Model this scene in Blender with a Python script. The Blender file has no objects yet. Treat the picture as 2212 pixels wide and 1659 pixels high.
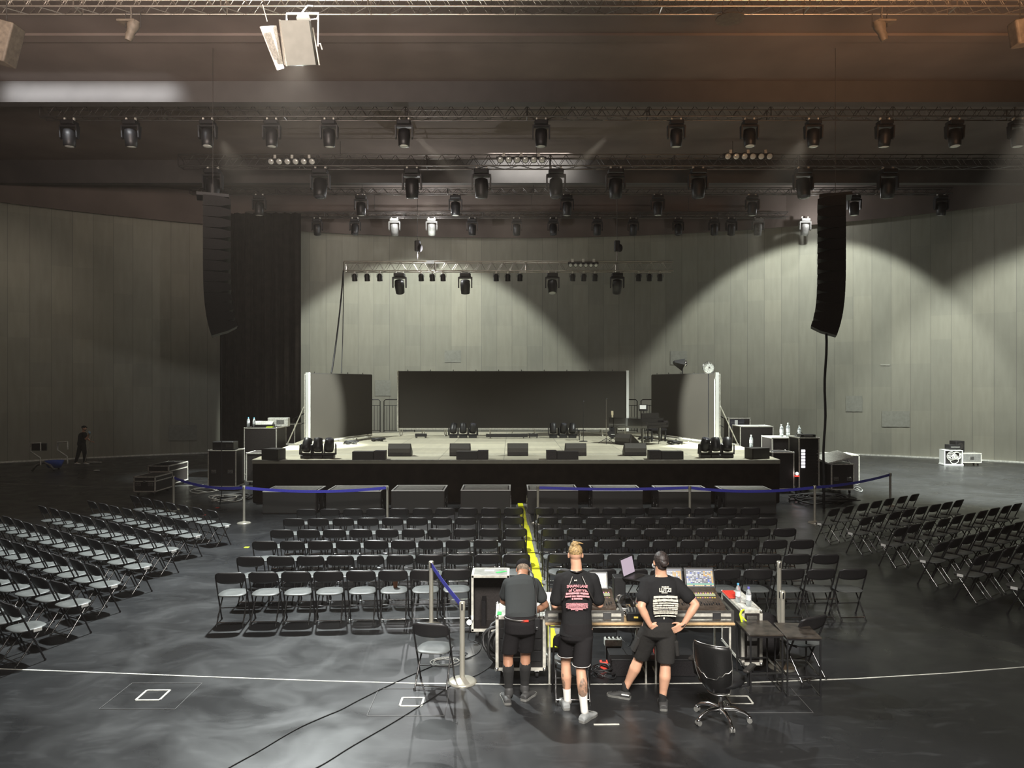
import bpy, math, random
from mathutils import Vector, Matrix, Euler
random.seed(7)
C = bpy.context.scene
COL = C.collection
PI = math.pi
F = 1600.0; CX = 1106.0; CY = 829.5; H = 3.6
# ---------------------------------------------------------------- camera
cd = bpy.data.cameras.new('camera'); cam = bpy.data.objects.new('camera', cd); COL.objects.link(cam)
cam.location = (0, 0, H); cam.rotation_euler = (PI/2, 0, 0)
cd.sensor_width = 36.0; cd.lens = 36.0*F/2212.0; cd.clip_end = 200
C.camera = cam
C.view_settings.view_transform = 'Standard'; C.view_settings.look = 'None'
C.view_settings.gamma = 1.0; C.view_settings.use_curve_mapping = False
C.view_settings.exposure = 0.0
C.cycles.use_denoising = True; C.cycles.adaptive_threshold = 0.03
C.cycles.max_bounces = 4; C.cycles.diffuse_bounces = 2; C.cycles.glossy_bounces = 3
C.cycles.sample_clamp_indirect = 4.0
# ---------------------------------------------------------------- world and lights
w = bpy.data.worlds.new('world'); C.world = w; w.use_nodes = True
w.node_tree.nodes['Background'].inputs[0].default_value = (0.62, 0.48, 0.40, 1)
w.node_tree.nodes['Background'].inputs[1].default_value = 0.035
def aim(o, tgt):
    o.rotation_euler = (Vector(tgt)-o.location).to_track_quat('-Z', 'Y').to_euler()
def spot(name, loc, tgt, watt, deg, blend=0.2, col=(1, 1, 1), size=0.15):
    l = bpy.data.lights.new(name, 'SPOT'); l.energy = watt; l.spot_size = math.radians(deg)
    l.spot_blend = blend; l.color = col; l.shadow_soft_size = size
    o = bpy.data.objects.new(name, l); o.location = loc; COL.objects.link(o); aim(o, tgt); return o
def area(name, loc, tgt, watt, sx, sy, col=(1, 1, 1), spread=110):
    l = bpy.data.lights.new(name, 'AREA'); l.shape = 'RECTANGLE'; l.size = sx; l.size_y = sy
    l.energy = watt; l.color = col; l.spread = math.radians(spread)
    o = bpy.data.objects.new(name, l); o.location = loc; COL.objects.link(o); aim(o, tgt); return o
COOL = (0.95, 1.0, 0.93); WARM = (1.0, 0.62, 0.34)
# flood on the front truss over the left seating
spot('flood_front_left', (-4.9, 17.1, 11.1), (-6.2, 11.0, 0), 19000, 106, 0.9, (0.94, 1, 0.98), 0.22)
# work lights aimed down at the curved rear wall
spot('flood_wall_left', (-3.7, 33.6, 12.1), (-5.0, 41.5, 1.5), 4900, 88, 0.22, COOL, 0.12)
spot('flood_wall_right', (13.2, 32.4, 12.2), (15.8, 39.0, 2.6), 3800, 90, 0.22, COOL, 0.12)
spot('flood_wall_far_right', (20.5, 26.5, 12.0), (25.0, 33.0, 0.0), 4800, 88, 0.4, COOL, 0.15)
spot('flood_wall_far_left', (-19.0, 28.0, 12.0), (-25.0, 33.0, 3.0), 500, 100, 0.8, (1, .86, .74), 0.15)
spot('floor_right_fill', (15.0, 21.0, 12.0), (17.0, 26.5, 0), 48000, 58, 0.8, COOL, 0.15)  # fill added to brighten the back right floor, not a wall work light
# stage work lights
spot('flood_stage_left', (-10.0, 25.5, 12.0), (-5.5, 27.0, 1.3), 9500, 62, 0.6, COOL, 0.15)
spot('flood_stage_right', (10.0, 25.3, 12.0), (5.2, 27.0, 1.3), 10000, 66, 0.6, COOL, 0.15)
spot('flood_screen_left', (3.2, 24.9, 11.9), (-7.35, 27.7, 2.5), 50000, 19, 0.6, COOL, 0.1)
spot('flood_screen_right', (-3.2, 24.9, 11.9), (7.35, 27.8, 2.5), 50000, 19, 0.6, COOL, 0.1)
# lamps washing the ceiling beams
area('strip_light_left', (-13.3, 22.35, 13.10), (-13.3, 23.4, 12.72), 62, 5.4, 0.05, (0.95, 0.97, 1), 62)
area('strip_light_centre', (0.75, 31.7, 13.45), (0.75, 32.8, 12.95), 110, 3.4, 0.05, (1, 0.98, 0.94), 130)
# unseen fill lights added: one over the camera, two washing the ceiling
area('camera_side_fill', (0.5, -2.0, 9.5), (0.5, 9.0, 0.3), 560, 4, 2.5, (1, 0.95, 0.88), 66)
area('ceiling_fill_right', (9.0, 7.0, 7.5), (9.5, 15.0, 13.2), 480, 6, 3, (1, 0.55, 0.30), 60)
area('ceiling_fill_left', (-7.0, 6.0, 7.5), (-8.0, 16.0, 13.2), 1050, 12, 3, (1, 0.82, 0.72), 70)

# ---------------------------------------------------------------- helpers
def W(px, py, z=0.0):
    y = (H-z)*F/(py-CY); return Vector(((px-CX)*y/F, y, z))
def D(px, py, y):
    return Vector(((px-CX)*y/F, y, H-(py-CY)*y/F))
def srgb(r, g, b):
    f = lambda c: (c/255/12.92) if c/255 <= 0.04045 else ((c/255+0.055)/1.055)**2.4
    return (f(r), f(g), f(b), 1)
def prop(o, label=None, cat=None, group=None, kind=None):
    if label: o['label'] = label
    if cat: o['category'] = cat
    if group: o['group'] = group
    if kind: o['kind'] = kind
    return o
def thing(name, label, cat, loc=(0, 0, 0), rz=0.0, group=None):
    o = bpy.data.objects.new(name, None); o.empty_display_size = 0.1; COL.objects.link(o)
    o.location = loc; o.rotation_euler = (0, 0, rz)
    return prop(o, label, cat, group)
def kids(o):
    return [c for c in bpy.data.objects if c.parent == o]
def record(o, ch):
    return (o, [record(c, ch) for c in ch.get(o.name, [])])
def tree(o):
    ch = {}
    for c in bpy.data.objects:
        if c.parent: ch.setdefault(c.parent.name, []).append(c)
    return record(o, ch)
def copy_tree(rec, parent=None):
    o, cs = rec
    n = o.copy(); COL.objects.link(n)
    if parent: n.parent = parent
    for c in cs: copy_tree(c, n)
    return n
class MB:
    def __init__(s): s.v = []; s.f = []; s.mi = []; s.sm = []; s.m = 0
    def add(s, vs, fs, smooth=False, M=None):
        b = len(s.v)
        for p in vs:
            p = Vector(p)
            s.v.append(M @ p if M is not None else p)
        for f in fs:
            s.f.append([i+b for i in f]); s.mi.append(s.m); s.sm.append(smooth)
        return s
    def box(s, c, d, M=None, rz=0.0):
        c = Vector(c); x, y, z = [a/2 for a in d]
        R = Matrix.Translation(c) @ Matrix.Rotation(rz, 4, 'Z')
        if M is not None: R = M @ R
        vs = [(i*x, j*y, k*z) for i in (-1, 1) for j in (-1, 1) for k in (-1, 1)]
        fs = [(0, 1, 3, 2), (4, 6, 7, 5), (0, 4, 5, 1), (2, 3, 7, 6), (0, 2, 6, 4), (1, 5, 7, 3)]
        return s.add(vs, fs, False, R)
    def rbox(s, c, d, r=0.02, M=None, rz=0.0):
        """box with rounded vertical edges and a small top/bottom chamfer"""
        x, y, z = d[0]/2, d[1]/2, d[2]/2; c = Vector(c)
        R = Matrix.Translation(c) @ Matrix.Rotation(rz, 4, 'Z')
        if M is not None: R = M @ R
        def ring(ins, zz):
            out = []
            for q, (sx, sy) in enumerate(((1, 1), (-1, 1), (-1, -1), (1, -1))):
                for k in range(4):
                    a = q*PI/2 + k*PI/6
                    out.append((sx*(x-r)+(r-ins)*math.cos(a), sy*(y-r)+(r-ins)*math.sin(a), zz))
            return out
        e = r*0.5
        rings = [ring(e, -z), ring(0, -z+e), ring(0, z-e), ring(e, z)]
        n = 16; vs = sum(rings, []); fs = []
        for k in range(3):
            for i in range(n):
                j = (i+1) % n; fs.append((k*n+i, k*n+j, (k+1)*n+j, (k+1)*n+i))
        fs.append(tuple(reversed(range(n)))); fs.append(tuple(range(3*n, 4*n)))
        return s.add(vs, fs, False, R)
    def tube(s, pts, r, n=8, closed=False, M=None, cap=True):
        pts = [Vector(p) for p in pts]; m = len(pts)
        rr = r if isinstance(r, (list, tuple)) else [r]*m
        vs = []; nrm = None
        for i, p in enumerate(pts):
            if closed: t = pts[(i+1) % m]-pts[i-1]
            else: t = pts[min(i+1, m-1)]-pts[max(i-1, 0)]
            if t.length < 1e-9: t = Vector((0, 0, 1))
            t.normalize()
            if nrm is None:
                nrm = t.cross(Vector((0, 0, 1)))
                if nrm.length < 1e-3: nrm = t.cross(Vector((0, 1, 0)))
            nrm = (nrm - t*nrm.dot(t))
            if nrm.length < 1e-6: nrm = t.orthogonal()
            nrm.normalize(); b = t.cross(nrm)
            for k in range(n):
                a = 2*PI*k/n
                vs.append(p+(nrm*math.cos(a)+b*math.sin(a))*rr[i])
        fs = []
        for i in range(m if closed else m-1):
            j = (i+1) % m
            for k in range(n):
                l = (k+1) % n; fs.append((i*n+k, i*n+l, j*n+l, j*n+k))
        s.add(vs, fs, n > 4, M)
        if cap and not closed:
            s.add(vs[:n], [tuple(reversed(range(n)))], False, M); s.add(vs[-n:], [tuple(range(n))], False, M)
        return s
    def lathe(s, prof, c=(0, 0, 0), n=20, M=None, smooth=True):
        R = Matrix.Translation(Vector(c))
        if M is not None: R = M @ R
        vs = []
        for r, z in prof:
            for k in range(n):
                a = 2*PI*k/n; vs.append((r*math.cos(a), r*math.sin(a), z))
        fs = []
        for i in range(len(prof)-1):
            for k in range(n):
                l = (k+1) % n; fs.append((i*n+k, i*n+l, (i+1)*n+l, (i+1)*n+k))
        s.add(vs, fs, smooth, R)
        if prof[0][0] > 1e-4: s.add(vs[:n], [tuple(reversed(range(n)))], False, R)
        if prof[-1][0] > 1e-4: s.add(vs[-n:], [tuple(range(n))], False, R)
        return s
    def prism(s, poly, z0, z1, M=None):
        n = len(poly)
        vs = [(p[0], p[1], z0) for p in poly]+[(p[0], p[1], z1) for p in poly]
        fs = [tuple(reversed(range(n))), tuple(range(n, 2*n))]
        for i in range(n):
            j = (i+1) % n; fs.append((i, j, n+j, n+i))
        return s.add(vs, fs, False, M)
    def ball(s, c, r, n=12, M=None, R=None):
        if not isinstance(r, (list, tuple)): r = (r, r, r)
        T = Matrix.Translation(Vector(c))
        if R is not None: T = T @ R
        if M is not None: T = M @ T
        vs = []; k = n//2
        for i in range(k+1):
            t = PI*i/k
            for j in range(n):
                a = 2*PI*j/n
                vs.append((r[0]*math.sin(t)*math.cos(a), r[1]*math.sin(t)*math.sin(a), r[2]*math.cos(t)))
        fs = [(i*n+j, (i+1)*n+j, (i+1)*n+(j+1) % n, i*n+(j+1) % n) for i in range(k) for j in range(n)]
        return s.add(vs, fs, True, T)
    def limb(s, pts, rad, n=14):
        pts = [Vector(p) for p in pts]
        for p, r in zip(pts, rad): s.ball(p, r*0.995, n)
        for i in range(len(pts)-1): s.tube([pts[i], pts[i+1]], [rad[i], rad[i+1]], n)
        return s
    def loft(s, rings, n=24):
        """rings: (centre, xdir, ydir, rx, ry)"""
        vs = []
        for c, xd, yd, rx, ry in rings:
            c = Vector(c); xd = Vector(xd); yd = Vector(yd)
            for k in range(n):
                a = 2*PI*k/n; ca, sa = math.cos(a), math.sin(a)
                ex = math.copysign(abs(ca)**0.85, ca); ey = math.copysign(abs(sa)**0.85, sa)
                vs.append(c+xd*rx*ex+yd*ry*ey)
        fs = []
        for i in range(len(rings)-1):
            for k in range(n):
                l = (k+1) % n; fs.append((i*n+k, i*n+l, (i+1)*n+l, (i+1)*n+k))
        fs.append(tuple(reversed(range(n)))); m = (len(rings)-1)*n; fs.append(tuple(range(m, m+n)))
        return s.add(vs, fs, True)
    def build(s, name, mats, parent=None, off=None, remesh=0, smooth_it=4):
        me = bpy.data.meshes.new(name)
        o0 = Vector(off) if off is not None else Vector((0, 0, 0))
        me.from_pydata([tuple(p-o0) for p in s.v], [], s.f)
        if not isinstance(mats, (list, tuple)): mats = [mats]
        for m in mats: me.materials.append(m)
        me.polygons.foreach_set('material_index', s.mi)
        me.polygons.foreach_set('use_smooth', s.sm)
        me.update()
        o = bpy.data.objects.new(name, me); COL.objects.link(o)
        if parent is not None: o.parent = parent
        if remesh:
            r = o.modifiers.new('remesh', 'REMESH'); r.mode = 'VOXEL'; r.voxel_size = remesh; r.use_smooth_shade = True
            if smooth_it:
                q = o.modifiers.new('smooth', 'SMOOTH'); q.iterations = smooth_it; q.factor = 0.5
        return o
ORD = ['first', 'second', 'third', 'fourth', 'fifth', 'sixth', 'seventh', 'eighth', 'ninth', 'tenth', 'eleventh', 'twelfth', 'thirteenth', 'fourteenth', 'fifteenth']
def from_left(i, n):
    return 'leftmost' if i == 0 else 'rightmost' if i == n-1 else ORD[i]+' from left'

# ---------------------------------------------------------------- materials
def mat(name, col, rough=0.5, metal=0.0, spec=0.5, noise=None, emit=None, es=1.0, trans=0.0, bump=None, coat=0.0):
    m = bpy.data.materials.new(name); m.use_nodes = True; nt = m.node_tree; b = nt.nodes['Principled BSDF']
    b.inputs['Base Color'].default_value = col if len(col) == 4 else (*col, 1)
    b.inputs['Roughness'].default_value = rough; b.inputs['Metallic'].default_value = metal
    b.inputs['Specular IOR Level'].default_value = spec
    if coat: b.inputs['Coat Weight'].default_value = coat
    if trans: b.inputs['Transmission Weight'].default_value = trans
    if emit: b.inputs['Emission Color'].default_value = (*emit[:3], 1); b.inputs['Emission Strength'].default_value = es
    if noise or bump:
        tc = nt.nodes.new('ShaderNodeTexCoord'); nz = nt.nodes.new('ShaderNodeTexNoise')
        nt.links.new(tc.outputs['Object'], nz.inputs['Vector']); nz.inputs['Scale'].default_value = (noise or bump)[0]
        nz.inputs['Detail'].default_value = 4
        if noise:
            r = nt.nodes.new('ShaderNodeValToRGB'); a = noise[1]
            c = b.inputs['Base Color'].default_value
            r.color_ramp.elements[0].position = 0.35; r.color_ramp.elements[1].position = 0.65
            r.color_ramp.elements[0].color = tuple(x*(1-a) for x in c[:3])+(1,)
            r.color_ramp.elements[1].color = tuple(min(1, x*(1+a)) for x in c[:3])+(1,)
            nt.links.new(nz.outputs[0], r.inputs[0]); nt.links.new(r.outputs[0], b.inputs['Base Color'])
        if bump:
            bp = nt.nodes.new('ShaderNodeBump'); bp.inputs['Strength'].default_value = bump[1]; bp.inputs['Distance'].default_value = 0.01
            nt.links.new(nz.outputs[0], bp.inputs['Height']); nt.links.new(bp.outputs[0], b.inputs['Normal'])
    return m
M_black = mat('black_paint', (0.012, 0.012, 0.013), 0.45)
M_blackm = mat('matt_black', (0.010, 0.009, 0.009), 0.8, noise=(30, 0.3))
M_fabric = mat('black_fabric', (0.016, 0.015, 0.016), 0.95, spec=0.1, noise=(120, 0.35))
M_drape = mat('black_drape', (0.013, 0.010, 0.008), 0.97, spec=0.05, noise=(3, 0.25))
M_seat = mat('grey_plastic', (0.090, 0.095, 0.093), 0.50, noise=(14, 0.10))
M_back = mat('black_plastic', (0.018, 0.017, 0.018), 0.42)
M_tube = mat('black_tube', (0.014, 0.013, 0.014), 0.30)
M_chrome = mat('chrome', (0.75, 0.75, 0.75), 0.14, 1.0)
M_alu = mat('aluminium', (0.62, 0.61, 0.58), 0.33, 1.0, noise=(20, 0.15))
M_alud = mat('weathered_aluminium', (0.60, 0.585, 0.52), 0.45, 0.15, noise=(15, 0.2))
M_steel = mat('brushed_steel', (0.50, 0.48, 0.41), 0.30, 0.5)
M_white = mat('white_plastic', (0.75, 0.76, 0.74), 0.4)
M_whitew = mat('worn_white', (0.60, 0.60, 0.55), 0.55, noise=(25, 0.25))
M_case = mat('case_panel', (0.022, 0.018, 0.017), 0.55, noise=(40, 0.3))
M_yellow = mat('yellow_rubber', (0.78, 0.80, 0.02), 0.5, noise=(6, 0.10))
M_greyr = mat('grey_rubber', (0.16, 0.16, 0.15), 0.6, noise=(12, 0.2))
M_belt = mat('blue_webbing', (0.045, 0.045, 0.42), 0.6, noise=(40, 0.15))
M_neck = mat('pale_maple', (0.46, 0.40, 0.26), 0.5)
M_wood = mat('pale_wood', (0.55, 0.38, 0.20), 0.4, noise=(9, 0.15))
M_green = mat('green_tape', (0.05, 0.75, 0.12), 0.5)
M_red = mat('red_plastic', (0.60, 0.05, 0.03), 0.5)
M_neon = mat('neon_yellow', (0.70, 0.90, 0.03), 0.6)
M_gaff = mat('white_tape', (0.62, 0.62, 0.56), 0.7, noise=(10, 0.2))
M_lineg = mat('floor_line', (0.30, 0.30, 0.27), 0.6, noise=(6, 0.35))
M_line2 = mat('faint_line', (0.12, 0.12, 0.12), 0.6)
M_skin = mat('skin', (0.58, 0.32, 0.21), 0.5, noise=(9, 0.06))
M_skin2 = mat('tanned_skin', (0.36, 0.18, 0.11), 0.5, noise=(9, 0.06))
M_hairb = mat('blond_hair', (0.32, 0.21, 0.09), 0.6, noise=(60, 0.5), bump=(90, 0.6))
M_haird = mat('dark_hair', (0.030, 0.022, 0.020), 0.5, noise=(60, 0.5), bump=(90, 0.6))
M_tee = mat('black_cotton', (0.016, 0.016, 0.017), 0.9, spec=0.15, bump=(14, 0.35))
M_teeg = mat('charcoal_cotton', (0.038, 0.042, 0.043), 0.9, spec=0.15, bump=(14, 0.35))
M_shorts = mat('black_shorts', (0.014, 0.013, 0.014), 0.85, spec=0.15, bump=(16, 0.5))
M_sockw = mat('white_sock', (0.72, 0.70, 0.66), 0.9)
M_sockb = mat('black_sock', (0.012, 0.012, 0.012), 0.9)
M_shoeg = mat('grey_leather', (0.26, 0.27, 0.27), 0.6, noise=(14, 0.15))
M_shoeb = mat('dark_shoe', (0.045, 0.045, 0.045), 0.6)
M_pink = mat('pink_print', (0.78, 0.33, 0.36), 0.7)
M_print = mat('cream_print', (0.72, 0.68, 0.58), 0.7)
M_lens = mat('glass_lens', (0.55, 0.56, 0.52), 0.12, 0.2, coat=0.5)
M_lensd = mat('dark_lens', (0.05, 0.05, 0.06), 0.08)
M_led = mat('led_screen', (0.030, 0.027, 0.022), 0.60, spec=0.25, noise=(1.2, 0.03))
M_grille = mat('speaker_grille', (0.026, 0.025, 0.023), 0.6, noise=(200, 0.4))
M_wedge = mat('wedge_grille', (0.085, 0.082, 0.074), 0.6, noise=(150, 0.3))
M_subtop = mat('grey_rubber_mat', (0.22, 0.22, 0.20), 0.6, noise=(10, 0.2))
M_truss = mat('truss_metal', (0.34, 0.31, 0.27), 0.35, 0.9)
M_trussb = mat('dark_truss_metal', (0.10, 0.095, 0.09), 0.4, 0.8)
M_piano = mat('piano_lacquer', (0.008, 0.007, 0.007), 0.12, coat=0.6)
M_cable = mat('black_cable', (0.015, 0.015, 0.016), 0.5)
M_cableg = mat('grey_cable', (0.35, 0.34, 0.31), 0.5)
M_paper = mat('paper', (0.75, 0.66, 0.64), 0.8)
M_glass = mat('bottle_plastic', (0.82, 0.88, 0.90), 0.10, trans=0.75)
M_blab = mat('bottle_label', (0.75, 0.78, 0.80), 0.6)
M_bcap = mat('blue_cap', (0.12, 0.40, 0.62), 0.5)
M_brown = mat('kraft_brown', (0.30, 0.12, 0.06), 0.7)
M_bluec = mat('blue_bucket', (0.02, 0.08, 0.45), 0.5)
M_fluor = mat('flood_housing', (0.20, 0.21, 0.185), 0.6, noise=(5, 0.06))
M_topstool = mat('scratched_black_top', (0.045, 0.037, 0.030), 0.35, noise=(9, 0.55))
# ---------------------------------------------------------------- surface materials
def floor_material():
    m = bpy.data.materials.new('black_vinyl_floor'); m.use_nodes = True; nt = m.node_tree; N = nt.nodes; L = nt.links
    b = N['Principled BSDF']; tc = N.new('ShaderNodeTexCoord')
    def noise(sc, det=5, dist=0.0, st=(1, 1, 1), rot=0.0):
        mp = N.new('ShaderNodeMapping'); mp.inputs['Scale'].default_value = st; mp.inputs['Rotation'].default_value = (0, 0, rot)
        L.new(tc.outputs['Object'], mp.inputs[0]); n = N.new('ShaderNodeTexNoise'); n.inputs['Scale'].default_value = sc
        n.inputs['Detail'].default_value = det; n.inputs['Distortion'].default_value = dist; L.new(mp.outputs[0], n.inputs[0]); return n
    def ramp(src, p0, p1, c0, c1):
        r = N.new('ShaderNodeValToRGB'); r.color_ramp.elements[0].position = p0; r.color_ramp.elements[1].position = p1
        r.color_ramp.elements[0].color = (*c0, 1); r.color_ramp.elements[1].color = (*c1, 1); L.new(src.outputs[0], r.inputs[0]); return r
    def mix(f, a, bb, t='MIX'):
        x = N.new('ShaderNodeMix'); x.data_type = 'RGBA'; x.blend_type = t
        if f is None: x.inputs[0].default_value = 1.0
        else: L.new(f, x.inputs[0])
        L.new(a, x.inputs[6]); L.new(bb, x.inputs[7]); return x
    big = ramp(noise(0.45, 6, 0.6), 0.3, 0.72, (0.011, 0.0115, 0.0125), (0.023, 0.024, 0.026))
    scuf = ramp(noise(1.6, 8, 1.5, (1, 2.6, 1), 0.3), 0.55, 0.80, (0, 0, 0), (0.024, 0.025, 0.026))
    fine = ramp(noise(9, 6, 2.0, (0.5, 2.0, 1), 1.1), 0.60, 0.78, (0, 0, 0), (0.022, 0.022, 0.023))
    a = mix(None, big.outputs[0], scuf.outputs[0], 'ADD'); a2 = mix(None, a.outputs[2], fine.outputs[0], 'ADD')
    L.new(a2.outputs[2], b.inputs['Base Color'])
    rr = ramp(noise(1.1, 6, 1.0), 0.3, 0.75, (0.25, 0.25, 0.25), (0.44, 0.44, 0.44)); L.new(rr.outputs[0], b.inputs['Roughness'])
    b.inputs['Specular IOR Level'].default_value = 0.7
    bp = N.new('ShaderNodeBump'); bp.inputs['Strength'].default_value = 0.05; bp.inputs['Distance'].default_value = 0.02
    L.new(noise(2.2, 3).outputs[0], bp.inputs['Height']); L.new(bp.outputs[0], b.inputs['Normal'])
    return m
def panel_material(name, c1, c2, mortar, bw, bh, rough=0.8):
    m = bpy.data.materials.new(name); m.use_nodes = True; nt = m.node_tree; N = nt.nodes; L = nt.links
    b = N['Principled BSDF']; tc = N.new('ShaderNodeTexCoord')
    def brick(w_, h_, col1, col2, mo, ms, off=0.5):
        t = N.new('ShaderNodeTexBrick'); L.new(tc.outputs['UV'], t.inputs['Vector']); t.offset = off; t.squash = 1.0
        t.inputs['Scale'].default_value = 1.0; t.inputs['Brick Width'].default_value = w_; t.inputs['Row Height'].default_value = h_
        t.inputs['Color1'].default_value = (*col1, 1); t.inputs['Color2'].default_value = (*col2, 1); t.inputs['Mortar'].default_value = (*mo, 1)
        t.inputs['Mortar Size'].default_value = ms; t.inputs['Mortar Smooth'].default_value = 0.2; t.inputs['Bias'].default_value = 0.0
        return t
    a = brick(bw, bh, c1, c2, mortar, 0.012, 0.0)
    k = brick(bw*(1.0 if bh > 20 else 1.5), 1.15 if bh > 20 else bh*0.58, (0.94, 0.94, 0.94), (1.05, 1.04, 1.02), (0.97, 0.97, 0.97), 0.004, 0.0)
    x = N.new('ShaderNodeMix'); x.data_type = 'RGBA'; x.blend_type = 'MULTIPLY'; x.inputs[0].default_value = 1
    L.new(a.outputs[0], x.inputs[6]); L.new(k.outputs[0], x.inputs[7])
    nz = N.new('ShaderNodeTexNoise'); nz.inputs['Scale'].default_value = 2.2; nz.inputs['Detail'].default_value = 6
    mp = N.new('ShaderNodeMapping'); mp.inputs['Scale'].default_value = (2.2, 0.35, 1); L.new(tc.outputs['UV'], mp.inputs[0]); L.new(mp.outputs[0], nz.inputs[0])
    r = N.new('ShaderNodeValToRGB'); r.color_ramp.elements[0].position = 0.3; r.color_ramp.elements[1].position = 0.7
    r.color_ramp.elements[0].color = (0.93, 0.93, 0.93, 1); r.color_ramp.elements[1].color = (1.05, 1.05, 1.05, 1)
    L.new(nz.outputs[0], r.inputs[0])
    y = N.new('ShaderNodeMix'); y.data_type = 'RGBA'; y.blend_type = 'MULTIPLY'; y.inputs[0].default_value = 1
    L.new(x.outputs[2], y.inputs[6]); L.new(r.outputs[0], y.inputs[7]); L.new(y.outputs[2], b.inputs['Base Color'])
    b.inputs['Roughness'].default_value = rough; b.inputs['Specular IOR Level'].default_value = 0.2
    return m
M_floor = floor_material()
M_wall = panel_material('grey_wall_panels', (0.262, 0.258, 0.214), (0.300, 0.292, 0.240), (0.19, 0.185, 0.16), 0.86, 60.0)
M_stage = panel_material('stage_deck', (0.37, 0.35, 0.275), (0.50, 0.475, 0.37), (0.22, 0.21, 0.17), 2.0, 1.0, 0.5)
M_ceil = mat('dark_ceiling', (0.115, 0.092, 0.080), 0.95, noise=(0.6, 0.12))
M_beam = mat('grey_beam', (0.055, 0.051, 0.048), 0.85, noise=(2.0, 0.06))
def set_uv(o, f):
    me = o.data; uv = me.uv_layers.new(name='uv')
    for l in me.loops: uv.data[l.index].uv = f(me.vertices[l.vertex_index].co)

# ---------------------------------------------------------------- the hall
def struct(name, bm, m, off=None):
    o = bm.build(name, m, None, off); o['kind'] = 'structure'; return o
struct('floor', MB().box((0, 18, -0.1), (56, 52, 0.2)), M_floor)
def arc_wall(name, a0, a1, n, z0, z1, m, R=37.0, t=0.3):
    mb = MB(); vs = []
    for i in range(n+1):
        a = math.radians(a0+(a1-a0)*i/n); s_, c_ = math.sin(a), math.cos(a)
        for r in (R, R+t):
            for z in (z0, z1): vs.append((r*s_, 5+r*c_, z))
    fs = []
    for i in range(n):
        k = i*4; j = k+4
        fs += [(k, k+1, j+1, j), (k+2, j+2, j+3, k+3), (k+1, k+3, j+3, j+1), (k, j, j+2, k+2)]
    mb.add(vs, fs, False); mb.add([vs[0], vs[1], vs[2], vs[3]], [(0, 1, 3, 2)]); mb.add(vs[-4:], [(0, 2, 3, 1)])
    o = struct(name, mb, m)
    set_uv(o, lambda p: (math.atan2(p.x, p.y-5)*R, p.z)); return o
arc_wall('wall_back', -50, 50, 72, 0, 14, M_wall)
arc_wall('wall_left', -80, -50, 22, 0, 14, M_wall)
arc_wall('wall_right', 50, 80, 22, 0, 14, M_wall)
arc_wall('baseboard_back', -62, 62, 80, 0.0, 0.07, M_gaff, 36.94, 0.05)
# slightly different coloured repair panels on the curved wall
def wall_at(px, py, R=36.97):
    k = (px-CX)/F; A = 1+k*k; B = -10.0; Cc = 25-R*R; y = (-B+math.sqrt(B*B-4*A*Cc))/(2*A); return Vector((k*y, y, H-(py-CY)*y/F))
M_patch = mat('darker_wall_patch', (0.245, 0.245, 0.21), 0.85, noise=(8, 0.08)); M_patch2 = mat('paler_wall_patch', (0.34, 0.335, 0.285), 0.85, noise=(8, 0.06))
for i, (px_, py_, w_, h_, m_) in enumerate(((1466, 773, 36, 30, M_patch), (1845, 872, 36, 34, M_patch), (1935, 905, 60, 34, M_patch), (978, 770, 36, 26, M_patch), (827, 838, 34, 34, M_patch), (1912, 788, 20, 3, M_patch2), (395, 935, 60, 34, M_patch))):
    a_ = wall_at(px_-w_/2, py_); b_ = wall_at(px_+w_/2, py_); s_ = a_.y/F
    d_ = (b_-a_); n_ = Vector((d_.y, -d_.x, 0)).normalized(); n_ = n_ if n_.y < 0 else -n_; k_ = 4; vs = []
    for q in range(k_+1):
        u_ = wall_at(px_-w_/2+w_*q/k_, py_)
        for o_ in (0.0, 0.0015):
            for z_ in (-h_*s_/2, h_*s_/2): vs.append(u_+n_*o_+Vector((0, 0, z_)))
    fs = []
    for q in range(k_): j_ = 4*q; fs += [(j_+2, j_+3, j_+7, j_+6), (j_+1, j_+3, j_+7, j_+5), (j_, j_+2, j_+6, j_+4)]
    fs += [(0, 1, 3, 2), (4*k_, 4*k_+1, 4*k_+3, 4*k_+2)]
    struct(f'trim_{10+i}', MB().add(vs, fs), m_)
# ceiling with three dropped beams
def sheet(name, y0, y1, z0, z1, m, x0=-27, x1=27): return struct(name, MB().box(((x0+x1)/2, (y0+y1)/2, (z0+z1)/2), (x1-x0, y1-y0, z1-z0)), m)
sheet('ceiling', -6, 23.4, 13.17, 13.35, M_ceil)
sheet('ceiling.001', 23.4, 33.2, 13.53, 13.7, M_ceil)
sheet('ceiling.002', 33.2, 43.5, 13.4, 13.6, M_ceil)
sheet('trim_1', 23.4, 23.8, 12.51, 13.5, M_beam)
sheet('trim_2', 32.8, 33.2, 12.51, 13.6, M_beam)
arc_wall('trim_9', -62, 62, 70, 11.75, 13.38, M_ceil, 36.3, 0.08)
sheet('trim_3', 38.4, 38.6, 12.35, 13.4, M_ceil)
sheet('trim_4', 20.2, 20.6, 13.10, 13.17, M_ceil)
sheet('trim_5', 25.6, 25.9, 13.2, 13.53, M_ceil)

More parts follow.
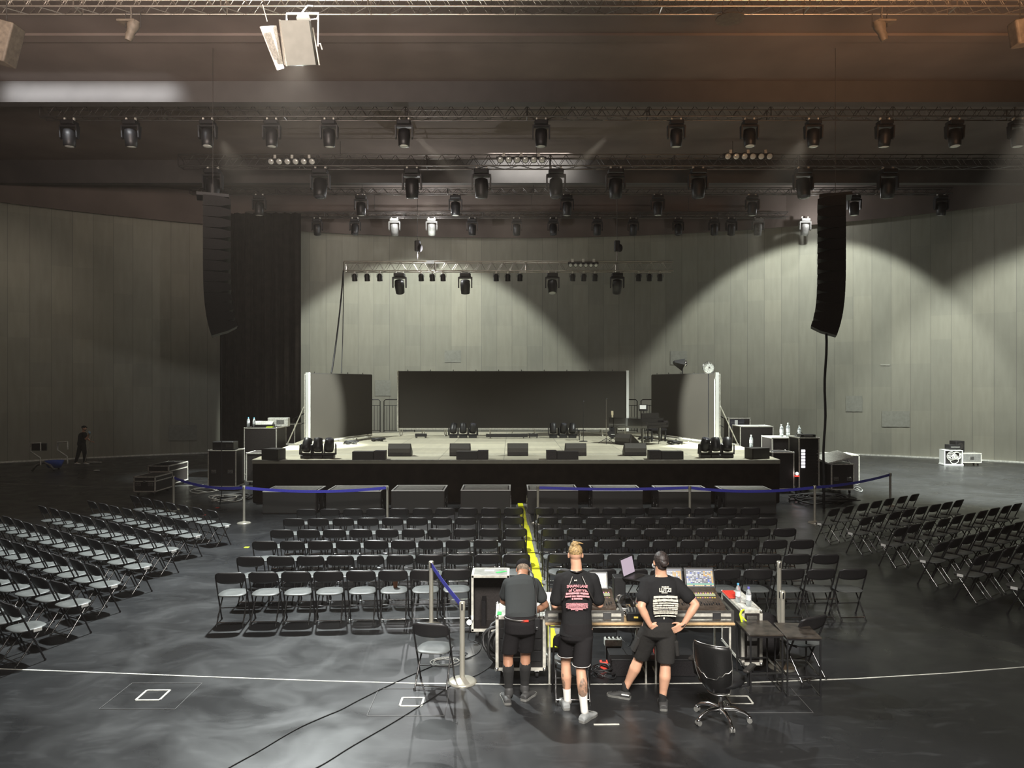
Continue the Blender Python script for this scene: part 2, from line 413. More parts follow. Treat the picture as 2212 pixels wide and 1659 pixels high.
# black masking drape left of the stage
mb = MB(); pts = []
n = 90
for i in range(n+1):
    t = i/n; x = -14.35+3.95*t; y = 36.4+0.10*math.sin(t*52)+0.04*math.sin(t*131)
    pts.append((x, y))
vs = [(x, y, z) for x, y in pts for z in (0.02, 12.0)]+[(x, y+0.03, z) for x, y in pts for z in (0.02, 12.0)]
m_ = 2*(n+1); fs = []
for i in range(n):
    k = 2*i; fs += [(k, k+2, k+3, k+1), (m_+k, m_+k+1, m_+k+3, m_+k+2), (k+1, k+3, m_+k+3, m_+k+1), (k, m_+k, m_+k+2, k+2)]
mb.add(vs, fs, True)
o = mb.build('masking_drape', M_drape); prop(o, 'tall black masking drape hanging floor to ceiling left of the stage', 'drape')

# painted floor lines
def arc_pts(cx, cy, R, a0, a1, n): return [(cx+R*math.sin(a0+(a1-a0)*i/n), cy+R*math.cos(a0+(a1-a0)*i/n)) for i in range(n+1)]
def ribbon(pts, wd, z=0.003, zt=0.002):
    mb = MB(); vs = []
    for i, p in enumerate(pts):
        a = Vector(pts[max(i-1, 0)][:2]); b = Vector(pts[min(i+1, len(pts)-1)][:2]); t = (b-a).normalized(); q = Vector((-t.y, t.x))*wd/2
        for sgn in (-1, 1):
            for zz in (zt-0.001, z): vs.append((p[0]+q.x*sgn, p[1]+q.y*sgn, zz))
    fs = []
    for i in range(len(pts)-1):
        k = 4*i; j = k+4; fs += [(k+1, k+3, j+3, j+1), (k, k+1, j+1, j), (k+3, k+2, j+2, j+3)]
    return mb.add(vs, fs)
fl = [W(x, y) for x, y in ((0, 1445), (220, 1453), (445, 1462), (700, 1471), (890, 1476), (1106, 1478.5), (1350, 1478), (1600, 1475), (1850, 1466), (2050, 1454), (2212, 1441))]
struct('trim_6', ribbon([(p.x, p.y) for p in ([fl[0]+(fl[0]-fl[1])]+fl+[fl[-1]+(fl[-1]-fl[-2])])], 0.022), M_gaff)
bl = [W(x, y) for x, y in ((-60, 1041), (0, 1044), (100, 1048), (200, 1052), (290, 1052.5), (380, 1050), (440, 1047))]
struct('trim_7', ribbon([(p.x, p.y) for p in bl], 0.07), M_lineg)
def frame_quad(cs, wd):
    mb = MB(); n = len(cs)
    for i in range(n):
        r = ribbon([cs[i], cs[(i+1) % n]], wd, 0.004+0.0006*i); mb.add(r.v, r.f)
    return mb
def square(name, cx, cy, sx, sy, rz, wd, label, m=M_gaff):
    R = Matrix.Rotation(rz, 2); cs = [Vector((cx, cy))+R @ Vector((a*sx/2, b*sy/2)) for a, b in ((-1, -1), (1, -1), (1, 1), (-1, 1))]
    o = frame_quad(cs, wd).build(name, m); prop(o, label, 'floor marking'); return o
p = W(331, 1501.5); square('taped_square', p.x, p.y, 0.27, 0.27, 0.02, 0.026, 'white taped square outline on the floor at lower left')
p = W(890, 1516); square('taped_square', p.x, p.y, 0.245, 0.22, 0, 0.024, 'white taped square outline on the floor below the lone folding chair')
p = W(1597, 1512); square('taped_square', p.x, p.y, 0.25, 0.20, 0, 0.022, 'white taped square outline on the floor behind the office chair')
mb = MB()
for cx, cy in ((330, 1503), (886, 1516), (1650, 1510)):
    p = W(cx, cy); R = 0.42
    q = frame_quad([(p.x-R, p.y-R*0.85), (p.x+R, p.y-R*0.85), (p.x+R, p.y+R*0.85), (p.x-R, p.y+R*0.85)], 0.006); mb.add(q.v, q.f)
struct('trim_8', mb, M_line2)
# ---------------------------------------------------------------- the stage
ST = 1.3
deck = [(-7.9, 22.5), (8.15, 22.5), (8.9, 33.8), (4.3, 35.6), (-4.3, 35.6), (-8.9, 33.8)]
t = thing('stage', 'raised concert stage with pale deck and black skirt', 'stage', (0, 22.5, 0))
o = MB().prism(deck, ST-0.12, ST).build('deck', M_stage, t, t.location); set_uv(o, lambda p: (p.x+0.25, p.y))
sk = [(x*0.998, y+0.02 if y < 30 else y-0.02) for x, y in deck]
MB().prism(sk, 0.0, ST-0.06).build('skirt', M_drape, t, t.location)
mb = MB(); mb.box((0.1, 22.485, ST-0.012), (16.0, 0.02, 0.02)); mb.build('edge_strip', M_lineg, t, t.location)
mb = MB(); mb.box((0.1, 24.1, ST+0.002), (14.6, 0.05, 0.004)); mb.build('white_line', M_gaff, t, t.location)
# ---------------------------------------------------------------- led walls
def led_wall(name, a, b, z0, z1, label, ends):
    a = Vector((*a, 0)); b = Vector((*b, 0)); d = (b-a); Lx = d.length; ang = math.atan2(d.y, d.x)
    t = thing(name, label, 'screen', ((a+b)/2).to_tuple()[:2]+(ST,), ang)
    n = max(2, round(Lx/1.0))
    mb = MB(); mb.box((0, 0.05, (z0+z1)/2-ST), (Lx, 0.10, z1-z0)); mb.build('screen_panel', M_led, t)
    mb = MB()
    for i in range(n+1):
        x = -Lx/2+0.03+(Lx-0.06)*i/n
        mb.box((x, 0.2, (z1-ST)/2), (0.05, 0.05, z1-ST)); mb.box((x, 0.55, 0.03), (0.05, 1.0, 0.05))
        mb.tube([(x, 1.0, 0.05), (x, 0.22, 1.5)], 0.02, 6)
    mb.build('support_frame', M_alud, t)
    mb = MB(); mb.box((0, 0.03, z0-ST-0.05), (Lx, 0.06, 0.05)); mb.build('bottom_rail', M_alud, t)
    mb = MB(); mb.box((0, 0.06, z1-ST+0.015), (Lx, 0.07, 0.03))
    for i in range(n): mb.tube([(-Lx/2+(i+0.4)*Lx/n, 0.06, z1-ST+0.02), (-Lx/2+(i+0.4)*Lx/n, 0.06, z1-ST+0.09)], 0.018, 6)
    mb.build('top_rail', M_trussb, t)
    for e, wd, mm in ends:
        MB().box((e*(Lx/2+wd/2), 0.02, (z0+z1)/2-ST-0.05), (wd, 0.14, z1-z0+0.2)).build('edge_trim', mm, t)  # white ends put the light on the frame sides into the colour
    return t
led_wall('video_screen', (-4.98, 32.5), (5.01, 32.5), 1.68, 4.14, 'wide dark video wall across the back of the stage', [(1, 0.11, M_white), (-1, 0.05, M_alud)])
led_wall('video_screen', (-7.56, 27.6), (-5.98, 31.7), 1.47, 3.98, 'angled dark video wall on the left side of the stage', [(-1, 0.09, M_white)])
led_wall('video_screen', (6.02, 32.0), (7.55, 27.5), 1.47, 3.98, 'angled dark video wall on the right side of the stage', [(1, 0.09, M_white)])
# ---------------------------------------------------------------- subwoofers on the floor
subs = [(567, 683, 1062), (704, 823, 1061), (845, 960, 1060), (995, 1103, 1059), (1139, 1249, 1059), (1280, 1388.5, 1060), (1423, 1536, 1061), (1567, 1677, 1062)]
for i, (x0, x1, yt) in enumerate(subs):
    a = D(x0, yt, 20.5); b = D(x1, yt, 20.5); wd = b.x-a.x; zt = a.z
    t = thing('subwoofer', f'black subwoofer cabinet on the floor below the stage, {from_left(i, 8)}', 'speaker', ((a.x+b.x)/2, 20.5, 0), 0, 'subwoofers along the stage front')
    MB().box((0, 0.55, zt/2), (wd, 1.08, zt-0.02)).build('cabinet', M_case, t)
    MB().box((0, 0.0, zt/2), (wd-0.05, 0.03, zt-0.07)).build('grille', M_grille, t)
    MB().box((0, 0.55, zt-0.004), (wd-0.16, 0.90, 0.02)).build('top_panel', M_subtop, t)
    mb = MB(); e = 0.035
    mb.box((0, 0.02, zt-0.002), (wd, e, 0.022)); mb.box((0, 1.07, zt-0.002), (wd, e, 0.022))
    mb.box((-wd/2+0.02, 0.545, zt-0.002), (e, 1.05, 0.022)); mb.box((wd/2-0.02, 0.545, zt-0.002), (e, 1.05, 0.022))
    mb.build('top_edge', M_white, t)
    for sx in (-1, 1):
        for yy in (0.3, 0.8):
            MB().box((sx*wd/2, yy, zt*0.55), (0.02, 0.16, 0.10)).build('handle', M_chrome, t); MB().box((sx*wd/2, yy, zt*0.25), (0.02, 0.05, 0.16)).build('latch', M_chrome, t)

# ---------------------------------------------------------------- folding chairs
def make_chair():
    t = thing('folding_chair', 'x', 'chair')
    # seat: rounded, slightly dished plastic
    mb = MB(); out = []
    ns = 28
    for i in range(ns):
        a = 2*PI*i/ns; ca, sa = math.cos(a), math.sin(a)
        x = 0.205*math.copysign(abs(ca)**0.55, ca); y = 0.205*math.copysign(abs(sa)**0.62, sa)
        if sa > 0: x *= 1-0.18*sa
        out.append((x, y+0.02))
    vs = [(x, y, 0.430) for x, y in out]+[(x*1.01, y*1.01, 0.437) for x, y in out]+[(x*0.97, y*0.97, 0.446) for x, y in out]+[(x*0.5, y*0.5, 0.438) for x, y in out]+[(0, 0.02, 0.436)]
    fs = []
    for k in range(3):
        for i in range(ns):
            j = (i+1) % ns; fs.append((k*ns+i, k*ns+j, (k+1)*ns+j, (k+1)*ns+i))
    fs += [(3*ns+i, 3*ns+(i+1) % ns, 4*ns) for i in range(ns)]; fs.append(tuple(reversed(range(ns))))
    mb.add(vs, fs, True); mb.build('seat', M_seat, t)
    # line of the front leg / back tube: top (y=-0.20,z=0.79) -> foot (y=0.15,z=0)
    yl = lambda z: 0.15-0.35*z/0.79
    mb = MB(); pts = []; r = 0.07; hw = 0.213
    pts.append((-hw, yl(0.42), 0.42)); pts.append((-hw, yl(0.79-r), 0.79-r))
    for k in range(1, 5): a = PI-k*PI/2/5; pts.append((-hw+r+r*math.cos(a), yl(0.79-r+r*math.sin(a)), 0.79-r+r*math.sin(a)))
    pts.append((-hw+r, yl(0.79), 0.79)); pts += [(-p[0], p[1], p[2]) for p in reversed(pts)]
    mb.tube(pts, 0.0115, 8); mb.build('back_frame', M_tube, t)
    # backrest: curved plastic wrapped round the tube
    mb = MB(); nx, nz = 14, 6; vs = []
    for side in (0, 1):
        for j in range(nz+1):
            for i in range(nx+1):
                u = -1+2*i/nx; top = 0.800-0.030*max(0, abs(u)-0.72)/0.28; bot = 0.635-0.022*(1-u*u)+0.02*max(0, abs(u)-0.8)/0.2
                z = bot+(top-bot)*j/nz; bulge = 0.028*(1-u*u)
                y = yl(min(z, 0.79))-bulge*0.9+(0.010 if side else -0.010)+(-0.004 if j == nz and not side else 0)
                vs.append((u*0.212, y, z))
    q = (nx+1)*(nz+1); fs = []
    for j in range(nz):
        for i in range(nx):
            k = j*(nx+1)+i; fs.append((k, k+1, k+nx+2, k+nx+1)); fs.append((q+k, q+k+nx+1, q+k+nx+2, q+k+1))
    for i in range(nx):
        k = nz*(nx+1)+i; fs.append((k, k+1, q+k+1, q+k)); fs.append((i, q+i, q+i+1, i+1))
    for j in range(nz):
        k = j*(nx+1); fs.append((k, k+nx+1, q+k+nx+1, q+k)); k += nx; fs.append((k, q+k, q+k+nx+1, k+nx+1))
    mb.add(vs, fs, True); mb.build('backrest', M_back, t)
    for sx in (-1, 1):
        mb = MB(); mb.tube([(sx*hw, yl(0.42), 0.42), (sx*hw, yl(0.02), 0.02)], 0.0115, 8); mb.lathe([(0.015, 0), (0.015, 0.03)], (sx*hw, yl(0.012), 0), 8)
        mb.build('leg', M_tube, t)
    for sx in (-1, 1):
        mb = MB(); mb.tube([(sx*0.175, 0.12, 0.425), (sx*0.185, -0.02, 0.24), (sx*0.19, -0.185, 0.02)], 0.0105, 8); mb.lathe([(0.015, 0), (0.015, 0.03)], (sx*0.19, -0.195, 0), 8)
        mb.tube([(sx*0.19, -0.08, 0.155), (sx*0.19, -0.125, 0.10)], 0.0135, 8)
        mb.build('leg', M_chrome if True else M_tube, t)
    MB().tube([(-hw, yl(0.20), 0.20), (hw, yl(0.20), 0.20)], 0.008, 6).build('stretcher', M_tube, t)
    MB().tube([(-0.19, -0.165, 0.045), (0.19, -0.165, 0.045)], 0.009, 6).build('stretcher', M_chrome, t)
    mb = MB(); mb.tube([(-0.2, 0.0, 0.428), (0.2, 0.0, 0.428)], 0.008, 6)
    for sx in (-1, 1): mb.box((sx*0.19, 0.03, 0.422), (0.012, 0.26, 0.014))
    mb.build('seat_bracket', M_tube, t)
    return t
M_legb = mat('satin_dark_metal', (0.16, 0.16, 0.16), 0.2, 0.9)
chair0 = make_chair()
for c in kids(chair0):
    if c.name.startswith('leg') and c.data.materials[0] == M_chrome: c.data.materials[0] = M_legb
REC = tree(chair0)
cut = [True]
tag_mesh = None
def put_chair(x, y, rz, label, group, tag=0):
    global tag_mesh
    if cut[0]: o = chair0; cut[0] = False
    else: o = copy_tree(REC)
    o.location = (x, y, 0); o.rotation_euler = (0, 0, rz); o['label'] = label
    if group: o['group'] = group
    if tag:
        if tag_mesh is None:
            tg = MB().rbox((0, 0, 0), (0.012, 0.10, 0.045), 0.005).build('seat_tag', M_white, o); tag_mesh = tg.data
        else:
            tg = bpy.data.objects.new('seat_tag', tag_mesh); COL.objects.link(tg); tg.parent = o
        tg.location = (tag*0.226, 0.05, 0.43); tg['label'] = 'white plastic tag'
    return o
ZT = 0.80
def top_to_floor(px, py, rz):
    p = W(px, py, ZT); off = Matrix.Rotation(rz, 2) @ Vector((0, -0.20)); return p.x-off.x, p.y-off.y
def interp(y0, y1, i, n): return y0+(y1-y0)*i/max(1, n-1)
RANK = ['front', 'second', 'third', 'fourth', 'fifth', 'back']
ROW6 = ['in the front row', 'in the second row', 'in the third row', 'in the fourth row', 'in the fifth row', 'in the back row']
# centre block left of the yellow ramp (front row first)
CL = [([661, 712, 762, 812, 862, 912.5, 961.5, 1011, 1060.5, 1110], 1099.5, 1096),
      ([633.4, 686.4, 740.8, 794.5, 847.6, 900.6, 953.7, 1006.4, 1058.5, 1109.6], 1119.7, 1116),
      ([608, 665.3, 721.9, 778.5, 835.5, 892.2, 948.8, 1004.1, 1059.8, 1114.2], 1144, 1141),
      ([570.5, 630.4, 691, 751.2, 811.4, 871, 929.9, 989.2, 1049.4, 1109.3], 1168.6, 1165),
      ([539.3, 605, 669.9, 734.6, 799.7, 863.8, 928.3, 991.8, 1054.6, 1116.4], 1202, 1195.6),
      ([496, 567.6, 638.6, 708.5, 778.9, 848.5, 916.9, 986.2, 1054], 1236.5, 1228)]
CR = [([1175.4, 1224, 1273.7, 1323, 1372.5, 1422.2, 1472.4, 1521.8, 1572, 1622], 1096, 1096),
      ([1183.3, 1235.8, 1288.8, 1341.2, 1394, 1446.8, 1500, 1551, 1604.2, 1657.5], 1116, 1117.5),
      ([1193.6, 1249.3, 1305, 1361, 1416.8, 1472.3, 1528.4, 1585.4, 1641.4, 1696.5], 1141, 1140.5),
      ([1198.7, 1258.7, 1318.6, 1377.2, 1437.4, 1497.5, 1557, 1615.8, 1676.5, 1734.4], 1165, 1165.4),
      ([1212, 1277, 1341.5, 1406, 1470.6, 1534, 1596.8, 1660.4, 1723, 1785.7], 1194.8, 1196.5),
      ([1233, 1301, 1369, 1437, 1505, 1571, 1639.5, 1709, 1776, 1844.5], 1229, 1228)]
for nm, blk in (('left centre block', CL), ('right centre block', CR)):
    for r, (xs, y0, y1) in enumerate(blk):
        a = W(xs[0], y0, ZT); b = W(xs[-1], y1, ZT); rz = math.atan2(b.y-a.y, b.x-a.x)
        if nm[0] == 'r': rz = 0.012*(r-2)
        for i, x in enumerate(xs):
            py = y0+(y1-y0)*(x-xs[0])/(xs[-1]-xs[0])
            q = rz+random.uniform(-0.03, 0.03)
            cx, cy = top_to_floor(x, py, q)
            put_chair(cx, cy, q, f'black folding chair {from_left(i, len(xs))} {ROW6[r]}, {nm}', f'folding chairs in the {nm}')
# side blocks: rows run away from the aisle; (aisle chair px, far chair px, chairs between them, chairs beyond the frame)
SL = [((455.6, 1102.2), (290, 1071), 7, 0), ((390.5, 1122.5), (196.6, 1082.4), 8, 0), ((335, 1150.3), (90.9, 1092.5), 10, 0),
      ((270, 1183), (12, 1115.6), 10, 2), ((195, 1218.7), (9.5, 1164.4), 7, 2), ((125, 1255.7), (-4, 1226), 4, 2), ((17, 1302.7), (-28, 1288), 2, 1)]
SR = [((1804, 1098), (1976.9, 1067), 7, 0), ((1872.3, 1116.2), (2075, 1079.8), 8, 0), ((1947, 1138.6), (2199, 1087.3), 10, 0),
      ((2037, 1170), (2204, 1127), 7, 2), ((2124, 1197.5), (2208.6, 1174), 4, 2), ((2246, 1222), (2275, 1213), 2, 0)]
ROWS7 = ['nearest the stage', 'second from the stage', 'third from the stage', 'fourth from the stage', 'fifth from the stage', 'sixth from the stage', 'furthest from the stage']
for nm, blk, sg in (('left side block', SL, -1), ('right side block', SR, 1)):
    for r, (pa, pb, nv, ne) in enumerate(blk):
        A = W(pa[0], pa[1], ZT); B = W(pb[0], pb[1], ZT); d = (B-A)/(nv-1); n = nv+ne
        if d.length < 0.5: d = d.normalized()*0.52
        rz0 = math.atan2(d.y*-sg if False else (-d.y if sg < 0 else d.y), abs(d.x))
        for i in range(n):
            pos = A+d*i+Vector((random.uniform(-.012, .012), random.uniform(-.012, .012), 0))
            rz = rz0+random.uniform(-0.03, 0.03)
            k = i
            off = Matrix.Rotation(rz, 2) @ Vector((0, -0.20)); cx, cy = pos.x-off.x, pos.y-off.y
            where = 'aisle-end' if k == 0 else ORD[k]+' from aisle'
            rw = ROWS7[-1] if r == len(blk)-1 else ROWS7[r]
            put_chair(cx, cy, rz, f'black folding chair {where}, {nm}, row {rw}', f'folding chairs in the {nm}', (-sg if k == 0 else 0))
# ---------------------------------------------------------------- things on the stage
def wedge(px0, px1, pyb, label, rz=0.0, depth=0.46, ht=0.40):
    a = W(px0, pyb, ST); b = W(px1, pyb, ST); wd = b.x-a.x
    t = thing('stage_monitor', label, 'speaker', ((a.x+b.x)/2, a.y, ST), rz, 'floor monitors on the stage')
    M = Matrix.Rotation(PI/2, 4, 'Y') @ Matrix.Rotation(PI/2, 4, 'Z')
    # profile in (y,z): face leans away from the audience, back is low
    prof = [(0.0, 0.02), (0.02, ht*0.62), (0.09, ht), (depth, 0.12), (depth, 0.0), (0.05, 0.0)]
    mb = MB(); n = len(prof)
    vs = [(-wd/2, y, z) for y, z in prof]+[(wd/2, y, z) for y, z in prof]
    fs = [tuple(range(n)), tuple(reversed(range(n, 2*n)))]+[(i, n+i, n+(i+1) % n, (i+1) % n) for i in range(n)]
    mb.add(vs, fs); mb.build('cabinet', M_case, t)
    mb = MB(); y0, z0, y1, z1 = 0.012, ht*0.30, 0.018, ht*0.62
    mb.add([(-wd/2+0.02, -0.012, z0), (wd/2-0.02, -0.012, z0), (wd/2-0.02, 0.010, z1), (-wd/2+0.02, 0.010, z1), (wd/2-0.02, 0.085, ht+0.003), (-wd/2+0.02, 0.085, ht+0.003)],
           [(0, 1, 2, 3), (3, 2, 4, 5)]); mb.build('grille', M_wedge, t)
    mb = MB(); mb.box((wd*0.1, -0.004, ht*0.17), (0.09, 0.01, 0.05)); mb.build('connector_plate', M_black, t)
    return t
for px0, px1, yb, lb in ((838, 887, 986, 'grey floor monitor wedge behind the leftmost small front speaker pair'),
                         (971, 1016, 985.5, 'grey floor monitor wedge second from left on the stage'),
                         (1096, 1141, 985, 'grey floor monitor wedge at the centre of the stage edge'),
                         (1221, 1267, 985, 'grey floor monitor wedge fourth from left on the stage'),
                         (1349, 1397, 985, 'grey floor monitor wedge in front of the grand piano')):
    wedge(px0, px1, yb, lb)
wedge(1322, 1366, 961, 'grey floor monitor wedge turned sideways beside the piano', -0.9, 0.5, 0.42)
def front_fill(segs, yb, label):
    a = W(segs[0], yb, ST); e = W(segs[-1], yb, ST)
    t = thing('front_fill_speaker', label, 'speaker', ((a.x+e.x)/2, a.y, ST), 0, 'small speakers along the stage edge')
    for i in range(len(segs)-1):
        u = W(segs[i], yb, ST).x-t.location.x; v = W(segs[i+1], yb, ST).x-t.location.x
        big = (v-u) > 0.5; h = 0.245 if big else 0.27
        mb = MB(); mb.box(((u+v)/2, 0.17, h/2), (v-u-0.015, 0.34, h)); mb.build('cabinet', M_case, t)
        mb = MB(); mb.box(((u+v)/2, -0.004, h/2), (v-u-0.05, 0.012, h-0.03)); mb.build('grille', M_grille if big else M_case, t)
front_fill([760, 807, 832], 993.3, 'low black speaker pair on the stage edge, leftmost of the four pairs')
front_fill([985, 1031, 1055], 992.8, 'low black speaker pair on the stage edge, second from left')
front_fill([1180, 1203, 1250], 992.8, 'low black speaker pair on the stage edge, third from left')
front_fill([1402, 1429, 1477], 992.6, 'low black speaker pair on the stage edge, rightmost of the four pairs')
def corner_spk(x0, x1, yb, rz, label):
    a = W(x0, yb, ST); b = W(x1, yb, ST); wd = b.x-a.x
    t = thing('stage_edge_speaker', label, 'speaker', ((a.x+b.x)/2, a.y+0.05, ST), rz)
    MB().prism([(-wd/2, 0), (wd/2, 0), (wd/2*0.8, 0.45), (-wd/2*0.8, 0.45)], 0, 0.33).build('cabinet', M_case, t)
    MB().box((0, -0.008, 0.165), (wd-0.06, 0.012, 0.27)).build('grille', M_grille, t)
corner_spk(560, 603, 994, -0.35, 'black trapezoid speaker on the left front corner of the stage')
corner_spk(1622, 1668, 992, 0.35, 'black trapezoid speaker on the right front corner of the stage')

def moving_head(tilt=0.0, pan=0.0, s=1.0, hang=True, lens=None, m=None):
    """built at origin: hangs below z=0, or stands on z=0"""
    t = thing('moving_head_light', 'x', 'stage light')
    k = -1 if hang else 1; m = m or M_black
    mb = MB(); mb.rbox((0, 0, k*0.06*s), (0.36*s, 0.30*s, 0.11*s), 0.03*s); mb.build('base', m, t)
    R = Matrix.Rotation(pan, 4, 'Z')
    mb = MB(); mb.rbox((0, 0, k*0.145*s), (0.42*s, 0.16*s, 0.06*s), 0.02*s, R)
    for sx in (-1, 1): mb.prism([(-0.09*s, 0.13*s), (0.09*s, 0.13*s), (0.06*s, 0.45*s), (0, 0.49*s), (-0.06*s, 0.45*s)], sx*0.20*s, sx*0.235*s, R @ Matrix.Diagonal((1, 1, k, 1)) @ Matrix(((0, 0, 1, 0), (1, 0, 0, 0), (0, 1, 0, 0), (0, 0, 0, 1))))
    mb.build('yoke', m, t)
    T = R @ Matrix.Translation((0, 0, k*0.41*s)) @ Matrix.Rotation(tilt, 4, 'X') @ Matrix.Diagonal((1, 1, k, 1))
    mb = MB(); mb.lathe([(0.08*s, -0.20*s), (0.15*s, -0.17*s), (0.165*s, -0.02*s), (0.155*s, 0.12*s), (0.145*s, 0.26*s), (0.125*s, 0.27*s)], (0, 0, 0), 16, T)
    h = mb.build('head', m, t)
    mb = MB(); mb.ball((0, 0, 0.262*s), (0.125*s, 0.125*s, 0.03*s), 12, T); l = mb.build('lens', lens or M_lens, h)
    if hang:
        mb = MB()
        for sx in (-1, 1): mb.box((sx*0.12*s, 0, 0.035*s), (0.04*s, 0.05*s, 0.10*s))
        mb.build('clamp', M_alud, t)
    return t
FIX = {}
def fixture(key, loc, label, group=None, **kw):
    if key not in FIX:
        o = moving_head(**kw); FIX[key] = tree(o)
    else: o = copy_tree(FIX[key])
    o.location = loc; o['label'] = label
    if group: o['group'] = group
    return o
for i, x in enumerate((662.5, 687, 711)):
    p = W(x, 990, ST); fixture(f'st{i}', p, f'black moving head light at the left stage edge, {from_left(i, 3)} of three', 'moving heads on the left stage edge', hang=False, s=0.92, tilt=(-0.5, -0.2, 0.35)[i], pan=0.3*i-0.2, lens=M_lensd)
for i, x in enumerate((1522.5, 1546, 1571)):
    p = W(x, 988.5, ST); fixture(f'st{2-i}', p, f'black moving head light at the right stage edge, {from_left(i, 3)} of three', 'moving heads on the right stage edge', hang=False)
for j, (xs, nm) in enumerate((((979.5, 1000.5, 1021.5), 'left'), ((1195, 1216.5, 1236.5), 'right'))):
    for i, x in enumerate(xs):
        p = D(x, 940, 31.6); fixture(f'st{(i+j)%3}', (p.x, 31.6, ST), f'black moving head light below the wide video wall, {from_left(i, 3)} of the {nm} three', 'moving heads below the wide video wall', hang=False)
# low batten and cable clutter below the wide screen
def batten(x0, x1, y, label, m=M_black):
    a = D(x0, 940, y); b = D(x1, 940, y); t = thing('light_batten', label, 'stage light', ((a.x+b.x)/2, y, ST))
    wd = b.x-a.x
    MB().rbox((0, 0, 0.12), (wd, 0.16, 0.13), 0.02).build('housing', m, t)
    mb = MB()
    for sx in (-1, 1): mb.box((sx*wd*0.4, 0, 0.03), (0.05, 0.26, 0.06))
    mb.build('foot', M_trussb, t)
    n = max(2, int(wd/0.25)); mb = MB()
    for i in range(n): mb.lathe([(0.045, 0), (0.045, 0.01)], (-wd/2+(i+0.5)*wd/n, 0, 0.186), 10)
    mb.build('lens_row', M_lens, t); return t
batten(1050, 1140, 31.4, 'long low light batten below the middle of the wide video wall')
batten(1142, 1162, 31.6, 'short low light batten right of the long one below the video wall')
batten(897, 922, 31.6, 'short low light batten near the left end of the wide video wall')
# grand piano
def grand_piano():
    t = thing('grand_piano', 'glossy black grand piano at the right of the stage', 'piano', (5.32, 28.0, ST), 0.0)
    body = [(-0.75, 0.0), (0.80, 0.0), (0.80, 0.55), (0.70, 0.9), (0.45, 1.25), (0.1, 1.55), (-0.2, 1.95), (-0.45, 2.05), (-0.75, 1.95)]
    # tail points left and a little away from the audience
    R = Matrix.Rotation(math.radians(42), 4, 'Z') @ Matrix.Diagonal((0.84, 0.84, 1, 1))
    mb = MB(); mb.prism(body, 0.64, 0.98, R); mb.build('case', M_piano, t)
    mb = MB(); mb.prism([(x*1.01, y*1.01) for x, y in body], 0.985, 1.005, R); mb.build('lid', M_piano, t)
    mb = MB(); mb.box((0.02, -0.13, 0.70), (1.45, 0.28, 0.10), R); mb.box((-0.76+0.05, -0.12, 0.78), (0.08, 0.30, 0.24), R); mb.box((0.77, -0.12, 0.78), (0.08, 0.30, 0.24), R); mb.build('keyslip', M_piano, t)
    MB().box((0.02, -0.13, 0.80), (1.36, 0.24, 0.09), R).build('fallboard', M_piano, t)
    mb = MB(); mb.prism([(-0.62, 0.12), (0.62, 0.12), (0.62, 0.15), (-0.62, 0.15)], 1.0, 1.20, R); mb.build('music_desk', M_piano, t)
    for x, y in ((-0.62, 0.1), (0.66, 0.12), (-0.45, 1.75)):
        mb = MB(); q = R @ Vector((x, y, 0)); mb.tube([(q.x, q.y, 0.64), (q.x, q.y, 0.45), (q.x, q.y, 0.09)], [0.075, 0.055, 0.035], 8)
        l = mb.build('leg', M_piano, t); MB().lathe([(0.045, 0), (0.045, 0.09)], (q.x, q.y, 0), 10).build('caster', M_chrome, l)
    mb = MB(); q = R @ Vector((0, 0.35, 0))
    for d in (-0.07, 0.07): mb.tube([(q.x+d, q.y, 0.64), (q.x+d*0.5, q.y, 0.14)], 0.015, 6)
    mb.box((q.x, q.y, 0.12), (0.22, 0.14, 0.09)); mb.build('pedal_lyre', M_piano, t)
    return t
grand_piano()
t = thing('piano_bench', 'black piano bench tucked beside the grand piano', 'bench', (5.80, 29.7, ST), 0.4)
MB().rbox((0, 0, 0.47), (0.75, 0.38, 0.08), 0.03).build('seat', M_fabric, t)
for sx in (-1, 1):
    for sy in (-1, 1): MB().box((sx*0.32, sy*0.14, 0.215), (0.05, 0.05, 0.43)).build('leg', M_black, t)
# music stand with a white sheet behind the piano
t = thing('music_stand', 'black music stand behind the grand piano', 'stand', (5.35, 30.2, ST))
MB().tube([(0, 0, 0.05), (0, 0, 1.25)], 0.014, 8).build('pole', M_black, t)
MB().box((0, 0, 1.33), (0.36, 0.03, 0.26), Matrix.Rotation(0.0, 4, 'X')).build('desk', M_black, t)
mb = MB()
for k in range(3): mb.tube([(0, 0, 0.16), (0.28*math.cos(2.1*k), 0.28*math.sin(2.1*k), 0.01)], 0.01, 6)
mb.build('tripod', M_black, t)
o = MB().box((5.33, 30.165, ST+1.36), (0.26, 0.012, 0.16)).build('sheet_music', M_white); prop(o, 'white sheet of music on the stand behind the grand piano', 'paper')
# guitar on its stand
t = thing('acoustic_guitar', 'dark bodied acoustic guitar standing upright left of the grand piano', 'guitar', (4.02, 29.6, ST), 0.0)
R = Matrix.Rotation(-0.13, 4, 'X')
def gpoly(n=36):
    o = []
    for i in range(n):
        a = 2*PI*i/n; z = math.cos(a); wdt = math.sin(a)
        r = 0.205 if z < 0 else 0.155
        x = wdt*r*(1-0.28*math.exp(-((z-0.18)/0.22)**2)); o.append((x, 0.26*z))
    return o
RX = Matrix.Rotation(PI/2, 4, 'X')
mb = MB(); mb.prism(gpoly(), -0.05, 0.05, R @ Matrix.Translation((0, 0, 0.40)) @ RX); mb.build('body', M_blackm, t)
mb = MB(); mb.box((0, -0.065, 0.83), (0.055, 0.03, 0.48), R); mb.build('neck', M_neck, t)
mb = MB(); mb.box((0, -0.05, 1.14), (0.085, 0.025, 0.17), R); hd = mb.build('headstock', M_neck, t)
mb = MB()
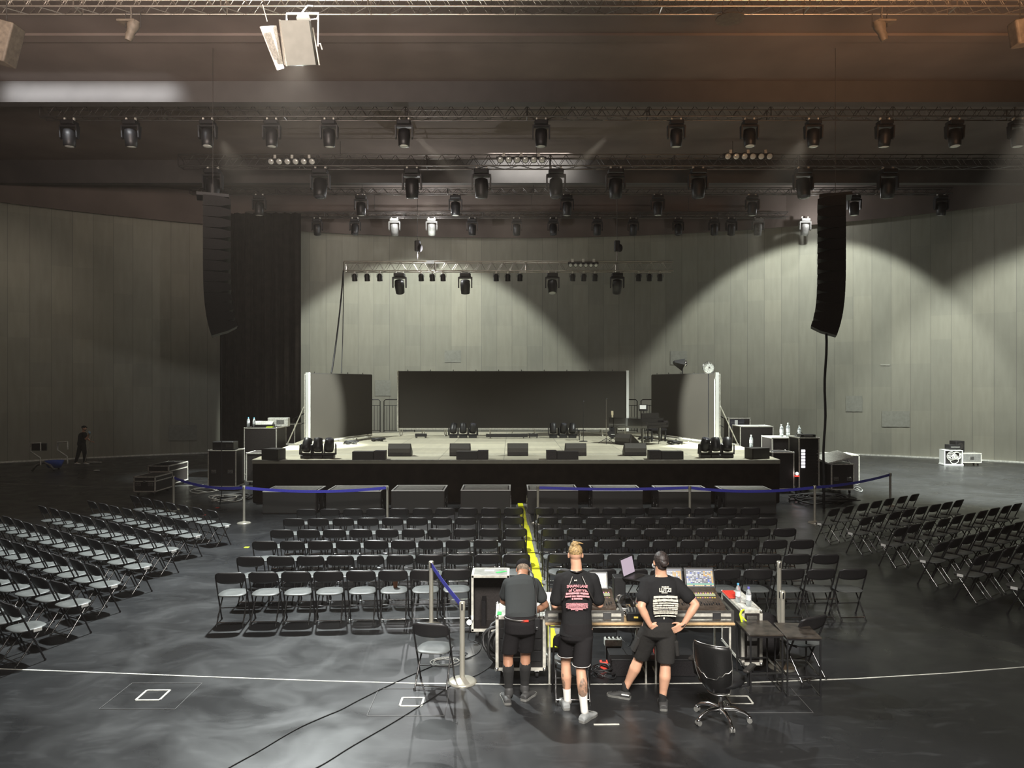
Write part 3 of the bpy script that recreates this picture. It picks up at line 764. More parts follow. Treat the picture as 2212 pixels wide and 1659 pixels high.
for sx in (-1, 1):
    for k in range(3): mb.box((sx*0.055, -0.05, 1.09+0.05*k), (0.03, 0.015, 0.015), R)
mb.build('tuning_pegs', M_chrome, hd)
mb = MB(); mb.lathe([(0.05, 0), (0.05, 0.004)], (0, 0, 0), 16, R @ Matrix.Translation((0, -0.052, 0.47)) @ RX); mb.build('sound_hole', M_black, t)
mb = MB(); mb.box((0, -0.06, 0.28), (0.15, 0.02, 0.022), R); mb.build('bridge', M_whitew, t)
t = thing('guitar_stand', 'black tripod stand holding the acoustic guitar', 'stand', (4.02, 29.62, ST))
MB().tube([(0, 0.10, 0.1), (0, 0.16, 0.62)], 0.012, 6).build('pole', M_black, t)
mb = MB()
for a in (-2.2, -0.9, 1.57): mb.tube([(0, 0.10, 0.16), (0.27*math.cos(a), 0.10+0.27*math.sin(a), 0.01)], 0.011, 6)
mb.tube([(-0.12, -0.09, 0.125), (-0.12, 0.08, 0.12), (0.12, 0.08, 0.12), (0.12, -0.09, 0.125)], 0.01, 6); mb.build('cradle', M_black, t)
# microphone stands
def mic_stand(px, py, y, top, label, boom=False, disc=False):
    p = D(px, py, y); t = thing('microphone_stand', label, 'stand', (p.x, y, ST))
    mb = MB(); mb.tube([(0, 0, 0.03), (0, 0, top*0.55)], 0.013, 8); mb.tube([(0, 0, top*0.5), (0, 0, top)], 0.008, 8); mb.build('pole', M_black if disc else M_truss, t)
    mb = MB()
    if disc: mb.lathe([(0.17, 0), (0.17, 0.015), (0.15, 0.03), (0.02, 0.035)], (0, 0, 0), 20)
    else:
        for a in (0.4, 2.5, 4.6): mb.tube([(0, 0, 0.20), (0.34*math.cos(a), 0.34*math.sin(a), 0.01)], 0.011, 6)
    mb.build('base', M_black, t)
    mb = MB(); mb.tube([(0, 0, top), (0, -0.10, top+0.03)], 0.012, 8); mb.ball((0, -0.12, top+0.036), 0.026, 10); mb.build('microphone', M_lensd, t)
mic_stand(1260, 945, 29.6, 1.58, 'slim black round-base microphone stand before the wide video wall', disc=True)
mic_stand(1309.5, 945, 28.6, 1.70, 'tall tripod microphone stand left of the guitar')
t = thing('music_table', 'low black table stand beside the slim microphone stand', 'stand', (D(1246, 945, 30.2).x+0.1, 30.2, ST))
MB().box((0, 0, 0.42), (0.5, 0.3, 0.03)).build('top', M_black, t); MB().tube([(0, 0, 0), (0, 0, 0.41)], 0.02, 6).build('pole', M_black, t)
# fans / reflectors clamped above the right screen
p = D(1468, 786, 30.4)
t = thing('snoot_light', 'black cone-shaped lamp on a pole above the right video wall', 'stage light', (p.x, 30.4, ST))
zc = p.z-ST
mb = MB(); mb.tube([(0.12, 0, 0), (0.12, 0, zc-0.18), (0.1, 0, zc-0.05)], 0.022, 8); mb.build('pole', M_black, t)
RY = Matrix.Translation((0, 0, zc)) @ Matrix.Rotation(PI/2+0.25, 4, 'Y')
mb = MB(); mb.lathe([(0.26, 0.16), (0.10, -0.22), (0.04, -0.28)], (0, 0, 0), 4, RY, smooth=False); mb.build('cone', M_black, t)
mb = MB(); mb.lathe([(0.10, 0.0), (0.12, 0.08), (0.05, 0.10)], (0, 0, 0), 12, Matrix.Translation((0.2, 0, zc+0.02)) @ Matrix.Rotation(PI/2, 4, 'Y')); mb.build('lamp_back', M_chrome, t)
p = D(1536, 794, 27.0)
t = thing('reflector_lamp', 'round caged reflector lamp on top of the right video wall edge', 'stage light', (p.x, 27.35, ST))
zc = p.z-ST
MB().tube([(0, 0, 0), (0, 0, zc-0.22)], 0.02, 6).build('pole', M_black, t)
mb = MB()
for k in range(8):
    a = PI*k/8; mb.tube([(0.22*math.cos(a)*math.cos(q), -0.12*math.sin(q)-0.0, zc+0.22*math.sin(a)*math.cos(q)) for q in [PI*j/10 for j in range(11)]], 0.005, 4)
mb.tube([(0.22*math.cos(a), 0, zc+0.22*math.sin(a)) for a in [2*PI*j/24 for j in range(24)]], 0.012, 6, closed=True); mb.build('cage', M_chrome, t)
MB().lathe([(0.08, 0.0), (0.20, 0.10), (0.20, 0.11)], (0, 0, 0), 16, Matrix.Translation((0, 0.12, zc)) @ Matrix.Rotation(PI/2, 4, 'X')).build('reflector', M_lens, t)
# stair rails behind the stage
def rail(name, x0, x1, y, zb, zt, label, step=0.13):
    t = thing(name, label, 'railing', ((x0+x1)/2, y, zb)); h = zt-zb; hw = (x1-x0)/2
    mb = MB(); mb.tube([(-hw, 0, 0), (-hw, 0, h-0.08), (-hw+0.08, 0, h), (hw-0.08, 0, h), (hw, 0, h-0.08), (hw, 0, 0)], 0.024, 8); mb.build('frame', M_black, t)
    mb = MB(); n = int((x1-x0)/step); mb.tube([(-hw, 0, h-0.28), (hw, 0, h-0.28)], 0.016, 6); mb.tube([(-hw, 0, 0.08), (hw, 0, 0.08)], 0.016, 6)
    for i in range(1, n): mb.tube([(-hw+2*hw*i/n, 0, 0.08), (-hw+2*hw*i/n, 0, h-0.28)], 0.010, 4)
    mb.build('balusters', M_black, t)
p = D(805, 862, 36.4); q = D(829, 862, 36.4); rail('guard_rail', p.x-1.0, q.x, 35.4, ST, 2.86, 'black guard rail behind the left video wall')
p = D(837, 862, 36.4); q = D(862, 862, 36.4); rail('guard_rail', p.x, q.x+0.9, 35.4, ST, 2.86, 'black guard rail behind the left end of the wide video wall')
p = D(1356, 862, 36.4); q = D(1369, 862, 36.4); rail('guard_rail', p.x-0.9, q.x, 35.4, ST, 2.86, 'black guard rail behind the right end of the wide video wall')
p = D(1377, 862, 36.4); q = D(1407, 862, 36.4); rail('guard_rail', p.x, q.x+0.7, 35.4, ST, 2.86, 'black guard rail behind the grand piano')
def stair_rail(name, pts, label, y0):
    o = pts[0]; t = thing(name, label, 'railing', (o[0], o[1], 0))
    P = [Vector(p)-Vector((o[0], o[1], 0)) for p in pts]
    mb = MB(); mb.tube([P[0], P[1], P[2]], 0.026, 8); mb.tube([P[0]-Vector((0, 0, 0.42)), P[1]-Vector((0, 0, 0.42))], 0.018, 6); mb.build('handrail', M_black, t)
    mb = MB()
    for f in (0.0, 0.12, 0.5, 0.96):
        q = P[0].lerp(P[1], f); mb.tube([q, (q.x, q.y, max(0.0, q.z-1.05))], 0.022, 6)
    mb.build('posts', M_black, t)
a = D(1549, 888, 33.0); b = D(1614, 932, 33.0); stair_rail('stair_railing', [(a.x, 34.2, a.z), (b.x, 33.0, b.z), (b.x, 33.0, 0.5)], 'black stair railing going down right of the stage', 33)
a = D(668, 883, 33.0); b = D(646, 896, 33.0); stair_rail('stair_railing', [(a.x, 34.2, a.z), (b.x-0.4, 33.4, b.z-0.2), (b.x-0.4, 33.4, 0.6)], 'black stair railing going down left of the stage', 33)

# ---------------------------------------------------------------- road cases
def road_case(name, label, cat, loc, w_, d_, h_, rz=0.0, group=None, wheels=True, handles=1, lid=None, panel=None, top=None, latch=0, face='panel', shelves=0):
    t = thing(name, label, cat, loc, rz, group); z0 = 0.13 if wheels else 0.0; e = 0.018
    mb = MB(); mb.box((0, d_/2, z0+(h_-z0)/2), (w_-0.008, d_-0.008, h_-z0-0.008))
    mb.build('body', panel or M_case, t)
    if top: MB().box((0, d_/2, h_-0.002), (w_-0.07, d_-0.07, 0.012)).build('lid_panel', top, t)
    mb = MB(); b_ = 0.036
    for sx in (-1, 1):
        for yy in (0, d_): mb.box((sx*(w_/2-b_/2+0.004), yy+(b_/2-0.004 if yy == 0 else -b_/2+0.004), z0+(h_-z0)/2), (b_, b_, h_-z0))
    for zz in [z0+b_/2-0.004, h_-b_/2+0.004]+([lid] if lid else []):
        for yy in (0, d_): mb.box((0, yy+(b_/2-0.004 if yy == 0 else -b_/2+0.004), zz), (w_, b_, b_))
        for sx in (-1, 1): mb.box((sx*(w_/2-b_/2+0.004), d_/2, zz), (b_, d_, b_))
    mb.build('edge_profile', M_alud, t)
    for sx in (-1, 1):
        for yy in (0.01, d_-0.01):
            for zz in (z0+0.01, h_-0.01): MB().ball((sx*(w_/2-0.01), yy, zz), 0.030, 8).build('ball_corner', M_alu, t)
    xs = [0] if handles == 1 else [-w_*0.29, w_*0.29] if handles == 2 else []
    for x in xs:
        mb = MB(); hz = z0+(h_-z0)*(0.42 if h_ > 0.8 else 0.5)
        mb.rbox((x, -0.006, hz), (0.16, 0.012, 0.12), 0.01); hh = mb.build('handle', M_alu, t)
        MB().tube([(x-0.05, -0.015, hz+0.01), (x-0.045, -0.03, hz-0.02), (x+0.045, -0.03, hz-0.02), (x+0.05, -0.015, hz+0.01)], 0.007, 6).build('grip', M_black, hh)
    for k in range(latch):
        x = (k+0.5-latch/2)*w_*0.5; MB().rbox((x, -0.006, lid or h_*0.8), (0.075, 0.014, 0.10), 0.006).build('latch', M_chrome, t)
    if wheels:
        for sx in (-1, 1):
            for yy in (0.12, d_-0.12):
                mb = MB(); mb.tube([(sx*(w_/2-0.10)-0.018, yy, 0.05), (sx*(w_/2-0.10)+0.018, yy, 0.05)], 0.05, 14)
                c = mb.build('caster', M_black, t)
                MB().box((sx*(w_/2-0.10), yy, 0.105), (0.055, 0.08, 0.05)).build('fork', M_chrome, c)
    return t
a = W(288.6, 1071.4); b = W(335.5, 1071.4)
road_case('road_case', 'low road case with metal edges on the floor left of the stage, in front', 'case', ((a.x+b.x)/2, a.y, 0), b.x-a.x, 1.2, 0.62, 0, 'road cases left of the stage', handles=2, lid=0.47, latch=1)
a = W(319.5, 1056.5); b = W(364.6, 1056.5)
road_case('road_case', 'taller road case with black lid mat behind the low road case', 'case', ((a.x+b.x)/2, a.y, 0), b.x-a.x, 1.5, 0.80, 0, 'road cases left of the stage', handles=1, lid=0.6, top=M_fabric)
a = W(449, 1060); b = W(510, 1060)
road_case('amplifier_rack', 'tall black rack case with two handles left of the stage', 'case', ((a.x+b.x)/2, a.y, 0), b.x-a.x, 0.8, 1.36, 0, None, handles=2)
p = Vector(((a.x+b.x)/2, a.y, 0))
t = thing('power_distribution_box', 'black power box standing on top of the tall rack case', 'equipment', (p.x, p.y+0.3, 1.365))
MB().rbox((0, 0, 0.14), (0.72, 0.45, 0.28), 0.03).build('housing', M_black, t); MB().box((0.2, -0.226, 0.15), (0.2, 0.01, 0.12)).build('panel', M_trussb, t)
a = W(507, 1052); b = W(552, 1052)
road_case('equipment_case', 'dark equipment case behind the tall rack case, left of the stage', 'case', (-9.05, 26.3, 0), 0.8, 0.9, 1.15, 0, None, handles=1)
road_case('work_case', 'black work case with a cluttered top at the left stage corner', 'case', (-9.65, 28.4, 0), 1.25, 1.2, 1.92, 0, None, handles=0)
road_case('work_case', 'dark wide case behind the cluttered work case', 'case', (-9.62, 31.2, 0), 0.95, 0.9, 1.92, 0, None, handles=1)
t = thing('mixer_box', 'small grey mixer in a tray on the cluttered work case', 'equipment', (-9.7, 28.8, 1.92), 0.15)
MB().prism([(-0.4, 0), (0.4, 0), (0.4, 0.5), (-0.4, 0.5)], 0, 0.10).build('tray', M_black, t)
mb = MB(); mb.add([(-0.35, 0.03, 0.10), (0.35, 0.03, 0.10), (0.35, 0.45, 0.22), (-0.35, 0.45, 0.22), (-0.35, 0.45, 0.10), (0.35, 0.45, 0.10)], [(0, 1, 2, 3), (3, 2, 5, 4), (0, 3, 4), (1, 5, 2)]); mb.build('mixer', M_whitew, t)
t = thing('white_crate', 'white box standing behind the small mixer', 'box', (-9.25, 29.4, 1.92)); MB().rbox((0, 0, 0.17), (0.8, 0.3, 0.34), 0.02).build('body', M_whitew, t); MB().box((0.1, -0.152, 0.18), (0.3, 0.006, 0.16)).build('panel', M_greyr, t)
o = MB().box((-9.35, 28.62, 1.935), (0.25, 0.2, 0.03)).build('yellow_cloth', M_neon); prop(o, 'yellow cloth on the edge of the cluttered work case', 'cloth')
def bottle(loc, s=1.0, label='', group=None, cap=None):
    t = thing('water_bottle', label, 'bottle', loc, 0, group)
    MB().lathe([(0.030*s, 0), (0.033*s, 0.01*s), (0.033*s, 0.06*s), (0.031*s, 0.065*s), (0.033*s, 0.07*s), (0.033*s, 0.15*s), (0.026*s, 0.185*s), (0.013*s, 0.205*s), (0.013*s, 0.215*s)], n=16).build('body', M_glass, t)
    MB().lathe([(0.0335*s, 0.075*s), (0.0335*s, 0.14*s)], n=16).build('label_wrap', M_blab, t)
    MB().lathe([(0.015*s, 0.212*s), (0.015*s, 0.235*s)], n=12).build('cap', cap or M_bcap, t)
bottle((-10.18, 28.6, 1.92), 1.7, 'water bottle left of the small mixer, nearer the edge', 'bottles left of the stage')
bottle((-10.03, 28.8, 1.92), 1.6, 'water bottle between the other bottle and the small mixer', 'bottles left of the stage')
# rack group on the right of the stage
road_case('drawer_rack', 'open drawer rack beside the right stage corner', 'case', (W(1698, 1068).x, 24.4, 0), 0.72, 0.8, 1.35, 0, None, handles=0, panel=M_blackm)
RX0 = 9.92
t = road_case('dimmer_rack', 'tall equipment rack with a column of lit displays right of the stage', 'case', (RX0-0.05, 24.6, 0), 0.68, 0.9, 1.82, 0, None, handles=0, panel=M_blackm)
M_disp = mat('lit_display', (0.8, 0.8, 0.85), 0.4, emit=(0.95, 0.9, 1.0), es=2.6)
for k in range(6): MB().box((-0.20, -0.006, 1.38-0.105*k), (0.12, 0.012, 0.075)).build('display', M_disp, t)
mb = MB()
for k in range(6): mb.box((0.06, -0.004, 1.38-0.105*k), (0.34, 0.010, 0.085))
mb.build('module_front', M_black, t)
for k in range(8): MB().ball((0.26, -0.01, 1.40-0.11*k), 0.014, 6).build('knob', M_chrome, t)
t = thing('drawer_lamp', 'small glowing red and white lamp on the open drawer rack', 'lamp', (9.35, 24.30, 0.0))
MB().ball((0, 0, 0.66), 0.05, 10).build('bulb', mat('lamp_white', (1, 1, 1), 0.5, emit=(1, 1, 1), es=5), t)
MB().box((0, 0, 0.58), (0.14, 0.03, 0.03)).build('red_light', mat('lamp_red', (1, 0.05, 0.05), 0.5, emit=(1, 0.03, 0.02), es=3), t)
MB().box((0, 0.06, 0.29), (0.06, 0.06, 0.58)).build('bracket', M_black, t)
t = road_case('sloped_lid_case', 'road case with a propped sloping lid right of the lit rack', 'case', (10.85, 24.3, 0), 0.75, 1.0, 0.98, 0, None, handles=2)
mb = MB(); mb.box((0, 0, 0), (0.86, 1.15, 0.05), Matrix.Translation((-0.12, 0.45, 1.16)) @ Matrix.Rotation(-0.24, 4, 'Y') @ Matrix.Rotation(0.10, 4, 'X')); mb.build('open_lid', M_whitew, t)
mb = MB(); mb.tube([(0.3, 0.1, 0.98), (0.25, 0.2, 1.07)], 0.015, 6); mb.build('lid_stay', M_alu, t)
road_case('road_case', 'road case behind the sloping lid case', 'case', (11.75, 25.9, 0), 0.8, 1.0, 1.12, 0, None, handles=1, top=M_whitew)
road_case('work_case', 'work case with bottles on top behind the lit rack', 'case', (9.75, 25.9, 0), 1.3, 1.1, 1.72, 0, None, handles=0, top=M_whitew)
for i, (dx, s) in enumerate(((-0.28, 1.9), (-0.05, 2.1), (0.35, 1.7))):
    bottle((9.85+dx, 26.3, 1.726), s, f'clear water bottle on the right work case, {from_left(i, 3)} of three', 'bottles right of the stage', M_white)
t = thing('headset', 'black headset lying on the right work case', 'headphones', (10.1, 26.0, 1.725)); mb = MB(); mb.tube([(0.14*math.cos(a), 0.03, 0.05+0.14*math.sin(a)) for a in [PI*k/10 for k in range(11)]], 0.012, 6); mb.build('headband', M_black, t)
for sx in (-1, 1): MB().ball((sx*0.14, 0.03, 0.05), (0.03, 0.05, 0.05), 10).build('ear_cup', M_black, t)
t = thing('rack_unit', 'flat black rack unit on top of the lit rack', 'equipment', (RX0-0.05, 24.85, 1.825)); MB().rbox((0.0, 0, 0.05), (0.5, 0.35, 0.09), 0.01).build('housing', M_black, t); MB().box((0, -0.178, 0.05), (0.3, 0.006, 0.04)).build('front_panel', M_greyr, t)
road_case('wide_case', 'white topped case behind the right stage corner', 'case', (9.55, 28.9, 0), 1.3, 1.0, 1.95, 0, None, handles=0, top=M_white)
t = road_case('monitor_rack', 'tall black rack of screens on the right behind the stage corner', 'case', (9.4, 30.6, 0), 0.9, 0.7, 2.2, 0, None, handles=0)
MB().rbox((-0.1, -0.02, 1.95), (0.6, 0.03, 0.36), 0.02).build('screen', M_lensd, t); MB().box((-0.15, -0.04, 1.98), (0.12, 0.02, 0.26)).build('paper_note', M_white, t)
bottle((8.72, 27.0, 1.30), 1.9, 'clear water bottle at the right stage edge behind the corner speaker', 'bottles right of the stage', M_white)
# far right gear near the wall
t = thing('cable_crate', 'open white-edged crate full of cables by the far right wall', 'case', (W(2043, 1003).x, 32.6, 0), -0.15)
mb = MB(); mb.box((0, 0.55, 0.36), (0.7, 0.03, 0.62)); mb.box((-0.36, 0.28, 0.36), (0.03, 0.56, 0.62)); mb.box((0.36, 0.28, 0.36), (0.03, 0.56, 0.62)); mb.box((0, 0.28, 0.67), (0.75, 0.58, 0.03)); mb.box((0, 0.28, 0.04), (0.8, 0.6, 0.05)); mb.build('shell', M_white, t)
MB().box((0, 0.32, 0.35), (0.66, 0.40, 0.56)).build('interior', M_blackm, t)
mb = MB(); R_ = random.Random(3)
for k in range(9):
    r = R_.uniform(0.08, 0.2); c = (R_.uniform(-0.1, 0.2), 0.06+R_.uniform(-0.03, 0.03), R_.uniform(0.22, 0.50))
    mb.tube([(c[0]+r*math.cos(a), c[1]+0.02*math.sin(3*a), c[2]+r*math.sin(a)) for a in [2*PI*j/14 for j in range(14)]], 0.018, 5, closed=True)
mb.build('cable_coils', M_whitew, t)
road_case('grey_case', 'grey case with a white label beside the cable crate', 'case', (W(2076, 1003).x+0.12, 32.6, 0), 0.8, 0.6, 0.55, -0.1, None, handles=1, panel=M_greyr)
t = thing('stacked_speaker', 'black speaker turned on its side on top of the grey case', 'speaker', (W(2066, 1003).x, 32.9, 0.56), 0.2)
MB().rbox((0, 0.2, 0.26), (0.45, 0.4, 0.5), 0.03).build('cabinet', M_black, t); MB().lathe([(0.15, 0), (0.12, 0.01), (0.05, -0.01)], (0, 0, 0), 16, Matrix.Translation((0, -0.005, 0.28)) @ Matrix.Rotation(PI/2, 4, 'X')).build('cone', M_trussb, t)
t = thing('small_speaker', 'small dark box on the top of the cable crate', 'speaker', (W(2046, 1003).x+0.1, 32.85, 0.70)); MB().rbox((0, 0.1, 0.11), (0.5, 0.4, 0.2), 0.02).build('cabinet', M_black, t); MB().box((0, -0.105, 0.11), (0.4, 0.01, 0.05)).build('slot', M_greyr, t)

# ---------------------------------------------------------------- barrier posts
def post(px, py, label, h=0.97, y=None, belt=None):
    p = W(px, py) if y is None else Vector((D(px, 900, y).x, y, 0))
    t = thing('barrier_post', label, 'barrier post', (p.x, p.y, 0), 0, 'retractable belt barrier posts')
    MB().lathe([(0.175, 0), (0.175, 0.012), (0.15, 0.028), (0.06, 0.045), (0.035, 0.06)], n=28).build('base', M_steel, t)
    MB().lathe([(0.032, 0.04), (0.032, h-0.10)], n=16).build('pole', M_steel, t)
    mb = MB(); mb.lathe([(0.034, h-0.11), (0.036, h-0.10), (0.036, h-0.005), (0.030, h)], n=16); hd = mb.build('belt_cassette', M_steel, t)
    mb = MB()
    for k in range(4): a = k*PI/2; mb.box((0.037*math.cos(a), 0.037*math.sin(a), h-0.055), (0.006 if k % 2 == 0 else 0.018, 0.018 if k % 2 == 0 else 0.006, 0.075))
    mb.build('slots', M_black, hd)
    if belt is not None:
        b = Vector((belt[0], belt[1], 0))-Vector((p.x, p.y, 0)); sag = belt[2]; vs = []; n = 16
        nrm = Vector((-b.y, b.x, 0)).normalized()*0.0015
        for i in range(n+1):
            q = b*(i/n); z = h-0.05-sag*4*(i/n)*(1-i/n)
            for s_ in (-1, 1):
                for zz in (-0.036, 0.036): vs.append((q.x+nrm.x*s_, q.y+nrm.y*s_, z+zz))
        fs = []
        for i in range(n):
            k = 4*i; j = k+4; fs += [(k, k+1, j+1, j), (k+2, j+2, j+3, k+3), (k+1, k+3, j+3, j+1), (k, j, j+2, k+2)]
        mb = MB(); mb.add(vs, fs); mb.build('belt', M_belt, t)
    return t
def pp(px, y): return (px-CX)*y/F
Yb = 19.15
P1 = (pp(375, 21.2), 21.2); P2 = (pp(527, Yb), Yb); P3 = (pp(837, Yb), Yb); P4 = (pp(1162, Yb), Yb); P5 = (pp(1490, Yb), Yb); P6 = (pp(1760, 19.2), 19.2); P7 = (pp(1923, 21.9), 21.9)
post(375, 0, 'steel barrier post behind the left side block, nearest the road cases', y=21.2, belt=(*P2, 0.12))
post(527, 0, 'steel barrier post alone on the floor between left side and centre blocks', y=Yb, belt=(*P3, 0.10))
post(837, 0, 'steel barrier post at the second subwoofer from the left', y=Yb)
post(1162, 0, 'steel barrier post in front of the fifth subwoofer, right of the ramp', y=Yb, belt=(*P5, 0.04))
post(1490, 0, 'steel barrier post in front of the seventh subwoofer', y=Yb, belt=(*P6, 0.10))
post(1760, 0, 'steel barrier post beside the first row of the right side block', y=19.2, belt=(*P7, 0.06))
post(1923, 0, 'steel barrier post behind the right side block', y=21.9)
Pa = (pp(998, 8.95), 8.95)
post(931.5, 0, 'steel barrier post behind the lone folding chair at front left', y=11.0, belt=(*Pa, 0.02))
post(998.5, 0, 'steel barrier post with belt end beside the lone folding chair', y=8.95)
post(1683, 0, 'steel barrier post behind the bar stools, taller in view', y=10.88, h=1.0)
post(1690, 0, 'steel barrier post standing between the two bar stools', y=9.42)

# lone chairs
def lone(px, py, rz, label):
    x, y = top_to_floor(px, py, rz); return put_chair(x, y, rz, label, None)
lone(929, 1346, -0.16, 'black folding chair standing alone left of the flight cases')
lone(1760, 1331, 0.45, 'black folding chair turned left behind the right bar stool')
lone(1238, 1369, 0.0, 'black folding chair at the desk in front of the tattooed man')

# ---------------------------------------------------------------- yellow cable ramp
a = W(1127, 1091); b = W(1203, 1408)
d = Vector((b.x-a.x, b.y-a.y, 0)); Ln = d.length; rz = math.atan2(d.y, d.x)
t = thing('cable_ramp', 'long yellow lidded cable ramp running down the centre aisle', 'cable ramp', (a.x, a.y, 0), rz)
ns = 14
for i in range(ns):
    x0 = Ln*i/ns; x1 = Ln*(i+1)/ns-0.012; wob = 0.015*math.sin(i*1.7)
    mb = MB(); mb.prism([(-0.17, 0), (-0.10, 0.045), (0.10, 0.045), (0.17, 0)], 0, x1-x0, Matrix.Translation((x0, wob, 0)) @ Matrix(((0, 0, 1, 0), (1, 0, 0, 0), (0, 1, 0, 0), (0, 0, 0, 1))))
    mb.build('base_segment', M_greyr, t)
    MB().box(((x0+x1)/2, wob-0.045, 0.050), (x1-x0, 0.15, 0.014)).build('yellow_lid', M_yellow, t)
# cup on a seat
t = thing('paper_cup', 'brown paper coffee cup on a chair in the back row, left centre block', 'cup', W(854, 1268, 0.446) , 0)
MB().lathe([(0.030, 0), (0.044, 0.12)], n=16).build('sleeve', M_brown, t); MB().lathe([(0.046, 0.12), (0.046, 0.132), (0.038, 0.138)], n=16).build('lid', M_white, t)
# small tape marks on the floor
for x, y, m, lb in ((470, 1097, M_red, 'small orange tape mark on the floor, nearer the stage'), (440, 1113, M_red, 'small orange tape mark on the floor beside the left side block'), (533, 1182.5, M_neon, 'small yellow tape mark on the floor left of the centre block')):
    p = W(x, y); o = MB().box((p.x, p.y, 0.003), (0.10, 0.10, 0.004)).build('tape_mark', m); prop(o, lb, 'tape')
p = W(1310, 1565.5); o = MB().box((p.x, p.y, 0.004), (0.27, 0.022, 0.006), rz=0.02).build('tape_strip', M_gaff); prop(o, 'short white strip on the floor by the tattooed man\'s shoe', 'tape')
# ---------------------------------------------------------------- trusses
def truss(label, x0, x1, y, z, size, step, m, r=0.024, wires=()):
    """box truss; z = underside"""
    t = thing('lighting_truss', label, 'truss', ((x0+x1)/2, y, z)); hw = (x1-x0)/2; h = size
    for sy in (-1, 1):
        for zz in (r, h-r): MB().tube([(-hw, sy*h/2, zz), (hw, sy*h/2, zz)], r, 8).build('chord', m, t)
    mb = MB(); n = int((x1-x0)/step); rr = r*0.5
    for i in range(n):
        a = -hw+2*hw*i/n; b = -hw+2*hw*(i+1)/n; c = (a+b)/2
        for sy in (-1, 1): mb.tube([(a, sy*h/2, h-r), (c, sy*h/2, r), (b, sy*h/2, h-r)], rr, 4, cap=False)
        if i % 2 == 0: mb.tube([(a, -h/2, r), (b, h/2, r)], rr, 4, cap=False)
        else: mb.tube([(a, h/2, r), (b, -h/2, r)], rr, 4, cap=False)
        if i % 8 == 0: mb.tube([(a, -h/2, r), (a, -h/2, h-r)], r*0.8, 4); mb.tube([(a, h/2, r), (a, h/2, h-r)], r*0.8, 4); mb.tube([(a, -h/2, r), (a, h/2, r)], r*0.8, 4)
    mb.build('bracing', m, t)
    mb = MB()
    for k, xw in enumerate(wires): mb.tube([(xw-(x0+x1)/2, 0, h-0.02), (xw-(x0+x1)/2, 0, h+(13.16 if y < 23.4 else 13.50 if y < 33 else 13.38)-z-h)], 0.012, 5)
    if wires: mb.build('suspension_cables', M_trussb, t)
    return t
T1 = (17.25, 12.28); T2 = (24.5, 12.36); T3 = (30.2, 12.40); T4 = (34.6, 12.45); T5 = (37.7, 12.05); T6 = (33.2, 8.62)
truss('front lighting truss spanning the top of the view, nearest the camera', -13.5, 14.5, T1[0], T1[1], 0.38, 0.42, M_truss, 0.024, (-9, -1, 6))
truss('lighting truss hanging just behind the first dropped ceiling beam', -15.5, 17.5, T2[0], T2[1], 0.40, 0.5, M_trussb, 0.024, (-8, 0, 8))
truss('lighting truss silhouetted against the lit middle ceiling beam', -13.5, 21.0, T3[0], T3[1], 0.50, 0.62, M_trussb, 0.028, (-7, 1, 9))
truss('lighting truss behind the lit middle ceiling beam', -15.0, 20.5, T4[0], T4[1], 0.30, 0.5, M_trussb, 0.024, (-7, 1, 9))
truss('rearmost lighting truss close to the curved wall', -13.5, 14.0, T5[0], T5[1], 0.30, 0.5, M_trussb, 0.024, (-7, 1, 9))
u0 = D(745, 570, T6[0]).x; u1 = D(1453, 570, T6[0]).x
truss('low lighting truss hanging over the stage with small lamps below', u0, u1, T6[0], T6[1], 0.46, 0.50, M_truss, 0.024)
# chain hoists of the low truss
for x, lb in ((902, 'chain hoist above the left part of the low stage truss'), (1333, 'chain hoist above the right part of the low stage truss')):
    p = D(x, 540, T6[0]); t = thing('chain_hoist', lb, 'hoist', (p.x, T6[0], T6[1]+0.46))
    MB().tube([(0, 0, 0), (0, 0, 0.45)], 0.02, 6).build('hook', M_chrome, t)
    MB().rbox((0, 0, 0.70), (0.26, 0.24, 0.48), 0.06).build('motor', M_black, t)
    MB().ball((0.12, -0.08, 0.60), (0.12, 0.12, 0.18), 10).build('chain_bag', M_fabric, t)
    MB().tube([(0, 0, 0.94), (0, 0, 12.45-T6[1]-0.46)], 0.012, 5).build('chain', M_trussb, t)
# ---------------------------------------------------------------- hanging lights
def hang(xs, T, key, nm, s=1.0, dz=0.0, tilts=(0.0,), **kw):
    for i, x in enumerate(xs):
        p = D(x, 300, T[0]); k = i % len(tilts)
        fixture(f'{key}{k}', (p.x, T[0], T[1]-0.06-dz), f'black moving head light hanging from the {nm}, {from_left(i, len(xs))}', f'moving heads on the {nm}', hang=True, s=s, tilt=tilts[k], **kw)
hang([150, 283, 449, 587, 711, 873, 1169, 1461, 1619, 1757, 1911, 2062, 2198], T2, 'wash', 'second truss', 1.25, 0, (0.0, 0.12, -0.1))
hang([460, 692, 890, 1040, 1201, 1330, 1508, 1735, 1918], T3, 'beam', 'silhouetted truss', 1.7, 0, (0.05, -0.2, 0.15), lens=M_lensd)
hang([560, 780, 984, 1225, 1421, 1625, 1845, 2033], T4, 'wash4', 'truss behind the middle beam', 1.35, 0, (0.0, 0.1))
hang([685, 767, 1020, 1116, 1195, 1290, 1368, 1465, 1543, 1580], T5, 'prof', 'rearmost truss', 1.2, 0, (0.3, -0.3, 0.1), lens=M_lensd)
for x, lb, m in ((853, 'brightly lit moving head light on the rearmost truss, left of two', None), (933, 'brightly lit moving head light on the rearmost truss, right of two', None), (1636, 'round moving head light on the rearmost truss left of the bright one', None), (1737, 'brightly lit moving head light on the rearmost truss beside the hanging speakers', None)):
    p = D(x, 300, T5[0]); fixture('white', (p.x, T5[0]-0.1, T5[1]-0.06), lb, None, hang=True, s=1.25, tilt=0.25, m=M_greyr)
p = D(1917, 300, T5[0])
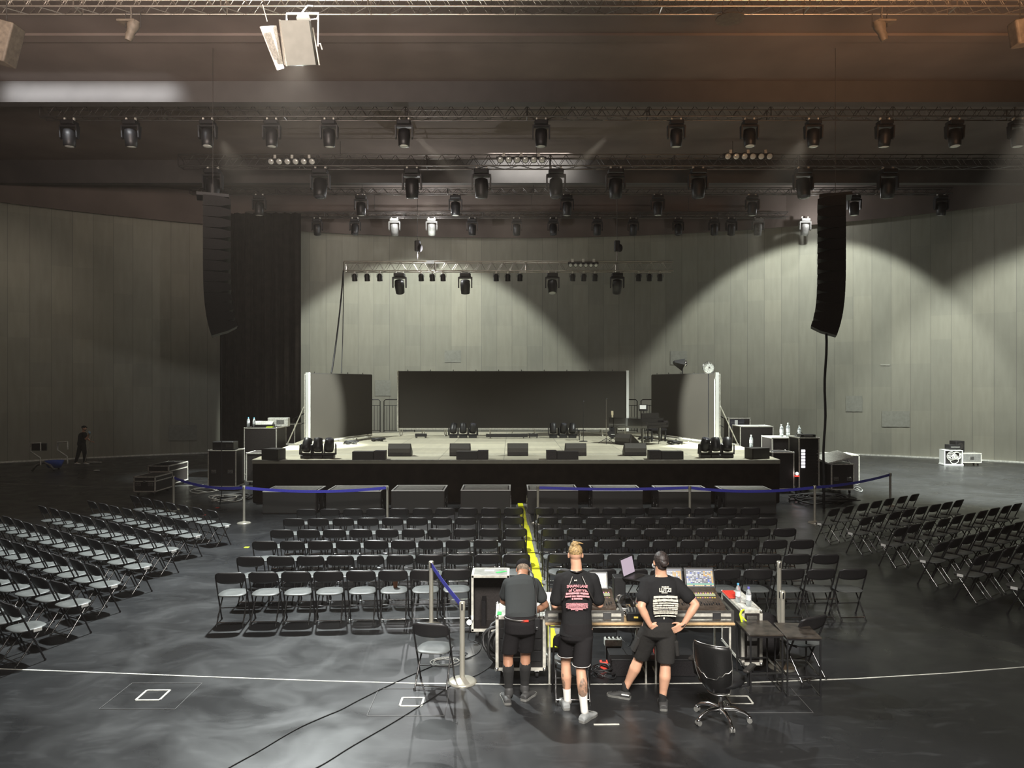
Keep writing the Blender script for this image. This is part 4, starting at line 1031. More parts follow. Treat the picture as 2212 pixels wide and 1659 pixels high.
hang([863, 1005, 1193, 1333], T6, 'low', 'low stage truss', 1.35, 0.0, (0.6, 0.3, -0.3))
def par(key, loc, label, group):
    if key not in FIX:
        t = thing('small_spotlight', 'x', 'stage light')
        MB().box((0, 0, 0.0), (0.06, 0.06, 0.10)).build('clamp', M_alud, t)
        mb = MB(); mb.tube([(-0.13, 0, -0.22), (-0.13, 0, -0.06), (0.13, 0, -0.06), (0.13, 0, -0.22)], 0.012, 5); mb.build('yoke', M_black, t)
        T = Matrix.Translation((0, 0, -0.22)) @ Matrix.Rotation(0.3, 4, 'X')
        MB().lathe([(0.07, 0.16), (0.11, 0.10), (0.12, -0.15), (0.12, -0.16)], (0, 0, 0), 14, T).build('can', M_black, t)
        MB().ball((0, 0, -0.155), (0.11, 0.11, 0.02), 12, T).build('lens', M_lens, t)
        FIX[key] = tree(t); o = t
    else: o = copy_tree(FIX[key])
    o.location = loc; o['label'] = label; o['group'] = group; return o
px = [768, 795, 822, 911, 935, 958, 1072, 1097, 1123, 1236, 1260, 1284, 1378, 1401, 1424]
for i, x in enumerate(px):
    p = D(x, 590, T6[0]); par('par', (p.x, T6[0]-0.2, T6[1]-0.05), f'small black spotlight hanging below the low stage truss, {from_left(i, len(px))}', 'small spotlights under the low stage truss')
def lamp_bar(px0, px1, py, y, label):
    a = D(px0, py, y); b = D(px1, py, y); wd = b.x-a.x
    t = thing('six_lamp_bar', label, 'stage light', ((a.x+b.x)/2, y, a.z)); n = 6
    MB().box((0, 0.08, 0.06), (wd, 0.10, 0.08)).build('bar', M_black, t)
    for i in range(n):
        x = -wd/2+wd*(i+0.5)/n; r = wd/n*0.36
        T = Matrix.Translation((x, 0.02, -0.02)) @ Matrix.Rotation(PI/2+0.45, 4, 'X')
        h = MB().lathe([(r*0.8, -0.12), (r*1.15, -0.06), (r*1.2, 0.06)], (0, 0, 0), 14, T).build('lamp_housing', M_black, t)
        MB().ball((0, 0, 0.06), (r, r, 0.03), 12, T).build('lens', M_lens, h)
    mb = MB()
    for k in (-0.35, 0, 0.35): mb.box((k*wd, 0.06, 0.17), (0.10, 0.05, 0.16))
    mb.build('clamps', mat('copper', (0.45, 0.20, 0.12), 0.4, 0.6) if False else M_alud, t)
lamp_bar(577, 683, 347, 29.75, 'bar of six round lamps high on the left of the silhouetted truss')
lamp_bar(1072, 1180, 343, 29.75, 'bar of six round lamps high over the stage centre')
lamp_bar(1563, 1671, 336, 29.75, 'bar of six round lamps high on the right of the silhouetted truss')
lamp_bar(1227, 1293, 571, 32.8, 'bar of six round lamps on the low stage truss')
# ---------------------------------------------------------------- big flood with doors on the front truss
def slab(mb, q, th):
    """thin solid from a quad (4 points), thickness along its normal"""
    q = [Vector(p) for p in q]; nrm = (q[1]-q[0]).cross(q[3]-q[0]).normalized()*th
    vs = q+[p+nrm for p in q]
    return mb.add(vs, [(3, 2, 1, 0), (4, 5, 6, 7), (0, 1, 5, 4), (1, 2, 6, 5), (2, 3, 7, 6), (3, 0, 4, 7)])
YF = 16.6
t = thing('flood_light', 'large square flood light with side doors on the front truss', 'flood light', D(650, 34, YF))
o0 = Vector(t.location)
q = [D(610, 46, YF-0.15)-o0, D(671, 46, YF-0.15)-o0, D(686, 141, YF+0.15)-o0, D(624, 143, YF+0.15)-o0]
slab(MB(), q, -0.16).build('back_panel', M_fluor, t)
q = [D(563, 57, YF-0.35)-o0, D(597, 55, YF+0.1)-o0, D(613, 147, YF+0.3)-o0, D(600, 151, YF+0.0)-o0]
slab(MB(), q, 0.03).build('side_door', M_whitew, t)
q = [D(602, 42, YF+0.15)-o0, D(608, 46, YF-0.1)-o0, D(618, 143, YF+0.15)-o0, D(612, 138, YF+0.35)-o0]
slab(MB(), q, 0.03).build('side_door', M_alud, t)
mb = MB(); mb.tube([D(619, 44, YF)-o0, D(619, 29, YF)-o0, D(688, 28, YF)-o0, D(687, 100, YF)-o0], 0.022, 8); mb.build('yoke', M_white, t)
mb = MB(); mb.tube([D(676, 60, YF+0.2)-o0, D(690, 141, YF+0.25)-o0], 0.018, 6); mb.build('door_frame', M_alud, t)
mb = MB(); mb.tube([D(686, 96, YF)-o0, D(692, 94, YF)-o0, D(696, 107, YF)-o0], 0.016, 6); mb.build('locking_handle', M_white, t)
mb = MB(); mb.lathe([(0.16, 0), (0.13, 0.08), (0.05, 0.12)], (D(656, 42, YF)-o0), 14); mb.build('lamp_cap', M_white, t)
mb = MB(); mb.tube([D(651, 38, YF)-o0, D(652, 28, YF)-o0, D(664, 12, YF+0.3)-o0, D(676, 13, YF+0.4)-o0], 0.018, 6); mb.tube([D(672, 42, YF)-o0, D(684, 41, YF)-o0, D(687, 34, YF)-o0], 0.012, 6); mb.build('power_cable', M_white, t)
mb = MB(); mb.tube([D(567, 10, YF+0.2)-o0, D(577, 46, YF)-o0], 0.012, 6); mb.build('safety_wire', M_alud, t)
l = bpy.data.lights.new('flood_light_bulb', 'POINT'); l.energy = 150; l.shadow_soft_size = 0.05; l.color = (1, 0.98, 0.9)
lo = bpy.data.objects.new('flood_light_bulb', l); lo.location = D(654, 34, YF)+Vector((0, -0.25, 0.05)); COL.objects.link(lo)
# point light added to brighten the low truss, standing in for flood spill
l = bpy.data.lights.new('truss_spill_fill', 'POINT'); l.energy = 420; l.shadow_soft_size = 0.05
lo = bpy.data.objects.new('truss_spill_fill', l); lo.location = (D(930, 552, T6[0]).x, T6[0]-0.1, T6[1]+0.85); COL.objects.link(lo)
for x in (853, 933, 1737):
    l = bpy.data.lights.new('rear_truss_lamp', 'POINT'); l.energy = 100; l.shadow_soft_size = 0.05
    lo = bpy.data.objects.new('rear_truss_lamp', l); lo.location = (D(x, 480, T5[0]).x+0.15, T5[0]-0.9, T5[1]-0.15); COL.objects.link(lo)
# profile spots dangling below the front truss
def profile(px, py, flip, label):
    p = D(px, 30, T1[0]); t = thing('profile_spotlight', label, 'stage light', (p.x, T1[0]-0.19, T1[1]))
    s = 1 if not flip else -1; k = 0.62
    MB().tube([(0, 0, 0), (0.02*s, 0, -0.25*k), (0, 0, -0.45*k)], 0.02, 6).build('hanging_bracket', M_truss, t)
    M = Matrix.Translation((0.06*s, 0, -0.72*k))
    MB().rbox((-0.12*s, 0, 0.10), (0.42, 0.26, 0.05), 0.02, M).build('cooling_fin', M_tanp, t)
    MB().lathe([(0.12, 0.14), (0.14, 0.0), (0.09, -0.16), (0.10, -0.20), (0.075, -0.34)], (0, 0, 0), 14, M @ Matrix.Rotation(0.35*s, 4, 'Y')).build('barrel', M_tanp, t)
    MB().tube([(-0.17, 0, 0.30), (-0.17, 0, -0.02)], 0.012, 5, M=M).tube([(0.17, 0, 0.30), (0.17, 0, -0.02)], 0.012, 5, M=M).tube([(-0.17, 0, 0.30), (0.17, 0, 0.30)], 0.012, 5, M=M).build('yoke', M_trussb, t)
M_tanp = mat('dusty_beige_metal', (0.085, 0.070, 0.052), 0.6, noise=(10, 0.25))
profile(291, 90, False, 'beige profile spotlight dangling below the front truss at upper left')
profile(1897, 90, True, 'beige profile spotlight dangling below the front truss at upper right')
t = thing('round_plate', 'thin round plate on a rod below the front truss at right', 'plate', (D(1577, 42, T1[0]).x, T1[0], D(1577, 42, T1[0]).z))
MB().lathe([(0.33, 0), (0.33, 0.02), (0.05, 0.03)], n=24).build('disc', M_tanp, t); MB().tube([(-0.17, 0, 0.02), (-0.17, 0, 0.42)], 0.01, 5).build('rod', M_tanp, t)
t = thing('hanging_speaker', 'brown speaker box hanging at the upper left edge of the view', 'speaker', D(14, 95, 15.0))
MB().rbox((0, 0, 0), (0.36, 0.4, 0.80), 0.03, Matrix.Rotation(0.25, 4, 'Y')).build('cabinet', M_tanp, t); MB().tube([(0, 0, 0.4), (0, 0, 2.6)], 0.012, 5).build('cable', M_trussb, t)
t = thing('hanging_speaker', 'small beige speaker box hanging at the upper right edge of the view', 'speaker', D(2203, 72, 15.0))
MB().rbox((0, 0, 0), (0.3, 0.3, 0.5), 0.05, Matrix.Rotation(-0.15, 4, 'Y')).build('cabinet', M_tanp, t); MB().tube([(0, 0, 0.25), (0, 0, 2.4)], 0.012, 5).build('cable', M_trussb, t)
# cables at the left end of the low truss
e = D(742, 584, T6[0])
for k, (bx, by, lb) in enumerate(((716, 806, 'thick black cable dropping from the left end of the low stage truss'), (737, 806, 'thin black cable dropping from the left end of the low stage truss'))):
    b = D(bx, by, 29.6); m = Vector(e).lerp(b, 0.5)+Vector((0.06, 0, -0.35))
    pts = []
    for i in range(15):
        u = i/14; pts.append(Vector(e)*(1-u)**2+m*2*u*(1-u)+b*u*u)
    o = MB().tube(pts, 0.035 if k == 0 else 0.018, 6).build('drop_cable', M_cable); prop(o, lb, 'cable')
# ---------------------------------------------------------------- hanging line arrays
def line_array(loc, yaw, ztop, n, label):
    t = thing('line_array', label, 'speaker array', loc)
    R = Matrix.Rotation(yaw, 4, 'Z'); W_ = 1.12; dep = 0.72
    # local: +x is the front of the cabinets, y the width
    P = Vector((0, 0, ztop)); ang = 0.0
    MY = Matrix(((1, 0, 0, 0), (0, 0, 1, 0), (0, 1, 0, 0), (0, 0, 0, 1)))
    MB().box((-0.25, 0, ztop+0.07), (0.85, 0.7, 0.09), R).build('rigging_frame', M_black, t)
    MB().tube([(-0.25, 0, ztop+0.1), (-0.25, 0, 13.16)], 0.008, 6, M=R).build('hoist_chain', M_trussb, t)
    front = Vector((0.0, ztop)) # x,z of front top
    for i in range(n):
        ang += [0, 0, 0, 0, 0, 0, 0.008, 0.012, 0.02, 0.035, 0.055, 0.08, 0.09][min(i, 12)]
        d = Vector((-math.sin(ang), -math.cos(ang)))          # down along the front
        b = Vector((-math.cos(ang), math.sin(ang)))           # towards the back
        h = 0.298; hb = 0.155
        f0 = front; f1 = front+d*h
        mid = front+d*h/2
        q = [f0, f1, mid+b*dep*0.62+d*h*0.46, mid+b*dep+d*hb/2, mid+b*dep-d*hb/2, mid+b*dep*0.62-d*h*0.46]
        mb = MB(); mb.prism([(p.x, p.y) for p in q], -W_/2, W_/2, R @ MY); c = mb.build('cabinet', M_blackm, t)
        mb = MB(); g = [f0+d*0.02-b*0.006, f1-d*0.02-b*0.006, f1-d*0.02+b*0.004, f0+d*0.02+b*0.004]; mb.prism([(p.x, p.y) for p in g], -W_/2+0.04, W_/2-0.04, R @ MY); mb.build('grille', M_grille, c)
        front = f1+d*0.004
    return t
line_array((9.44, 21.0, 0), -0.38, 8.85, 13, 'long curved black speaker array hanging right of the stage')
line_array((-8.75, 21.0, 0), PI+0.38, 8.85, 13, 'long curved speaker array hanging in the dark left of the stage')
pts = [Vector((8.95+0.02*math.sin(k*1.1)-0.012*k*0.5, 21.1, 5.15-k*0.35)) for k in range(15)]+[Vector((8.98, 21.3, 0.02))]
o = MB().tube(pts, 0.035, 6).build('speaker_cable', M_cable); prop(o, 'thick black cable bundle hanging from the right speaker array to the floor', 'cable')
pts = [Vector((-8.35-0.0*k, 21.3, 5.0-k*0.35)) for k in range(14)]+[Vector((-8.6, 21.8, 0.05))]
o = MB().tube(pts, 0.012, 6).build('speaker_cable', M_cable); prop(o, 'thin cable hanging from the left speaker array to the floor', 'cable')
# ---------------------------------------------------------------- mixing position
def table(label, x0, x1, y0, y1, z):
    t = thing('trestle_table', label, 'table', ((x0+x1)/2, (y0+y1)/2, 0), 0, 'tables at the mixing position'); a = (x1-x0)/2; b = (y1-y0)/2
    MB().rbox((0, 0, z-0.014), (2*a, 2*b, 0.028), 0.012).build('tabletop', M_wood, t)
    for sx in (-1, 1):
        for sy in (-1, 1): MB().tube([(sx*(a-0.05), sy*(b-0.05), 0), (sx*(a-0.05), sy*(b-0.05), z-0.03)], 0.014, 8).build('leg', M_alud, t)
    mb = MB()
    for sy in (-1, 1): mb.tube([(-a+0.05, sy*(b-0.05), z-0.06), (a-0.05, sy*(b-0.05), z-0.06)], 0.012, 6)
    for sx in (-1, 1): mb.tube([(sx*(a-0.05), -b+0.05, 0.12), (sx*(a-0.05), b-0.05, 0.12)], 0.012, 6)
    mb.build('underframe', M_alud, t); return t
table('pale wood topped table under the left mixing desk', 0.40, 1.66, 8.85, 9.62, 0.74)
table('pale wood topped table under the right mixing desk', 1.68, 2.67, 8.85, 9.62, 0.74)
M_scr = []
def glow(n, c, s=0.9): return mat(n, (0.05, 0.05, 0.05), 0.3, emit=c, es=s)
M_scrA = glow('screen_lilac', (0.26, 0.27, 0.33)); M_scrB = M_scrA
UI = [glow('ui_white', (0.88, 0.88, 0.90)), glow('ui_orange', (0.85, 0.48, 0.10)), glow('ui_blue', (0.12, 0.20, 0.75)), glow('ui_green', (0.15, 0.60, 0.42)), glow('ui_dark', (0.10, 0.10, 0.13)), glow('ui_amber', (0.90, 0.70, 0.35))]
def ui(parent, T, w_, h_, seed):
    R_ = random.Random(seed); mb = MB(); nx, nz = 14, 11
    for j in range(nz):
        for i in range(nx):
            u = (i+0.5)/nx; v = (j+0.5)/nz
            if j == 1: m = 3
            elif j == 0: m = R_.choice((4, 5, 5))
            elif i >= nx-1: m = R_.choice((1, 5))
            elif u > 0.62 and v > 0.62: m = R_.choice((1, 1, 5, 0, None))
            elif u > 0.62: m = R_.choice((2, 0, 4, None, None))
            else: m = R_.choice((0, 0, 0, 4, None, 2 if R_.random() < 0.3 else 0))
            if m is None: continue
            mb.m = m; k = 0.86 if m != 3 else 1.02
            mb.box(((u-0.5)*w_, -0.0105, 0.012+v*(h_-0.024)), (w_/nx*k, 0.001, h_/nz*(0.55 if m in (0, 4) else 0.75)), T)
    return mb.build('screen_graphics', UI, parent)
M_lap = mat('laptop_display', (0.1, 0.1, 0.1), 0.3, emit=(0.62, 0.48, 0.60), es=0.75)
M_lcd = mat('fader_display', (0.1, 0.1, 0.1), 0.3, emit=(0.66, 0.72, 0.36), es=0.55)
M_konsole = mat('console_surface', (0.060, 0.045, 0.035), 0.35, noise=(30, 0.3))
M_amber = mat('amber_buttons', (0.3, 0.2, 0.05), 0.4, emit=(0.9, 0.65, 0.10), es=0.8)
M_pinkb = mat('pink_buttons', (0.3, 0.1, 0.2), 0.4, emit=(0.9, 0.45, 0.65), es=0.6)
def console(name, label, x0, x1, y0, y1, zt, screens, surf, keys):
    t = thing(name, label, 'mixing desk', ((x0+x1)/2, y0, zt)); w_ = x1-x0; d = y1-y0
    # flight case tray the desk sits in
    mb = MB(); mb.box((0, d/2, 0.03), (w_+0.08, d+0.06, 0.06)); tr = mb.build('case_tray', M_whitew, t)
    mb = MB()
    for zz in (0.012, 0.058, 0.125):
        mb.box((0, -0.038, zz), (w_+0.10, 0.03, 0.022))
        for sx in (-1, 1): mb.box((sx*(w_/2+0.045), d/2, zz), (0.03, d+0.10, 0.022))
    for sx in (-1, 1): mb.box((sx*(w_/2+0.045), -0.035, 0.07), (0.034, 0.034, 0.14))
    mb.build('edge_profile', M_alu, tr)
    MB().box((0, -0.03, 0.092), (w_+0.08, 0.022, 0.045)).build('front_strip', M_alud, tr)
    for sx in (-1, 1): MB().rbox((sx*w_*0.33, -0.056, 0.075), (0.10, 0.014, 0.085), 0.006).build('latch', M_chrome, tr)
    # wedge shaped body
    prof = [(0.02, 0.09), (0.02, 0.165), (0.30, 0.205), (d-0.10, 0.265), (d-0.04, 0.265), (d-0.04, 0.09)]
    n = len(prof); vs = [(-w_/2+0.02, y, z) for y, z in prof]+[(w_/2-0.02, y, z) for y, z in prof]
    MB().add(vs, [tuple(range(n)), tuple(reversed(range(n, 2*n)))]+[(i, n+i, n+(i+1) % n, (i+1) % n) for i in range(n)]).build('body', surf, t)
    sl = math.atan2(0.04, 0.28); T = Matrix.Translation((0, 0.02, 0.167)) @ Matrix.Rotation(sl, 4, 'X')
    mb = MB(); m2 = MB(); R_ = random.Random(len(label))
    nf = int((w_-0.1)/0.030)
    for i in range(nf):
        x = -w_/2+0.06+i*0.030; mb.box((x, 0.05+R_.uniform(0, 0.07), 0.008), (0.014, 0.024, 0.016), T); m2.box((x, 0.09, 0.0015), (0.003, 0.12, 0.003), T)
    mb.build('faders', M_black, t); m2.build('fader_slots', M_black, t)
    T2_ = Matrix.Translation((0, 0.30, 0.207)) @ Matrix.Rotation(math.atan2(0.06, d-0.40), 4, 'X')
    mb = MB(); mp_ = MB()
    for i in range(nf):
        x = -w_/2+0.06+i*0.030
        (mp_ if i % 3 == 1 else mb).box((x, -0.03, 0.004), (0.018, 0.012, 0.008), T2_)
        mp_.box((x, 0.07, 0.004), (0.014, 0.014, 0.008), T2_) if i % 2 else mb.box((x, 0.07, 0.004), (0.014, 0.014, 0.008), T2_)
    mb.build('lit_buttons', M_amber, t); mp_.build('lit_keys', M_pinkb, t)
    MB().box((w_*0.0, 0.035, 0.004), (w_*0.86, 0.05, 0.006), T2_).build('channel_display', M_lcd, t)
    for a, b, z0, z1, m in screens:
        Ts = Matrix.Translation(((a+b)/2-t.location.x, d-0.07, 0.265)) @ Matrix.Rotation(-0.42, 4, 'X')
        s_ = MB().rbox((0, 0.012, (z1)/2), (b-a+0.05, 0.03, z1+0.03), 0.01, Ts).build('screen', M_black, t)
        MB().box((0, -0.006, z1/2), (b-a, 0.008, z1-0.02), Ts).build('display', m, s_); ui(s_, Ts, b-a, z1-0.02, int(a*100))
    return t
console('mixing_desk', 'left digital mixing desk in a flight case tray before the tattooed man', 0.46, 1.28, 8.93, 9.45, 0.742, [(0.98, 1.20, 0, 0.20, M_scrB)], M_konsole, 1)
console('mixing_desk', 'right digital mixing desk with lit screens in a flight case tray', 1.74, 2.60, 8.93, 9.52, 0.742, [(1.86, 2.17, 0, 0.235, M_scrA), (2.235, 2.575, 0, 0.235, M_scrB)], M_konsole, 1)
# pale paper tray at the left end
t = thing('open_notebook', 'white open notebook at the left end of the left mixing desk', 'notebook', (0.47, 9.02, 1.006), 0.1)
MB().box((0, 0, 0), (0.20, 0.26, 0.012), Matrix.Rotation(0.14, 4, 'X')).build('pages', M_paper, t)
MB().box((-0.01, 0.0, -0.006), (0.23, 0.28, 0.006), Matrix.Rotation(0.14, 4, 'X')).build('cover', M_whitew, t)
# small monitor speaker
t = thing('monitor_speaker', 'black box monitor speaker between the two mixing desks', 'speaker', (1.37, 9.42, 0.742))
MB().rbox((0, 0.08, 0.20), (0.15, 0.2, 0.40), 0.015).build('cabinet', M_black, t)
MB().lathe([(0.055, 0), (0.045, 0.006), (0.02, -0.004)], (0, 0, 0), 18, Matrix.Translation((0, -0.021, 0.13)) @ Matrix.Rotation(PI/2, 4, 'X')).build('cone', M_trussb, t)
# laptop on a stand
t = thing('laptop', 'open laptop with a pinkish screen on a stand between the mixing desks', 'laptop', (1.60, 9.42, 1.135), 0.95)
MB().rbox((0, 0, 0.008), (0.34, 0.24, 0.016), 0.008).build('keyboard_base', M_black, t)
s_ = MB().rbox((0, 0, 0.12), (0.34, 0.010, 0.235), 0.004, Matrix.Translation((0, 0.12, 0.012)) @ Matrix.Rotation(-0.22, 4, 'X')).build('screen', M_black, t)
MB().box((0, -0.0065, 0.12), (0.31, 0.002, 0.20), Matrix.Translation((0, 0.12, 0.012)) @ Matrix.Rotation(-0.22, 4, 'X')).build('display', M_lap, s_)
MB().box((0, 0.02, 0.0165), (0.28, 0.10, 0.002)).build('keys', M_trussb, t)
t = thing('laptop_stand', 'black metal laptop stand between the mixing desks', 'stand', (1.60, 9.42, 0.742), 0.95)
mb = MB(); mb.box((0, 0, 0.382), (0.30, 0.22, 0.010)); mb.build('shelf', M_black, t)
for sx in (-1, 1): MB().tube([(sx*0.13, -0.08, 0), (sx*0.13, 0.08, 0.20), (sx*0.13, -0.02, 0.378)], 0.008, 6).build('leg', M_black, t)
t = thing('stage_box', 'tilted grey rack box with dark red strips below the laptop', 'equipment', (1.62, 9.30, 0.80), -0.45)
M_ = Matrix.Rotation(-0.25, 4, 'X') @ Matrix.Rotation(0.22, 4, 'Y')
MB().rbox((0, 0.07, 0.115), (0.19, 0.14, 0.20), 0.01, M_).build('housing', M_greyr, t)
for k in range(4): MB().box((-0.065+k*0.043, -0.003, 0.115), (0.026, 0.006, 0.16), M_).build('strip', mat('dark_red', (0.10, 0.02, 0.02), 0.4) if k == 0 else bpy.data.materials['dark_red'], t)
# compact mixer and clutter in front
t = thing('compact_mixer', 'small black mixer with cables in front of the laptop', 'equipment', (1.52, 9.02, 0.745), -0.08)
MB().rbox((0, 0, 0.05), (0.26, 0.24, 0.10), 0.015).build('housing', M_black, t)
for i in range(6):
    for j in range(4): MB().lathe([(0.008, 0), (0.007, 0.018)], (-0.10+i*0.04, -0.07+j*0.045, 0.10), 8).build('knob', M_greyr, t)
MB().box((-0.02, -0.122, 0.05), (0.05, 0.004, 0.02)).build('lit_meter', M_amber, t)
def headphones(loc, rz, label, s=1.0):
    t = thing('headphones', label, 'headphones', loc, rz); R = Matrix.Rotation(1.25, 4, 'X')
    mb = MB(); mb.tube([(0.085*s*math.cos(a), 0.095*s*math.sin(a), 0) for a in [PI*k/14 for k in range(15)]], 0.009*s, 8, M=Matrix.Translation((0, 0, 0.05)) @ R); mb.build('headband', M_black, t)
    for sx in (-1, 1): MB().lathe([(0.042*s, -0.016), (0.046*s, 0), (0.040*s, 0.018)], (0, 0, 0), 16, Matrix.Translation((sx*0.085*s, 0, 0.046)) @ Matrix.Rotation(PI/2, 4, 'Y')).build('ear_cup', M_trussb, t)
headphones((1.42, 9.25, 0.80), 0.3, 'black headphones standing on the cable pile between the desks', 1.15)
headphones((1.68, 8.98, 0.745), -0.5, 'black headphones lying beside the compact mixer')
def coil(name, label, loc, r, n, tube_r, m, flat=0.03, seed=1, squash=1.0, tail=None, M=None, kind=None):
    R_ = random.Random(seed); pts = []
    for i in range(n*18):
        a = 2*PI*i/18; rr = r*(1+0.22*math.sin(i*0.13+seed)+R_.uniform(-0.02, 0.02)); pts.append(((rr*math.cos(a))+0.25*r*math.sin(i*0.05), rr*math.sin(a)*squash+0.2*r*math.cos(i*0.07), tube_r+flat*abs(math.sin(i*0.21+seed))))
    if tail: pts += tail
    t = MB().tube(pts, tube_r, 6, M=M).build(name, m); t.location = loc; prop(t, label, 'cable'); return t
coil('cable_pile', 'tangled black cables between the two mixing desks', (1.40, 9.28, 0.745), 0.085, 7, 0.006, M_cable, 0.06, 3)
coil('white_cable', 'white cable looping in front of the monitor speaker', (1.36, 9.12, 0.745), 0.07, 3, 0.0035, M_white, 0.10, 5, 0.7)
t = thing('paper_card', 'white card lying beside the small mixer', 'paper', (1.60, 9.15, 0.86)); MB().box((0, 0, 0), (0.10, 0.07, 0.003), Matrix.Rotation(0.35, 4, 'X')).build('card', M_white, t); MB().box((0, 0.01, -0.06), (0.09, 0.05, 0.11)).build('holder', M_black, t)
# side road case with bottles
sc_ = road_case('side_case', 'narrow upright road case standing right of the mixing desk', 'case', (2.965, 9.15, 0), 0.25, 0.88, 0.80, 0, None, handles=0, top=M_whitew)
mb = MB(); mb.rbox((0, -0.004, 0.68), (0.13, 0.012, 0.12), 0.01); mb.build('recessed_handle', M_alu, sc_)
for zz in (0.30, 0.50): MB().rbox((0, -0.004, zz), (0.13, 0.012, 0.15), 0.01).build('latch', M_alu, sc_)
bottle((2.90, 9.50, 0.805), 1.02, 'clear water bottle on the side case, the one further back', 'bottles on the side case')
bottle((2.98, 9.33, 0.805), 1.02, 'clear water bottle on the side case, the nearer one with a violet cap', 'bottles on the side case', mat('violet_cap', (0.15, 0.14, 0.50), 0.5))
t = thing('red_tray', 'red ribbed tray lying on the side case behind the bottles', 'tray', (2.90, 9.80, 0.808)); MB().rbox((0, 0, 0.008), (0.16, 0.34, 0.016), 0.01).build('plate', M_red, t)
mb = MB()
for k in range(6): mb.box((0, -0.13+k*0.052, 0.02), (0.14, 0.018, 0.008))
mb.build('ribs', M_red, t)
mb = MB(); o3 = Vector((2.815, 9.10, 0.80)); mb.tube([o3+Vector(p) for p in ((0.05, 0.05, 0.012), (0.0, -0.01, 0.012), (-0.02, -0.03, -0.02), (0.0, -0.035, -0.12), (0.02, -0.035, -0.17))], [0.010, 0.014, 0.015, 0.013, 0.006], 6)
mb.tube([o3+Vector(p) for p in ((-0.01, -0.03, -0.04), (0.05, -0.04, -0.10))], 0.009, 6); o = mb.build('high_visibility_ribbon', M_neon); prop(o, 'bright yellow ribbon knotted on the corner of the side case', 'ribbon')
t = thing('black_backpack', 'black bag on the floor behind the bar stools and side case', 'bag', (3.40, 9.95, 0)); mb = MB(); mb.loft([((0, 0, 0), (1, 0, 0), (0, 1, 0), 0.17, 0.15), ((0, 0, 0.1), (1, 0, 0), (0, 1, 0), 0.20, 0.17), ((0, 0, 0.35), (1, 0, 0), (0, 1, 0), 0.18, 0.15), ((0.02, 0, 0.48), (1, 0, 0), (0, 1, 0), 0.12, 0.10), ((0.02, 0, 0.52), (1, 0, 0), (0, 1, 0), 0.05, 0.05)]); mb.build('bag_body', M_fabric, t)
MB().loft([((0, -0.16, 0.05), (1, 0, 0), (0, 1, 0), 0.12, 0.04), ((0, -0.17, 0.15), (1, 0, 0), (0, 1, 0), 0.13, 0.05), ((0, -0.16, 0.26), (1, 0, 0), (0, 1, 0), 0.11, 0.04)]).build('front_pocket', M_fabric, t)
# bar stools
def stool(x, y, rz, label):
    t = thing('bar_stool', label, 'stool', (x, y, 0), rz, 'bar stools'); a, b, h = 0.195, 0.255, 0.69
    MB().rbox((0, 0, h-0.012), (2*a+0.01, 2*b+0.01, 0.022), 0.008).build('seat', M_topstool, t)
    for sx in (-1, 1):
        for sy in (-1, 1): MB().box((sx*(a-0.009), sy*(b-0.009), (h-0.02)/2), (0.017, 0.017, h-0.02)).build('leg', M_black, t)
    for nm, z in (('footrest', 0.235), ('floor_frame', 0.009), ('seat_frame', h-0.033)):
        mb = MB()
        for sy in (-1, 1): mb.box((0, sy*(b-0.009), z), (2*a-0.02, 0.016, 0.016))
        for sx in (-1, 1): mb.box((sx*(a-0.009), 0, z), (0.016, 2*b-0.02, 0.016))
        mb.build(nm, M_tube if nm == 'seat_frame' else M_legb, t)
    return t
stool(2.955, 8.86, 0.02, 'black square-topped metal bar stool, the left of two')
stool(3.375, 8.77, -0.06, 'black square-topped metal bar stool, the right of two')
